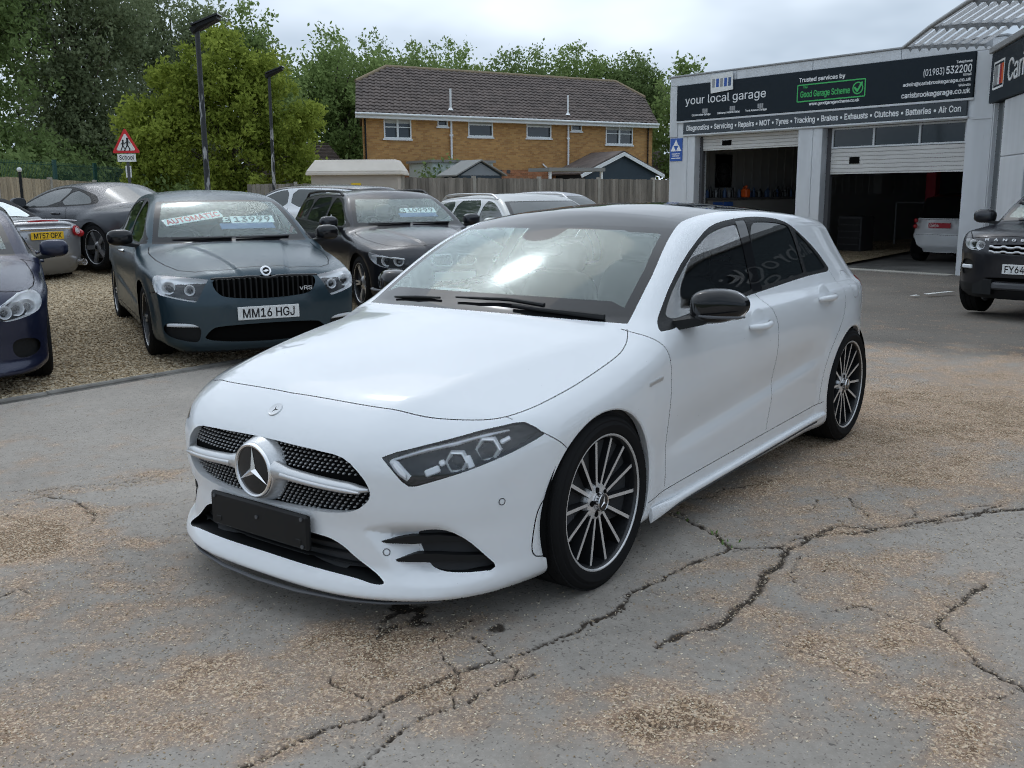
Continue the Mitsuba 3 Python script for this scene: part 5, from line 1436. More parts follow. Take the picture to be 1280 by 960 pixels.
    for i in range(-9, 10):
        for j in range(40):
            y = j * .0215 + (.01075 if i % 2 else 0) ; z = .513 + i * .0125
            if not (sdpoly(np.array([[y, z]]), grille)[0] < -.004): continue
            if abs(z - .527 + .02 * y) < .026: continue
            if math.hypot(y, z - .515) < .10: continue
            x = gb.V[tr.query((y, z))[1], 0]
            for sy in ((1, -1) if y > 1e-6 else (1,)):
                o = trimesh.creation.icosphere(subdivisions=0, radius=1.0)
                pins.append(tm(o.vertices * [.008, .0045, .0040] + [x + .006, sy * y, z], o.faces))
                pins.append(box(x - .02, x + .004, sy * y - .0012, sy * y + .0012, z - .0012, z + .0012))
    K.add('grille_stud', cat(*pins), 'silver_trim', False, kind='stuff')
    # the two bars and the star between them
    ys = np.linspace(.085, .478, 24)
    zc = .532 - .025 * ys / .48
    xs_ = np.array([np.interp(0, B.F(np.stack([np.linspace(1.9, 2.3, 300), np.full(300, y), np.full(300, z)], -1)), np.linspace(1.9, 2.3, 300)) for y, z in zip(ys, zc)])
    th = np.interp(ys, [.085, .16, .42, .478], [.037, .023, .019, .006])
    bar = ribbon_tube(np.stack([xs_ - .004, ys, zc], 1), np.interp(ys, [.085, .16, .46, .478], [.03, .022, .020, .006]), th)
    ipart(K, 'grille_bar', bar, 'silver_trim', 50)
    edge_ = ribbon_tube(np.stack([xs_ + .0165, ys, zc - .006], 1)[3:-1], .006, th[3:-1] * .42)
    ipart(K, 'grille_bar_face', edge_, 'alloy_silver', 50)
    mb = frame((2.245, 0, .516), (0, 1, 0), (0, 0, 1), (1, 0, 0))
    bd = K.add('badge_housing', app(mb, lathe([(.118, -.055), (.110, -.03), (.101, -.004), (.096, .003), (.088, .004)], 64, 'z')), 'silver_trim', 50)
    K.add('badge_disc', app(mb, lathe([(.0005, .003), (.085, .002), (.092, -.004)], 48, 'z')), 'gloss_black', 40, bd)
    K.add('badge_ring', app(mb, lathe([(.084, .002), (.086, .008), (.092, .010), (.097, .006), (.098, -.004)], 64, 'z')), 'chrome', 50, bd)
    K.add('badge_star', app(mb, app(mat4(0, 0, .004), star3(.084, .011))), 'chrome', False, bd)
    low = smooth_poly([(-.6, .335), (.27, .330), (.36, .312), (.43, .256), (.54, .192), (.50, .188), (.42, .205), (.2, .212), (-.6, .214)], 2)
    lo_, m = take(m, low, 'front', front)
    K.add('lower_intake_surround', both(_noedge0(rim(lo_, [-.09, 0, 0]))), 'plastic_black', 30)
    K.add('lower_intake_mesh', both(Mesh(lo_.V + [-.085, 0, 0], lo_.F, lo_.N)), 'void_black')
    yy = np.linspace(-.50, .50, 31)
    for zz in (.232, .262, .292):
        K.add('lower_intake_slat', ribbon_tube(np.stack([2.175 - .14 * (np.abs(yy) / .62) ** 3.3, yy * (1 if zz < .26 else .84), zz + 0 * yy], 1), .012, .004), 'plastic_black', 40)
    dark = smooth_poly([(.580, .356), (.635, .372), (.685, .366), (.73, .332), (.765, .27), (.792, .215), (.72, .216), (.655, .222), (.615, .240), (.598, .29)], 1)
    dk, m = take(m, dark, 'front', front)
    ipart(K, 'side_vent', cat(tm(dk.V - dk.N * .045, dk.F), _noedge0(rim(dk, [-.045, -.01, 0]))), 'satin_black')
    bl = iso_half(lambda P: B.F(P, False), (1.6, .3, .1), (2.3, .95, .5), .008)
    bl, _ = cut(bl, .35 - bl.V[:, 1])
    for fin in ([(.475, .322), (.585, .349), (.66, .352), (.745, .338), (.745, .322), (.66, .328), (.60, .322)], [(.525, .259), (.60, .288), (.66, .287), (.775, .268), (.778, .25), (.68, .262), (.62, .259)]):
        fb, _ = take(bl, fin, 'front', front)
        fo = inset(fb, .012)
        ipart(K, 'vent_fin', cat(tm(fo.V, fo.F), rim(fo, [-.05, -.012, 0])), 'satin_black')
    # --- gaps between the panels
    strips = []
    hood_line = [(2.062, -.05), (2.060, .0), (2.052, .25), (2.030, .42), (1.985, .555), (1.91, .655), (1.818, .742), (1.71, .785), (1.56, .806), (1.399, .815), (1.141, .805), (1.03, .78), (.975, .750), (.955, .735)]
    dl_f = [(.985, .93), (.95, .898), (.909, .855), (.879, .779), (.863, .64), (.862, .45), (.860, .255)]
    dl_m = [(-.095, .985), (-.150, .925), (-.205, .86), (-.235, .795), (-.243, .615), (-.240, .45), (-.200, .34), (-.187, .275)]
    dl_r = [(-1.20, 1.01), (-1.23, .93), (-1.225, .83), (-1.17, .74), (-1.06, .64), (-.97, .53), (-.925, .40), (-.912, .29)]
    dl_s = [(1.05, .236), (.85, .250), (-.2, .278), (-.98, .296)]
    for line, how, g, cond in (
            (hood_line, 'top', .0017, lambda q: (q.V[:, 2] > .66) & (q.N[:, 2] > .2)),
            (dl_f, 'side', .0017, side), (dl_m, 'side', .0017, side), (dl_r, 'side', .0015, side), (dl_s, 'side', .0016, side),
            ([(1.58, .570), (1.64, .618), (1.722, .672)], 'side', .0016, side), ([(1.806, .736), (1.772, .708)], 'side', .0014, lambda q: (q.V[:, 1] > .752) & (q.V[:, 2] > .69)),
            ([(1.662, .465), (1.70, .440), (1.735, .405), (1.752, .33), (1.762, .235), (1.70, .222)], 'side', .0024, side),
            ([(-1.40, .99), (-1.52, .985), (-1.56, .90), (-1.53, .84), (-1.42, .835), (-1.385, .86), (-1.378, .95), (-1.40, .99)], 'side', .0014, side),
            ([(.955, .90), (.99, .945)], 'side', .0016, side)):
        m, st = seam(m, smooth_poly(line, 2, False) if len(line) > 3 else line, how, g, cond)
        if st is not None: strips.append(inset(st, .006))
    K.add('panel_gap', both(join(*strips)), 'seam_light')
    # --- what is left of the shell, sorted into panels
    c, n = m.V[m.F].mean(1), m.N[m.F].mean(1)
    hp = hood_line + [(1.2, .6), (1.2, -.1), (2.062, -.1)]
    inhood = (sdpoly(c[:, :2], [(2.062, -.2)] + hood_line + [(1.12, .45), (1.13, -.2)]) < 0) & (n[:, 2] > .2) & (c[:, 2] > .66)
    xz = c[:, [0, 2]]
    fd = sdpoly(xz, dl_f[1:] + dl_m[::-1]) < 0
    rd = sdpoly(xz, dl_m + dl_r[::-1]) < 0
    sill = (c[:, 2] < np.interp(c[:, 0], [-.98, -.2, .85, 1.05], [.296, .278, .25, .236])) & (np.abs(c[:, 0]) < 1.12)
    fb = (c[:, 0] > 1.45) & ((c[:, 2] < np.interp(c[:, 0], [1.5, 1.58, 1.64, 1.722, 1.80], [.5, .57, .618, .672, .70])) | (c[:, 0] > np.interp(c[:, 2], [.6, .67, .70, .75], [1.62, 1.72, 1.82, 1.80])))
    names = np.full(len(c), 'rear_quarter_panel', object)
    names[(c[:, 0] > .9)] = 'front_wing'
    names[(c[:, 0] > -1.3) & (c[:, 2] > .9) & ~fd & ~rd & (c[:, 0] < 1.0)] = 'side_frame'
    names[(names == 'rear_quarter_panel') & (c[:, 0] > -.9)] = 'side_frame'
    names[fb] = 'front_bumper'
    names[inhood] = 'bonnet'
    names[fd] = 'front_door'; names[rd] = 'rear_door'; names[sill] = 'sill'
    names[(c[:, 0] < -1.98)] = 'tailgate'
    names[(c[:, 0] < -1.72) & (c[:, 2] < .55)] = 'rear_bumper'
    names[(c[:, 2] < .135)] = 'underside'
    names[(sdpoly(xz, [(-1.40, .99), (-1.52, .985), (-1.56, .90), (-1.53, .84), (-1.42, .835), (-1.385, .86), (-1.378, .95)]) < 0) & (n[:, 1] > .2)] = 'fuel_flap'
    tl = smooth_poly([(.40, .80), (.62, .76), (.86, .78), (.86, .93), (.62, .95), (.42, .90)], 2)
    for nm in sorted(set(names)):
        pm = compact(m.V, m.F[names == nm], m.N)
        bs = 'plastic_black' if nm == 'underside' else WHITE
        if nm in ('bonnet', 'front_bumper', 'tailgate', 'rear_bumper', 'underside'):
            if nm == 'tailgate':
                t, pm = take(pm, tl, 'front'); ipart(K, 'tail_light', t, 'lens_red')
            K.add(nm, both(pm), bs)
        else:
            if nm == 'rear_quarter_panel':
                t, pm = take(pm, tl, 'front', lambda q: q.V[:, 0] < -1.72); ipart(K, 'tail_light', t, 'lens_red')
            ipart(K, nm, pm, bs)
    # --- smaller fittings
    for wx in B.wheels: ipart(K, 'wheel_well', wheel_well(wx, .332, .362, .48, .875, .14), 'void_black', 30)
    xs = np.linspace(1.0, -.985, 60); zs = np.interp(xs, [-.985, 1.0], [.222, .178])
    ysk = .872 + .012 * sst(.6, 1.0, xs) + .006 * sst(-.7, -.98, xs)
    sk = np.stack([xs, ysk, zs], 1)
    ipart(K, 'side_skirt', app(np.eye(4)[[1, 0, 2, 3]], ribbon_tube(sk[:, [1, 0, 2]], .018 - .010 * sst(.85, 1.0, xs), .016 + .016 * sst(.75, 1.0, xs), 12)), WHITE, 40)
    ipart(K, 'skirt_strip', app(np.eye(4)[[1, 0, 2, 3]], ribbon_tube((sk + [0, -.008, -.022])[3:-3][:, [1, 0, 2]], .016, .008, 8)), 'plastic_grey', 40)
    for wx in B.wheels:
        ipart(K, 'arch_edge', arch_lip(B, wx, .332, .3525), WHITE, 40)
    K.add('plate_holder', cat(box(2.222, 2.245, -.262, .262, .272, .396, .008), *[box(2.243, 2.2475, y - .014, y + .014, z - .009, z + .009, .002) for y, z in ((-.215, .30), (.215, .30))]), 'satin_black', False)
    for y, z in ((0, .345), (-.235, .382), (.235, .382), (.235, .285)): K.add('holder_screw', cyl((2.244, y, z), (2.2495, y, z), .007, n=12), 'plastic_grey', False)
    yl = np.linspace(-.66, .66, 49)
    path = np.stack([np.interp(np.abs(yl), [0, .2, .4, .52, .60, .66], [2.262, 2.250, 2.205, 2.150, 2.085, 2.03]), yl, .121 + 0 * yl], 1)
    K.add('splitter_strip', ribbon_tube(path, .009, .006, 8), 'plastic_grey', 40)
    for y, z in ((.515, .292), (.80, .452)):
        xg = np.linspace(1.5, 2.3, 800); f = B.F(np.stack([xg, xg * 0 + y, xg * 0 + z], -1)); x = xg[np.argmax(f > 0)]
        P0 = np.array([x, y, z]); nn = np.array([(B.F(P0 + e) - B.F(P0 - e)) for e in np.eye(3) * .004]); nn /= np.linalg.norm(nn)
        ipart(K, 'parking_sensor', app(_face(P0, nn), cat(lathe([(.0005, .0012), (.0085, .0012), (.0095, 0)], 20, 'z'))), WHITE, 30)
        ipart(K, 'sensor_ring', app(_face(P0, nn), lathe([(.0098, -.002), (.0102, .0016), (.0125, .0016), (.013, -.002)], 24, 'z')), 'plastic_grey', 30)
    bz = _surf_top(B, 2.135, 0)
    nb = _norm(B, bz)
    bb = K.add('bonnet_badge', app(_face(bz, nb, (0, 1, 0)), lathe([(.0005, .002), (.021, .002), (.027, .004), (.029, .001)], 32, 'z')), 'silver_trim', 40)
    K.add('badge_star', app(_face(bz + nb * .0017, nb, (0, 1, 0)), star3(.020, .003)), 'ink_black', False, bb)
    # door mirrors
    sh = ellip((0, 0, 0), (.092, .110, .069), (.68, .68), 28, 40)
    V = np.array(sh.vertices)
    V[:, 0] *= 1 - .22 * sst(-.11, .12, V[:, 1]); V[:, 0] -= .06 * sst(-.05, .12, V[:, 1])
    V[:, 2] *= 1 - .25 * sst(.0, .12, V[:, 1]); V[:, 2] += np.where(V[:, 2] < 0, .012 * (V[:, 1] / .11), 0)
    V[:, 0] = np.where(V[:, 0] < -.055, -.055 + (V[:, 0] + .055) * .15, V[:, 0])
    mir = ipart(K, 'door_mirror', tm(V + [.68, 1.0, .998], sh.faces), 'gloss_black', True)
    FAR = np.array([-.16, .02, -.01])
    K.parts[mir[1]] = K.parts[mir[1]][:1] + (tm(K.parts[mir[1]][1].vertices + FAR, K.parts[mir[1]][1].faces),) + K.parts[mir[1]][2:]
    for sgn in (0, 1):
        f = (lambda q: q) if sgn == 0 else (lambda q: (lambda w: tm(w.vertices + FAR, w.faces))(app(FLIP, q)))
        K.add('mirror_foot', f(trimesh.convex.convex_hull(np.vstack([box(.66, .76, .84, .85, .922, .945).vertices, box(.65, .75, .90, .96, .925, .945).vertices, box(.67, .74, .92, .985, .94, .965).vertices, box(.68, .78, .845, .86, .90, .94).vertices]))), 'satin_black', 20, mir[sgn])
        K.add('mirror_indicator', f(tube([(.778, .96, .966), (.776, 1.0, .964), (.758, 1.05, .963), (.728, 1.095, .962), (.69, 1.118, .963)], [.004, .006, .006, .006, .004], 8)), 'plastic_grey', 30, mir[sgn])
        K.add('mirror_glass', f(ellip((.642, 1.01, .998), (.004, .095, .06), (.7, .7))), 'chrome', False, mir[sgn])
    # door handles
    for x0, z0 in ((.005, .848), (-.915, .890)):
        xg = np.linspace(.7, 1.0, 600)
        f = B.F(np.stack([xg * 0 + x0, xg, xg * 0 + z0], -1)); y = xg[np.argmax(f > 0)]
        P0 = np.array([x0, y, z0]); nn = _norm(B, P0)
        cup = ellip((0, 0, 0), (.085, .058, .012), (1, .9), 16, 32)
        hnd = tube([(-.118, 0, .004), (-.10, 0, .020), (-.06, .004, .030), (0, .007, .033), (.06, .004, .030), (.095, 0, .022), (.112, -.002, .004)], [.011, .014, .016, .017, .016, .0145, .010], 10)
        fr_ = _face(P0, nn) @ np.diag([-1, -1, 1, 1.0])
        c2 = ellip((0, 0, 0), (.088, .062, .010), (1, 1), 14, 32)
        ipart(K, 'handle_recess', app(fr_ @ mat4(.0, -.008, -.0065), c2), WHITE, True)
        ipart(K, 'door_handle', app(fr_ @ mat4(.0, .012, -.002), hnd), WHITE, True)
    xg = np.linspace(.7, 1.0, 600); f = B.F(np.stack([xg * 0 + 1.0, xg, xg * 0 + .729], -1)); y = xg[np.argmax(f > 0)]
    nn = _norm(B, np.array([1.0, y, .729]))
    wb = ipart(K, 'wing_badge', app(_face((1.0, y, .729), nn) @ mat4(0, 0, 0, .10), box(-.055, .055, -.009, .009, -.002, .004, .003)), 'silver_trim', False)
    # wipers
    wp = lambda pts: np.array([_surf_top(B, x, y) + np.array([0, 0, .014]) for x, y in pts])
    K.add('wiper', cat(tube(wp([(.955, .63), (.985, .52), (1.02, .35), (1.03, .22)]), [.013, .012, .009, .006], 8), tube(wp([(.995, .36), (1.005, .18), (1.02, .02), (1.02, -.10)]) + [0, 0, .004], [.010, .008, .006, .004], 8)), 'satin_black', 30)
    K.add('wiper', tube(wp([(1.012, -.20), (.992, -.36), (.957, -.53)]) - [0, 0, .004], [.005, .008, .005], 8), 'satin_black', 30)
    K.add('cowl_panel', both(_cowl(B, xe)), 'satin_black', 30)
    sensor = _surf_top(B, .44, 0)
    K.add('camera_housing', trimesh.convex.convex_hull(np.vstack([box(.30, .46, -.10, .10, sensor[2] - .02, sensor[2] + .0).vertices + [0, 0, -.045], box(.44, .56, -.06, .06, 1.20, 1.22).vertices])), 'cabin_grey', False)
    # inside
    lining = inner_shell(B, .04, .045, [(dlo, 'side', lambda q: q.V[:, 1] > .3, .01), ([(-.3, .9), (.78, .9), (.58, 1.36), (-.3, 1.4)], 'front', lambda q: (q.V[:, 0] > .2) & (q.N[:, 2] > .1), 0), ([(-.3, 1.0), (.62, 1.0), (.52, 1.25), (-.3, 1.26)], 'front', lambda q: (q.V[:, 0] < -1.4) & (q.N[:, 0] < -.1), .02)])
    K.add('cabin_lining', both(lining), 'cabin_dark', True)
    K.add('dashboard', cat(ellip((.82, 0, .84), (.30, .70, .10), (.5, .35)), box(.3, .9, -.12, .12, .5, .8, .03)), 'cabin_dark', 40)
    K.add('cabin_floor', box(-1.9, 1.2, -.68, .68, .28, .32), 'cabin_dark', False)
    K.add('parcel_shelf', box(-1.95, -1.25, -.60, .60, .93, .95), 'cabin_dark', False)
    seats(K); steering(K, .42, -.37, .86)
    K.add('interior_mirror', ellip((.50, 0, 1.19), (.02, .115, .033), (.6, .6)), 'cabin_dark', True)
    K.add('windscreen_card', app(_ry(.84, -.27, 1.0, 0), box(-.004, .004, -.10, .10, -.018, .018)), 'card_white', False)
    wk = wheel_kit(.3313, .228, .252, 'multi', 14)
    add_wheels(K, wk, B.wheels, .783, .3313)
    return K


def _face(p, n, up=(0, 0, 1)):
    n = np.asarray(n, float); n = n / np.linalg.norm(n)
    x = np.cross(up, n); x /= np.linalg.norm(x)
    return frame(p, x, np.cross(n, x), n)


def _norm(B, P):
    g = np.array([(B.F(P + e) - B.F(P - e)) for e in np.eye(3) * .004]); return g / np.linalg.norm(g)


def _surf_top(B, x, y):
    z = np.linspace(1.6, .4, 2400); f = B.F(np.stack([z * 0 + x, z * 0 + y, z], -1)); return np.array([x, y, z[np.argmax(f < 0)]])


def _noedge0(t):
    """drops the wall that would stand in the plane of symmetry"""
    y = np.abs(t.vertices[:, 1])[t.faces].max(1); return tm(t.vertices, t.faces[y > 2e-3])


def _cowl(B, xe):
    ys = np.linspace(0, .70, 16); P = [], []
    for y in ys:
        P[0].append((xe(y) + .005, y, 0.918 - .03 * y)); P[1].append((xe(y) + .10, y, .912 - .04 * y))
    V = np.array(P[0] + P[1]); n = len(ys); i = np.arange(n - 1)
    return tm(V, np.vstack([np.stack([i, i + 1, i + n], 1), np.stack([i + 1, i + 1 + n, i + n], 1)]))


hero = thing('hatchback', 'glossy white hatchback with black roof, star grille and black mirrors, nearest the camera', 'car')
build_hero().emit(hero, mat4())

# ---------------------------------------------------------------- the other cars
def side_curve(w, belt, top, yr, z0=.2):
    return curve((0, w - .22), (z0 - .06, w - .14), (z0 - .01, w - .055), (z0 + .08, w - .028), (.45, w - .02), (belt - .28, w - .004), (belt - .18, w), (belt - .09, w - .012), (belt - .035, w - .035), (belt + .01, w - .075), (belt + .06, w - .108),
                 ((belt + .06 + top - .05) / 2, (w - .108 + yr) / 2 + .012), (top - .05, yr), (top + .02, yr - .06), (top + .15, yr - .25), k=31)


def build_car(B, S):
    """A car from its body and a table of what is cut out of it."""
    K = Kit(); h = S.get('h', .03); paint = S['paint']; R = S['R']; wz = B.wz
    m = shell(B, h, (S['rear'] - .15, 0, .03), (S['nose'] + .15, 1.12, S['top'] + .12), arch=S.get('arch', R + .03), archz=wz + .005, ay=S.get('ay', .5))
    side = lambda q: (q.V[:, 1] > .25) & (q.N[:, 1] > .25)
    front = lambda q: (q.V[:, 0] > S['nose'] - .8) & (q.N[:, 0] > -.15)
    rear = lambda q: (q.V[:, 0] < S['rear'] + .75) & (q.N[:, 0] < .1)
    win, m = take(m, S['dlo'], 'side', side)
    trim = win
    for nm, pl, bs in S['panes']:
        g, trim = take(trim, pl, 'side')
        if g is not None: ipart(K, nm, inset(g, .004), bs)
    if trim is not None: ipart(K, 'window_surround', trim, S.get('surround', 'satin_black'))
    # windscreen: in plan, between the cowl, the pillar line and the header
    xb, c = B.ws[0], B.ws[3]; xt, yt, yb = S['wst'], S['wsy'][0], S['wsy'][1]
    wsp = [(xt - c * y * y, y) for y in np.linspace(-.1, yt, 10)] + [(xb + .02 - c * y * y, y) for y in np.linspace(yb, -.1, 12)]
    ws, m = take(m, wsp, 'top', lambda q: (q.N[:, 2] > .1) & (q.V[:, 2] > B.ws[1] - .06))
    gi = [(xt + .04 - c * y * y, y) for y in np.linspace(-.1, yt - .05, 10)] + [(xb - .07 - c * y * y, y) for y in np.linspace(yb - .065, -.1, 12)]
    gl, fr = take(ws, gi, 'top')
    w = K.add('windscreen', both(gl), S.get('wsg', 'glass_clear')); K.add('windscreen_edge', both(fr), 'gloss_black', 30, w)
    if 'rs' in S:
        rs, m = take(m, S['rs'][0], S['rs'][1], lambda q: (q.V[:, 0] < -.3) & (q.N[:, 0] < -.12) & (q.V[:, 2] > S['belt'] - .1))
        K.add('rear_window', both(rs), S.get('rsg', 'glass_tint'))
    if 'soft' in S:
        st, m = take(m, S['soft'], 'side', lambda q: q.V[:, 2] > S['belt'] - .12); K.add(S.get('softn', 'soft_top'), both(st), S.get('softm', 'soft_top'))
    def opening(name, poly, cond, d, back, wallb, walls=True, how='front', merge=False):
        nonlocal m
        o, m = take(m, smooth_poly(poly, 1 if how == 'diag' else 2), how, cond)
        if o is None: return None
        mesh = [tm(o.V + d, o.F)] + ([_noedge0(rim(o, d))] if walls else [])
        if np.abs(o.V[:, 1]).min() < .02: i = K.add(name, both(cat(*mesh)), back)
        else: i = ipart(K, name, cat(*mesh), back)
        return i, o
    for nm, poly, d, bs in S.get('openings', ()): opening(nm, poly, front, np.array(d), bs, bs)
    for nm, poly, d, bs in S.get('rear_openings', ()): opening(nm, poly, rear, np.array(d), bs, bs)
    if 'lamp' in S:
        r = opening('headlight', S['lamp'], front, np.array([-.07, -.045, 0]), S.get('lampb', 'lamp_grey'), None, True, 'diag')
        if r:
            ids, o = r
            ctr = lambda fs, fz: o.V[np.argmin(((proj2(o.V, 'diag') - (np.interp(fs, [0, 1], [proj2(o.V, 'diag')[:, 0].min(), proj2(o.V, 'diag')[:, 0].max()]), np.interp(fz, [0, 1], [o.V[:, 2].min(), o.V[:, 2].max()]))) ** 2).sum(1))]
            for sg_ in (0, 1):
                f = (lambda q: q) if sg_ == 0 else (lambda q: flip(q) if isinstance(q, Mesh) else app(FLIP, q))
                K.add('lamp_cover', f(inset(o, .001)), 'lens_clear', 30, ids[sg_])
                for fs, fz, rr in S.get('bulbs', ((.3, .5, .045), (.62, .55, .05))):
                    p = ctr(fs, fz) + np.array([-.03, -.02, 0]); n = np.array([.95, .25, 0.0])
                    K.add('reflector', f(app(_face(p, n), lathe([(rr * .35, -.035), (rr * .70, -.02), (rr * .95, 0), (rr * 1.08, .004), (rr * 1.12, -.02)], 20, 'z'))), 'reflector', 40, ids[sg_])
                    K.add('projector_lens', f(app(_face(p - n * .01, n), ellip((0, 0, 0), (rr * .5, rr * .5, rr * .3), nu=10, nv=14))), 'gloss_black', True, ids[sg_])
                if S.get('brow'):
                    P = [ctr(a, b) + np.array([-.006, -.004, 0]) for a, b in S['brow']]
                    K.add('day_light', f(tube(P, .011, 6)), 'lens_white', 30, ids[sg_])
    for nm, poly, bs in S.get('rear_lamps', ()):
        t, m = take(m, smooth_poly(poly, 2), 'front', rear)
        if t is not None: ipart(K, nm, t, bs)
    strips = []
    for line, how in S.get('seams', ()):
        cond = side if how == 'side' else (lambda q: (q.N[:, 2] > .2) & (q.V[:, 2] > S['belt'] - .4)) if how == 'top' else (lambda q: q.N[:, 0] < -.2)
        m, st = seam(m, smooth_poly(line, 1, False) if len(line) > 2 else line, how, .0035, cond)
        if st is not None: strips.append(inset(st, .008))
    if strips: K.add('panel_gap', both(join(*strips)), 'void_black')
    c, n = m.V[m.F].mean(1), m.N[m.F].mean(1)
    names = np.full(len(c), 'body_side', object)
    names[c[:, 0] > S['nose'] - .62] = 'front_bumper'
    names[c[:, 0] < S['rear'] + .45] = 'rear_end'
    bx = S['bonnet']
    names[(n[:, 2] > .35) & (c[:, 0] > xb - .4) & (c[:, 0] < bx[0]) & (c[:, 1] < bx[1]) & (c[:, 2] > bx[2])] = 'bonnet'
    names[(n[:, 2] > .25) & (c[:, 2] > S['belt'] + .22)] = 'roof'
    for nm, pl in S.get('doors', ()):
        names[(sdpoly(c[:, [0, 2]], pl) < 0) & (n[:, 1] > .2)] = nm
    names[c[:, 2] < B.zmin + .02] = 'underside'
    for k, (z_, bs) in enumerate(S.get('cladding', ())): names[(c[:, 2] < z_)] = 'lower_cladding'
    for nm in sorted(set(names)):
        pm = compact(m.V, m.F[names == nm], m.N)
        bs = {'underside': 'satin_black', 'roof': S.get('roofp', paint), 'lower_cladding': 'plastic_black'}.get(nm, paint)
        if 'door' in nm or nm == 'body_side': ipart(K, nm, pm, bs)
        else: K.add(nm, both(pm), bs)
    for wx in B.wheels: ipart(K, 'wheel_well', wheel_well(wx, wz, R + .045, .42, S['track'] + .05, .14), 'void_black', 30)
    # mirrors
    mx, my, mz = S['mirror']; q = S.get('mirror_size', 1.0)
    sh = ellip((mx, my, mz), (.085 * q, .115 * q, .075 * q), (.7, .7), 16, 24)
    V = np.array(sh.vertices); V[:, 0] = np.where(V[:, 0] < mx - .04, mx - .04, V[:, 0]); V[:, 2] -= .15 * (V[:, 1] - my) * 0
    mi_ = ipart(K, 'door_mirror', tm(V, sh.faces), S.get('mirrorp', paint), 40)
    foot = trimesh.convex.convex_hull(np.vstack([box(mx - .03, mx + .08, my - .2, my - .17, mz - .10, mz - .07).vertices, box(mx - .02, mx + .05, my - .05, my + .02, mz - .07, mz - .045).vertices]))
    K.add('mirror_foot', foot, 'satin_black', 20, mi_[0]); K.add('mirror_foot', app(FLIP, foot), 'satin_black', 20, mi_[1])
    for x, z in S.get('handles', ()):
        ys = np.linspace(.5, 1.1, 400); f = B.F(np.stack([ys * 0 + x, ys, ys * 0 + z], -1)); y = ys[np.argmax(f > 0)]
        ipart(K, 'door_handle', app(_face((x, y, z), _norm(B, np.array([x, y, z]))), tube([(-.10, 0, .0), (-.07, 0, .028), (.07, 0, .028), (.10, 0, 0)], .015, 8)), S.get('handlep', paint), 40)
    lining = inner_shell(B, .06, .06, [(S['dlo'], 'side', lambda q: q.V[:, 1] > .25, .01), ([(a - .05, b) for a, b in wsp], 'top', lambda q: (q.N[:, 2] > .1) & (q.V[:, 2] > B.ws[1] - .1), .03)] + ([(S['rs'][0], S['rs'][1], lambda q: (q.V[:, 0] < -.3) & (q.N[:, 0] < -.1) & (q.V[:, 2] > S['belt'] - .1), .03)] if 'rs' in S else []))
    K.add('cabin_lining', both(lining), 'cabin_dark', True)
    K.add('dashboard', ellip((xb - .28, 0, S['belt'] - .10), (.30, .68, .11), (.5, .35), 12, 20), 'cabin_dark', 40)
    K.add('cabin_floor', box(S['rear'] + .3, 1.2, -.66, .66, .33, .36), 'cabin_dark', False)
    seats(K, S.get('seats', ((xb - 1.05, .37), (xb - 1.85, .37))), S['belt'] - .62, S.get('seat', 'seat_cloth'))
    steering(K, xb - .65, S.get('helm', -.36), S['belt'] - .05)
    # wipers lie along the foot of the windscreen
    wp = lambda pts: np.array([_surf_top(B, x, y) + np.array([0, 0, .012]) for x, y in pts])
    for y0, y1 in ((.55, .02), (-.02, -.55)):
        K.add('wiper', tube(wp([(xb - .03 - c_ * 0 - B.ws[3] * y * y, y) for y, c_ in zip(np.linspace(y0, y1, 5), range(5))]), [.011, .009, .008, .007, .005], 6), 'satin_black', 30)
    for f in S.get('extra', ()): f(K, B)
    add_wheels(K, wheel_kit(R, .22, S.get('rim', R - .09), S.get('wheel', 'twin'), S.get('spokes', 5), S.get('face', 'alloy_silver'), 'alloy_dark'), B.wheels, S['track'], wz)
    return K


def rails(x0, x1, y0, y1, z0, z1, bs, lift=.05):
    def f(K, B):
        t = np.linspace(0, 1, 14); x = x0 + (x1 - x0) * t; y = y0 + (y1 - y0) * t
        z = np.array([_surf_top(B, a, b)[2] for a, b in zip(x, y)]) + lift * np.clip(np.sin(t * np.pi) * 4, 0, 1) - .004
        ipart(K, 'roof_rail', tube(np.stack([x, y, z], 1), .017, 8), bs, 40)
    return f


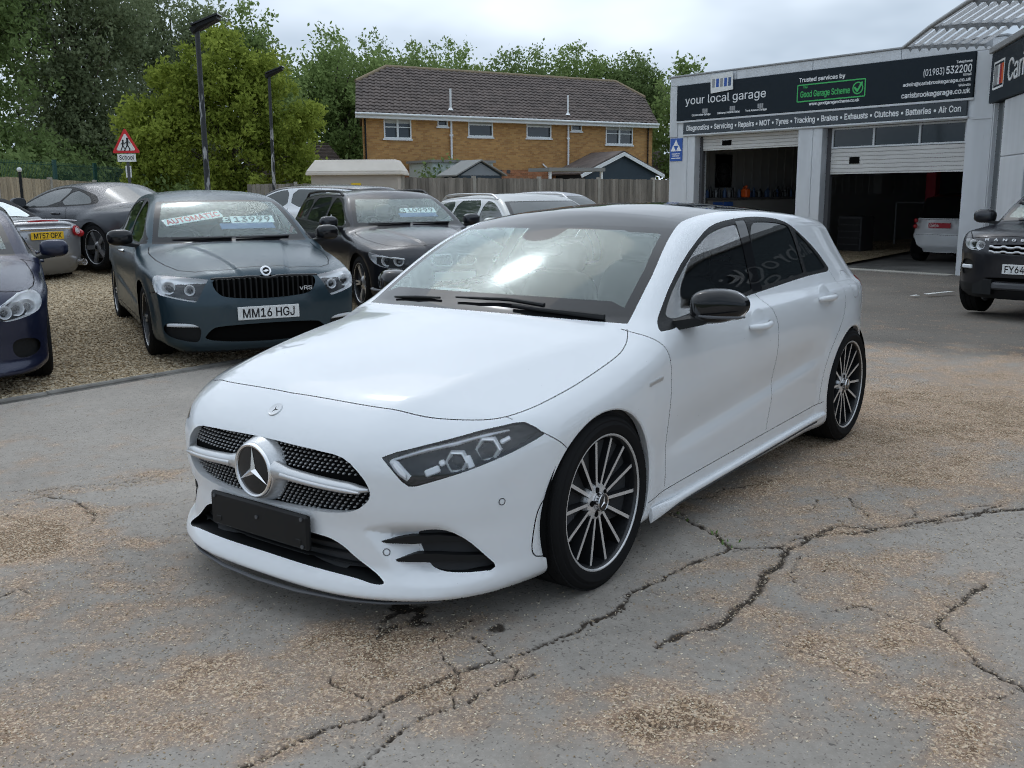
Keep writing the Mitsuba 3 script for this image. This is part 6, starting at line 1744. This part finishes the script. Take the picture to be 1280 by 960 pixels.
def windscreen_cards(price, auto=False, y0=.12):
    """The price card and stickers behind the windscreen glass."""
    def f(K, B):
        xb, zb, an, cc, _ = B.ws; a = math.radians(an)
        def at(y, d):       # a frame on the inner side of the glass, d metres up the slope, x to the viewer's right
            p = np.array([xb - cc * y * y - d * math.cos(a) - .035, y, zb + d * math.sin(a) - .035])
            p = _surf_top(B, p[0], y) - np.array([.02, 0, .03])
            return frame(p, (0, 1, 0), (-math.cos(a), 0, math.sin(a)), (math.sin(a), 0, math.cos(a)))
        k = K.add('price_card', app(at(y0 + .14, .36), box(-.21, .21, -.062, .062, -.002, .002)), 'card_white', False)
        K.add('price_lettering', app(at(y0 + .14, .36) @ mat4(0, -.045, .003), text(price, .09, .002, True, .36)), 'ink_black', False, k)
        K.add('pound_sign', app(at(y0 - .12, .36) @ mat4(0, -.045, .003), text('£', .09, .002, True)), 'card_white', False, k)
        K.add('info_card', app(at(y0 + .06, .245), box(-.25, .27, -.05, .05, -.002, .002)), 'card_blue', False)
        K.add('round_sticker', app(at(y0 + .25, .215) @ mat4(0, -.03, .004), prism([(.075 * math.cos(t), .085 * math.sin(t)) for t in np.linspace(0, np.pi, 17)], .002)), 'card_white', False)
        if auto:
            fr_ = at(-.30, .40) @ frame((0, 0, 0), (math.cos(.27), math.sin(.27), 0), (-math.sin(.27), math.cos(.27), 0), (0, 0, 1))
            k = K.add('sticker', app(fr_, box(-.29, .29, -.058, .058, -.002, .002)), 'card_white', False)
            K.add('sticker_lettering', app(fr_ @ mat4(0, -.040, .003), text('AUTOMATIC', .08, .002, True, .54)), 'ink_red', False, k)
    return f


# --- saloon with upright slatted grille
SAL = Body(side=side_curve(.905, .965, 1.43, .60), hood=curve((2.6, .4), (2.42, .66), (2.33, .735), (2.22, .79), (2.0, .855), (1.6, .925), (1.2, .97), (1.0, .985), (.5, 1.0), (-1.4, 1.03), (-1.8, 1.055), (-2.2, 1.055), (-2.6, 1.0)),
           roof=curve((1.3, 1.1), (.8, 1.26), (.4, 1.385), (.15, 1.43), (-.2, 1.455), (-.6, 1.455), (-1.0, 1.43), (-1.5, 1.36), (-2.2, 1.2)),
           nose=curve((.05, 2.16), (.14, 2.27), (.2, 2.325), (.35, 2.34), (.5, 2.345), (.6, 2.335), (.72, 2.30), (.85, 2.2)), plan=(.17, .72, 3.0), front=(1.0, .045, .2, .02),
           tail=curve((.1, -2.2), (.35, -2.33), (.6, -2.35), (.85, -2.33), (1.06, -2.30), (1.4, -2.2)), rs=(-1.15, 1.37, .48, .15), ws=(1.10, .985, 29.5, .30, .02), wheels=(1.34, -1.34), wz=.325, rear=(-1.1, .12, -.5, .08), r_front=.05, r_rear=.08, r_side=(.055, .05), hoodk=.05, crown=.05, bevel=(.66, -.18, .26), vee=(.46, -.22, .016))
SAL_DLO = smooth_poly([(1.02, .955), (.80, 1.06), (.45, 1.245), (.15, 1.355), (-.2, 1.385), (-.6, 1.375), (-1.0, 1.31), (-1.4, 1.155), (-1.58, 1.045), (-1.0, 1.02), (0, .985)], 1)
sal_pane = [('front_door_glass', smooth_poly([(.86, .985), (.62, 1.13), (.40, 1.25), (.14, 1.335), (-.10, 1.36), (-.12, 1.0), (.4, .985)], 1), 'glass_side'),
            ('rear_door_glass', smooth_poly([(-.19, 1.36), (-.6, 1.345), (-.98, 1.28), (-1.02, 1.05), (-.98, 1.035), (-.2, 1.005)], 1), 'glass_tint'),
            ('quarter_glass', smooth_poly([(-1.06, 1.255), (-1.36, 1.14), (-1.48, 1.06), (-1.08, 1.045)], 1), 'glass_tint')]


def saloon_front(K, B):
    s = np.linspace(-.405, .405, 19)
    for y in s:
        K.add('grille_slat', box(2.30 - .05 * (abs(y) / .42) ** 2 * 1.0 - .02, 2.345 - .06 * (abs(y) / .42) ** 2, y - .006, y + .006, .575, .748 - .02 * abs(y)), 'satin_black', False)
    yy = np.linspace(-.45, .45, 25)
    K.add('grille_frame', ribbon_tube(np.stack([2.345 - .07 * (np.abs(yy) / .45) ** 2.5, yy, 0.768 - .018 * np.abs(yy / .45) - .022 * np.exp(-(yy / .07) ** 2)], 1), .012, .010, 8), 'gloss_black', 40)
    mb = frame((2.312, 0, .80), (0, 1, 0), (-.35, 0, .94), (.94, 0, .35))
    k = K.add('bonnet_badge', app(mb, lathe([(.0005, .012), (.034, .012), (.045, .008), (.048, 0)], 28, 'z')), 'chrome', 40)
    K.add('badge_centre', app(mb @ mat4(0, 0, .0125), prism(sg.Point(0, 0).buffer(.03).difference(sg.Polygon([(-.03, -.004), (.0, -.010), (.03, .004), (0, .012)])), .002)), 'satin_black', False, k)
    K.add('grille_badge', app(frame((2.345, .33, .63), (0, 1, 0), (0, 0, 1), (1, 0, 0)), text('vRS', .034, .004, True, .11)), 'silver_trim', False)
    plate(K, 2.352, .455, 'MM16 HGJ', 'plate_white')
    yl = np.linspace(.56, .80, 9)
    xs = [np.interp(0, B.F(np.stack([np.linspace(1.7, 2.4, 200), np.full(200, y), np.full(200, .36)], -1)), np.linspace(1.7, 2.4, 200)) for y in yl]
    ipart(K, 'fog_light', ribbon_tube(np.stack([np.array(xs) - .012, yl, yl * 0 + .365], 1), .012, .016, 8), 'lens_white', 40)


SAL_SPEC = dict(paint='paint_teal', lampb='reflector', R=.325, nose=2.34, rear=-2.35, top=1.46, belt=.965, dlo=SAL_DLO, panes=sal_pane, wst=.42, wsy=(.585, .73), rs=(smooth_poly([(-1.02, -.1), (-1.05, .50), (-1.62, .58), (-1.70, -.1)], 1), 'top'),
                h=.022, lamp=[(-1.255, .735), (-1.25, .745), (-1.0, .762), (-.76, .770), (-.72, .76), (-.73, .69), (-.78, .63), (-1.15, .562), (-1.20, .560)], bulbs=((.60, .5, .05), (.27, .42, .04)), brow=((.84, .32), (.88, .55), (.84, .80)),
                openings=[('grille', [(-.6, .765), (.30, .762), (.44, .745), (.43, .65), (.33, .575), (-.6, .57)], (-.05, 0, 0), 'void_black'), ('lower_grille', [(-.7, .365), (.40, .365), (.49, .32), (.55, .215), (-.7, .20)], (-.05, 0, 0), 'void_black'),
                          ('fog_panel', [(.545, .375), (.82, .40), (.825, .27), (.60, .215), (.56, .24)], (-.03, -.01, 0), 'satin_black')],
                seams=[([(2.16, -.05), (2.15, .3), (2.05, .62), (1.6, .76), (1.1, .79), (.98, .76)], 'top'), ([(.93, .96), (.84, .85), (.80, .6), (.80, .28)], 'side'), ([(-.16, 1.0), (-.26, .8), (-.27, .28)], 'side'), ([(-1.05, 1.03), (-1.2, .9), (-1.1, .68), (-.98, .5), (-.94, .28)], 'side'), ([(1.70, .60), (1.9, .62), (2.0, .64)], 'side'), ([(.85, .27), (-.95, .27)], 'side')],
                doors=[('front_door', [(.93, .98), (.84, .85), (.80, .28), (-.27, .28), (-.26, .8), (-.16, 1.0)]), ('rear_door', [(-.16, 1.0), (-.26, .8), (-.27, .28), (-.94, .28), (-.98, .5), (-1.2, .9), (-1.05, 1.04)])],
                bonnet=(2.15, .79, .74), track=.775, mirror=(.80, .99, 1.035), mirrorp='gloss_black', handles=((0, .865), (-.93, .885)), handlep='chrome', wheel='twin', spokes=5, rim=.235,
                rear_lamps=[('tail_light', [(.45, .80), (.86, .80), (.86, .95), (.5, .93)], 'lens_red')], extra=[saloon_front, windscreen_cards('13999', True)])

# --- estate
EST = Body(side=side_curve(.905, .95, 1.42, .60), hood=curve((2.6, .4), (2.4, .62), (2.3, .70), (2.2, .755), (2.0, .83), (1.6, .905), (1.2, .955), (.95, .98), (.5, 1.0), (-2.5, 1.03)),
           roof=curve((1.2, 1.1), (.7, 1.27), (.35, 1.375), (.1, 1.41), (-.3, 1.43), (-.9, 1.425), (-1.5, 1.40), (-2.0, 1.36), (-2.4, 1.3)),
           nose=curve((.05, 2.12), (.14, 2.24), (.2, 2.29), (.35, 2.31), (.55, 2.315), (.65, 2.30), (.75, 2.24), (.9, 2.1)), plan=(.17, .66, 3.0), front=(1.0, .05, .2, .02),
           tail=curve((.1, -2.15), (.35, -2.28), (.6, -2.30), (.9, -2.28), (1.05, -2.22), (1.4, -1.95)), rs=(-1.98, 1.36, 1.5, .12), ws=(.99, .975, 28.5, .30, .02), wheels=(1.45, -1.36), wz=.325, rear=(-1.2, .10, -1.0, .06), r_front=.06, r_rear=.10, r_side=(.06, .05), hoodk=.05, crown=.045, bevel=(.66, -.2, .28), vee=(.50, -.20, .014))
EST_DLO = smooth_poly([(.90, .945), (.66, 1.06), (.36, 1.22), (.10, 1.325), (-.25, 1.365), (-.9, 1.36), (-1.5, 1.33), (-1.82, 1.265), (-1.93, 1.10), (-1.92, 1.03), (-1.0, 1.01), (0, .975)], 1)
est_pane = [('front_door_glass', smooth_poly([(.74, .985), (.52, 1.105), (.30, 1.22), (.06, 1.31), (-.20, 1.335), (-.22, .99), (.3, .975)], 1), 'glass_side'),
            ('rear_door_glass', smooth_poly([(-.29, 1.34), (-.7, 1.335), (-1.08, 1.32), (-1.14, 1.03), (-1.1, 1.02), (-.3, .995)], 1), 'glass_tint'),
            ('quarter_glass', smooth_poly([(-1.15, 1.315), (-1.5, 1.30), (-1.76, 1.24), (-1.86, 1.10), (-1.86, 1.05), (-1.22, 1.03)], 1), 'glass_tint')]


def estate_front(K, B):
    for s in (1, -1):
        K.add('grille_slat', cat(*[box(2.27, 2.305, s * y - .005, s * y + .005, .56, .67) for y in np.linspace(.05, .25, 9)]), 'satin_black', False)
        P = [(2.315, s * .03, .58), (2.30, s * .05, .68), (2.285, s * .26, .67), (2.30, s * .285, .60), (2.31, s * .22, .55), (2.318, s * .06, .55), (2.315, s * .03, .58)]
        K.add('grille_frame', tube(P, .011, 6), 'chrome', 40)
    plate(K, 2.322, .43, None, 'plate_white')


def est_spec(paint, **k):
    d = dict(paint=paint, lampb='reflector', R=.325, nose=2.31, rear=-2.30, top=1.43, belt=.95, dlo=EST_DLO, panes=est_pane, wst=.36, wsy=(.585, .73), rs=(smooth_poly([(-.1, 1.02), (.64, 1.03), (.55, 1.32), (-.1, 1.33)], 1), 'front'), h=.026,
             lamp=[(-1.22, .63), (-1.0, .655), (-.80, .69), (-.66, .715), (-.64, .68), (-.72, .60), (-.90, .535), (-1.18, .52)], bulbs=((.24, .45, .055), (.52, .48, .058)), brow=((.88, .72), (.6, .80), (.3, .82), (.1, .8)),
             openings=[('grille', [(.03, .65), (.25, .645), (.285, .60), (.22, .555), (.05, .555)], (-.05, 0, 0), 'void_black'), ('lower_grille', [(-.7, .34), (.55, .34), (.62, .22), (-.7, .20)], (-.05, 0, 0), 'void_black')],
             seams=[([(2.16, -.05), (2.14, .3), (2.0, .62), (1.6, .765), (1.1, .79), (.95, .75)], 'top'), ([(.84, .95), (.80, .85), (.79, .6), (.79, .28)], 'side'), ([(-.25, 1.0), (-.32, .8), (-.33, .28)], 'side'), ([(-1.15, 1.03), (-1.22, .9), (-1.12, .68), (-1.0, .5), (-.96, .28)], 'side')],
             doors=[('front_door', [(.84, .96), (.80, .85), (.79, .28), (-.33, .28), (-.32, .8), (-.25, 1.0)]), ('rear_door', [(-.25, 1.0), (-.32, .8), (-.33, .28), (-.96, .28), (-1.0, .5), (-1.22, .9), (-1.15, 1.04)])],
             bonnet=(2.14, .79, .70), track=.775, mirror=(.62, .99, 1.03), handles=((-.05, .85), (-1.0, .865)), wheel='twin', spokes=5, rim=.235,
             rear_lamps=[('tail_light', [(.55, .80), (.90, .78), (.90, .93), (.56, .93)], 'lens_red')], extra=[estate_front, rails(.05, -1.85, .60, .57, 0, 0, 'satin_black')])
    d.update(k); return d


# --- low sports car: with a soft top, or as a coupe
SPT = Body(side=side_curve(.92, .90, 1.30, .56), hood=curve((2.7, .35), (2.45, .6), (2.3, .69), (2.0, .77), (1.6, .84), (1.2, .89), (.8, .925), (.3, .94), (-1.0, .95), (-1.5, .965), (-2.0, .955), (-2.3, .90), (-2.6, .8)),
           roof=curve((1.0, 1.0), (.6, 1.13), (.3, 1.23), (0, 1.285), (-.4, 1.30), (-.8, 1.275), (-1.2, 1.19), (-1.6, 1.03), (-2.2, .8)),
           nose=curve((.05, 2.1), (.2, 2.33), (.45, 2.38), (.65, 2.30), (.8, 2.15)), plan=(.28, .7, 2.6), tail=curve((.1, -2.1), (.25, -2.26), (.45, -2.36), (.62, -2.36), (.80, -2.33), (.93, -2.26), (1.2, -2.1)), tailplan=(.24, .72, 2.8),
           rs=(-.85, 1.24, .42, .25), ws=(.95, .92, 27, .34, .02), wheels=(1.35, -1.38), wz=.335, rear=(-1.1, .15, -.2, .10), r_front=.1, r_rear=.09, hoodk=.06, crown=.06, flare=(.03, .36, .62), hollow=.01, up=(.82, 1.1))
SPT_DLO = smooth_poly([(.80, .895), (.45, 1.06), (.10, 1.19), (-.25, 1.235), (-.6, 1.21), (-.95, 1.115), (-1.18, .985), (-1.15, .95), (-.6, .925), (.2, .905)], 1)
spt_pane = [('door_glass', smooth_poly([(.66, .92), (.38, 1.055), (.08, 1.165), (-.25, 1.21), (-.52, 1.195), (-.30, .94)], 1), 'glass_grey'), ('quarter_glass', smooth_poly([(-.56, 1.19), (-.90, 1.105), (-1.10, .985), (-1.07, .965), (-.36, .945)], 1), 'glass_grey')]


def sports_rear(K, B):
    plate(K, -2.372, .72, 'MT57 OPX', 'plate_yellow', -1, y=.0)
    yy = np.linspace(-.40, .40, 17)
    K.add('boot_strip', ribbon_tube(np.stack([-2.362 + .03 * (yy / .45) ** 2, yy, .815 + 0 * yy], 1), .010, .017, 8), 'chrome', 40)
    yy = np.linspace(-.62, .62, 31)
    K.add('boot_spoiler', ribbon_tube(np.stack([-2.27 + .09 * (np.abs(yy) / .6) ** 2, yy, .945 - .03 * (np.abs(yy) / .6) ** 2], 1), .04, .014, 8), 'paint_silver', 40)
    yy = np.linspace(-.24, .24, 13)
    K.add('high_brake_light', ribbon_tube(np.stack([-2.305 + .05 * (np.abs(yy) / .6) ** 2, yy, .93 - .02 * (np.abs(yy) / .6) ** 2], 1), .012, .012, 8), 'lens_red', 40)
    for s in (1, -1):
        p = np.array([-2.27, s * .555, .775]); n = np.array([-.93, s * .36, .05])
        l = K.add('tail_light', app(_face(p, n), lathe([(.0005, .012), (.035, .012), (.045, .014), (.07, .010), (.075, -.02)], 32, 'z')), 'lens_red', 40)
        K.add('reversing_light', app(_face(p + n * .012, n), lathe([(.0005, .008), (.030, .006), (.036, 0)], 28, 'z')), 'lens_white', 40, l)
        K.add('light_ring', app(_face(p + n * .012, n), lathe([(.046, 0), (.05, .008), (.054, 0)], 32, 'z')), 'lens_white', 40, l)
        K.add('tail_light_wing', ellip((-2.20, s * .655, .73), (.075, .055, .055)), 'lens_red', True, l)
        K.add('exhaust_tip', app(frame((-2.30, s * .60, .30), (0, 1, 0), (0, 0, 1), (-1, 0, 0)), lathe([(.036, -.08), (.040, .02), (.047, .03), (.05, .02), (.05, -.08)], 24, 'z')), 'chrome', 40)
        K.add('boot_lettering', app(frame((-2.365, -s * .34, .685), (0, -1, 0), (0, 0, 1), (-1, 0, 0)), text('XK' if s > 0 else 'XK', .022, .003, True)), 'chrome', False)


def spt_spec(paint, **k):
    d = dict(paint=paint, R=.335, nose=2.38, rear=-2.36, top=1.31, belt=.90, dlo=SPT_DLO, panes=spt_pane, wst=.22, wsy=(.545, .70), rs=(smooth_poly([(-.84, -.1), (-.92, .44), (-1.38, .50), (-1.46, -.1)], 1), 'top'), h=.026,
             lamp=[(-1.15, .62), (-.95, .68), (-.75, .70), (-.8, .63), (-1.05, .56)], seams=[([(.72, .91), (.68, .8), (.66, .25)], 'side'), ([(-.62, .93), (-.72, .75), (-.70, .5), (-.62, .25)], 'side'), ([(-1.55, -.1), (-1.55, .55), (-1.7, .62), (-2.2, .60)], 'top')],
             doors=[('door', [(.72, .92), (.66, .25), (-.62, .25), (-.70, .5), (-.72, .75), (-.62, .94)])], bonnet=(2.1, .8, .6), track=.80, mirror=(.50, .97, .99), handles=((-.42, .82),), wheel='wide', spokes=5, rim=.25, seats=((-.15, .36),), extra=[])
    d.update(k); return d


# --- sport utility vehicle
SUV = Body(side=curve((0, .70), (.24, .80), (.30, .885), (.42, .91), (.6, .925), (.85, .945), (.97, .94), (1.04, .91), (1.08, .875), (1.14, .84), (1.35, .75), (1.52, .66), (1.62, .58), (1.75, .4), k=31), hood=curve((2.5, .7), (2.25, .93), (2.15, .985), (1.95, 1.03), (1.6, 1.07), (1.2, 1.10), (.8, 1.13), (-2.5, 1.18)),
           roof=curve((1.3, 1.2), (.8, 1.42), (.4, 1.55), (.1, 1.60), (-.3, 1.62), (-.9, 1.59), (-1.5, 1.53), (-2.1, 1.45)), nose=curve((.1, 1.95), (.25, 2.06), (.35, 2.12), (.5, 2.15), (.75, 2.155), (.88, 2.13), (1.0, 2.05)), plan=(.20, .75, 3.2), front=(1.0, .06, .2, .02),
           tail=curve((.1, -2.0), (.4, -2.15), (.8, -2.18), (1.1, -2.12), (1.6, -1.95)), rs=(-1.9, 1.50, 1.6, .1), ws=(1.12, 1.10, 31, .32, .02), wheels=(1.33, -1.33), wz=.365, rear=(-1.0, .12, -.8, .07), r_front=.08, r_rear=.1, hoodk=.035, crown=.05, flare=(.035, .41, .50), hollow=.02, zmin=.24, up=(.95, 1.3))
SUV_DLO = smooth_poly([(1.0, 1.075), (.75, 1.20), (.40, 1.39), (.15, 1.48), (-.3, 1.51), (-1.0, 1.48), (-1.7, 1.40), (-1.9, 1.30), (-1.85, 1.24), (-.8, 1.16), (.2, 1.10)], 1)


def suv_front(K, B):
    for z in (.79, .845):
        yy = np.linspace(-.44, .44, 30)
        K.add('grille_bar', ribbon_tube(np.stack([2.15 - .03 * (np.abs(yy) / .45) ** 3, yy, z + .006 * np.sign(np.sin(yy * 40))], 1), .012, .014, 8), 'silver_trim', 30)
    K.add('bonnet_lettering', app(frame((2.125, 0, .915), (0, 1, 0), (-.45, 0, .9), (.9, 0, .45)), cat(*[app(mat4((i - 4.5) * .098 - .03), text(ch, .028, .006, True, .046)) for i, ch in enumerate('RANGE')])), 'ink_white', False)
    plate(K, 2.172, .60, 'FY64', 'plate_white', tw=.215, sx=-.125)
    K.add('lower_bar', cat(box(2.10, 2.165, -.42, .42, .36, .44, .02)), 'plastic_grey', False)
    for s in (1, -1):
        K.add('bumper_claw', trimesh.convex.convex_hull(np.vstack([box(2.05, 2.17, s * .42 - .05, s * .42 + .05, .30, .47).vertices, box(2.0, 2.12, s * .56 - .04, s * .56 + .04, .30, .40).vertices])), 'plastic_black', 20)
        xs = np.linspace(1.6, 2.2, 300); f = B.F(np.stack([xs, xs * 0 + .74, xs * 0 + .60], -1)); x = xs[np.argmax(f > 0)]
        K.add('fog_light', app(_face((x - .01, s * .74, .60), (.85, s * .5, 0)), box(-.085, .085, -.022, .022, -.02, .012, .008)), 'lens_white', False)


SUV_SPEC = dict(paint='paint_black', lampb='reflector', R=.365, nose=2.15, rear=-2.18, top=1.63, belt=1.07, dlo=SUV_DLO, panes=[('front_door_glass', smooth_poly([(.82, 1.12), (.55, 1.26), (.25, 1.40), (-.2, 1.47), (-.22, 1.14)], 1), 'glass_tint'), ('rear_door_glass', smooth_poly([(-.28, 1.47), (-1.0, 1.45), (-1.65, 1.38), (-1.75, 1.28), (-.28, 1.16)], 1), 'glass_tint')],
                wst=.40, wsy=(.60, .77), rs=([(-.1, 1.25), (.6, 1.27), (.5, 1.46), (-.1, 1.48)], 'front'), h=.026, lamp=[(-1.12, .90), (-.95, .915), (-.78, .93), (-.72, .915), (-.76, .85), (-.9, .795), (-1.10, .80)], bulbs=((.3, .5, .05), (.62, .5, .05)),
                openings=[('grille', [(-.6, .885), (.42, .88), (.46, .83), (.42, .765), (-.6, .755)], (-.05, 0, 0), 'void_black'), ('lower_grille', [(-.6, .50), (.5, .50), (.5, .455), (-.6, .45)], (-.05, 0, 0), 'void_black'), ('fog_panel', [(.62, .68), (.84, .70), (.84, .52), (.76, .50), (.66, .55)], (-.02, -.01, 0), 'satin_black')],
                seams=[([(2.08, -.05), (2.05, .5), (1.9, .78), (1.4, .86), (1.0, .84)], 'top'), ([(.9, 1.06), (.8, .9), (.8, .35)], 'side'), ([(-.25, 1.12), (-.3, .35)], 'side')], doors=[('front_door', [(.9, 1.08), (.8, .9), (.8, .35), (-.3, .35), (-.25, 1.14)])],
                bonnet=(2.06, .85, .9), track=.83, mirror=(.80, 1.03, 1.16), mirror_size=1.15, handles=((0, .95), (-.95, .97)), wheel='twin', spokes=5, rim=.25, cladding=((.40, 0),), extra=[suv_front], wsg='glass_clear')

# --- very short city car, seen from behind
CITY = Body(side=side_curve(.775, .98, 1.52, .60, .22), hood=curve((1.6, .6), (1.4, .85), (1.2, .93), (.9, 1.0), (.6, 1.03), (-1.5, 1.05)), roof=curve((1.2, 1.1), (.8, 1.33), (.5, 1.47), (.2, 1.53), (-.3, 1.55), (-.8, 1.50), (-1.3, 1.40)),
            nose=curve((.1, 1.2), (.3, 1.34), (.6, 1.36), (.85, 1.28)), tail=curve((.1, -1.15), (.25, -1.26), (.40, -1.36), (.60, -1.35), (.75, -1.30), (.95, -1.25), (1.3, -1.12), (1.5, -1.05)), tailplan=(.13, .6, 3.0), rs=(-1.0, 1.46, 2.6, .06), ws=(.92, 1.02, 40, .3, .02), wheels=(.93, -.93), wz=.29, rear=(-.6, .10, -.4, .08), front=(.5, .1, .2, .04), flare=(.03, .32, .42), hollow=0, plan=(.2, .6, 3), r_rear=.07, zmin=.2)


def city_rear(K, B):
    plate(K, -1.335, .83, 'DA04', 'plate_red', -1, ink='ink_white', tw=.21, sx=.12)
    for s in (1, -1):
        for z in (.93, .80):
            p = np.array([-1.245 if z > .9 else -1.255, s * .63, z]); n = np.array([-.9, s * .4, .05])
            K.add('tail_light', app(_face(p, n), lathe([(.0005, .022), (.035, .018), (.05, .004), (.052, -.03)], 24, 'z')), 'lens_red', 40)


CITY_SPEC = dict(paint='paint_white', soft=[(-1.4, .985), (1.5, 1.0), (1.5, 1.8), (-1.4, 1.8)], softn='upper_shell', softm='gloss_black', R=.29, nose=1.36, rear=-1.36, top=1.55, belt=.98, dlo=smooth_poly([(.8, 1.0), (.5, 1.25), (.2, 1.42), (-.4, 1.45), (-.7, 1.40), (-.75, 1.0)], 1), panes=[('door_glass', smooth_poly([(.68, 1.02), (.42, 1.24), (.15, 1.39), (-.4, 1.42), (-.66, 1.37), (-.70, 1.03)], 1), 'glass_tint')], wst=.55, wsy=(.55, .66), rs=(smooth_poly([(-.1, .99), (.56, .99), (.50, 1.38), (-.1, 1.42)], 1), 'front'), rsg='gloss_black', h=.03,
                 bonnet=(1.3, .6, .9), track=.64, rim=.19, mirror=(.6, .85, 1.05), seats=((-.2, .34),), seams=[([(-.02, .955), (.58, .955)], 'front'), ([(.0, .62), (.60, .62)], 'front'), ([(.6, 1.0), (.55, .4)], 'side'), ([(-.7, 1.0), (-.55, .6), (-.5, .4)], 'side')], wheel='wide', spokes=6, extra=[city_rear], helm=-.3)

NAVY = Body(**{**HERO.__dict__, 'dents': ()})
NAVY_SPEC = dict(paint='paint_navy', lampb='reflector', R=.325, nose=2.22, rear=-2.2, top=1.41, belt=.93, dlo=SAL_DLO * [.86, .96] + [.0, .01], panes=[(a, b * [.86, .96] + [.0, .01], c) for a, b, c in sal_pane], wst=.40, wsy=(.57, .70), rs=([(-.1, 1.01), (.60, 1.01), (.50, 1.235), (-.1, 1.25)], 'front'), h=.022,
                 lamp=[(-1.18, .60), (-1.0, .67), (-.82, .72), (-.68, .735), (-.63, .70), (-.66, .62), (-.75, .575), (-.95, .54), (-1.12, .525)], bulbs=((.40, .36, .05), (.62, .42, .055), (.2, .33, .045)), brow=((.05, .55), (.3, .78), (.6, .93), (.8, .96)),
                 openings=[('grille', [(-.6, .63), (.36, .62), (.46, .55), (.44, .46), (-.6, .43)], (-.05, 0, 0), 'void_black'), ('lower_grille', [(-.6, .32), (.42, .32), (.52, .22), (-.6, .20)], (-.05, 0, 0), 'void_black'), ('side_vent', [(.60, .40), (.80, .38), (.80, .26), (.62, .24)], (-.03, -.01, 0), 'satin_black')],
                 seams=[([(2.06, -.05), (2.03, .42), (1.90, .66), (1.71, .785), (1.4, .815), (1.03, .78), (.955, .735)], 'top'), ([(.985, .93), (.909, .855), (.862, .45), (.860, .255)], 'side'), ([(-.1, .98), (-.24, .79), (-.19, .28)], 'side')], bonnet=(2.06, .80, .68), doors=[('front_door', [(.985, .95), (.86, .255), (-.19, .28), (-.24, .79), (-.1, .99)])],
                 track=.77, mirror=(.70, 1.0, .985), handles=((0, .84), (-.9, .87)), wheel='twin', extra=[])


def place(spec_body, spec, key, label, x, y, z, hd, cat_='car', group=None, pitch=0.0, s=1.0):
    k = thing(key, label, cat_, group)
    build_car(spec_body, spec).emit(k, mat4(x, y, z, math.radians(hd), pitch, s))
    return k




place(SAL, SAL_SPEC, 'saloon_car', 'teal grey saloon on the gravel with a red AUTOMATIC sticker in its windscreen', -2.09, -6.05, .045, 63.9, pitch=-.012)
place(EST, est_spec('paint_black', extra=[estate_front, rails(.05, -1.85, .60, .57, 0, 0, 'satin_black'), windscreen_cards('10999')]), 'estate_car', 'black estate with price card in its windscreen, parked right of the teal saloon', -5.44, -6.77, .07, 63.7)
place(EST, est_spec('paint_champagne', extra=[estate_front, rails(.10, -1.85, .60, .57, 0, 0, 'alloy_silver', .06)], surround='silver_trim', wsg='glass_grey', panes=[(a, b, 'glass_grey') for a, b, c in est_pane]), 'estate_car', 'pale silver estate with bright roof rails behind the white hatchback', -7.75, -6.02, .0, 66.0)
place(EST, est_spec('paint_white', roofp='paint_black', surround='paint_white', extra=[], panes=[(a, b, 'glass_grey') for a, b, c in est_pane]), 'estate_car', 'white estate with dark roof standing side on behind the black estate', -9.27, -12.81, .20, 281.8)
place(SPT, spt_spec('paint_silver', soft=[(.5, .97), (-1.5, .97), (-1.5, 1.5), (.5, 1.5)], rsg='card_white', extra=[sports_rear]), 'convertible_car', 'silver convertible with black soft top and yellow rear number plate', -2.85, -13.68, .168, 276.3)
place(SPT, spt_spec('paint_grey', extra=[], rsg='glass_grey', wsg='glass_grey'), 'coupe_car', 'dark grey coupe with bright five spoke wheels behind the silver convertible', -5.07, -13.4, .30, 272.0, s=1.06)
place(NAVY, NAVY_SPEC, 'parked_car', 'dark navy car cut off by the left edge of the picture, its headlight showing', 0.49, -6.64, .03, 64.0)
place(SUV, SUV_SPEC, 'off_road_car', 'black sport utility vehicle with pale bonnet lettering, cut off by the right edge', -10.14, 1.07, -.06, 350.1)
place(SAL, {**SAL_SPEC, 'paint': 'paint_silver', 'extra': [], 'h': .04, 'wsg': 'glass_grey'}, 'parked_car', 'small silver car roof just showing beyond the pale silver estate', -13.6, -9.6, .0, 66.0)
place(CITY, CITY_SPEC, 'city_car', 'tiny white city car with red rear plate inside the right garage bay', -20.55, -2.62, -.2, 165.0)
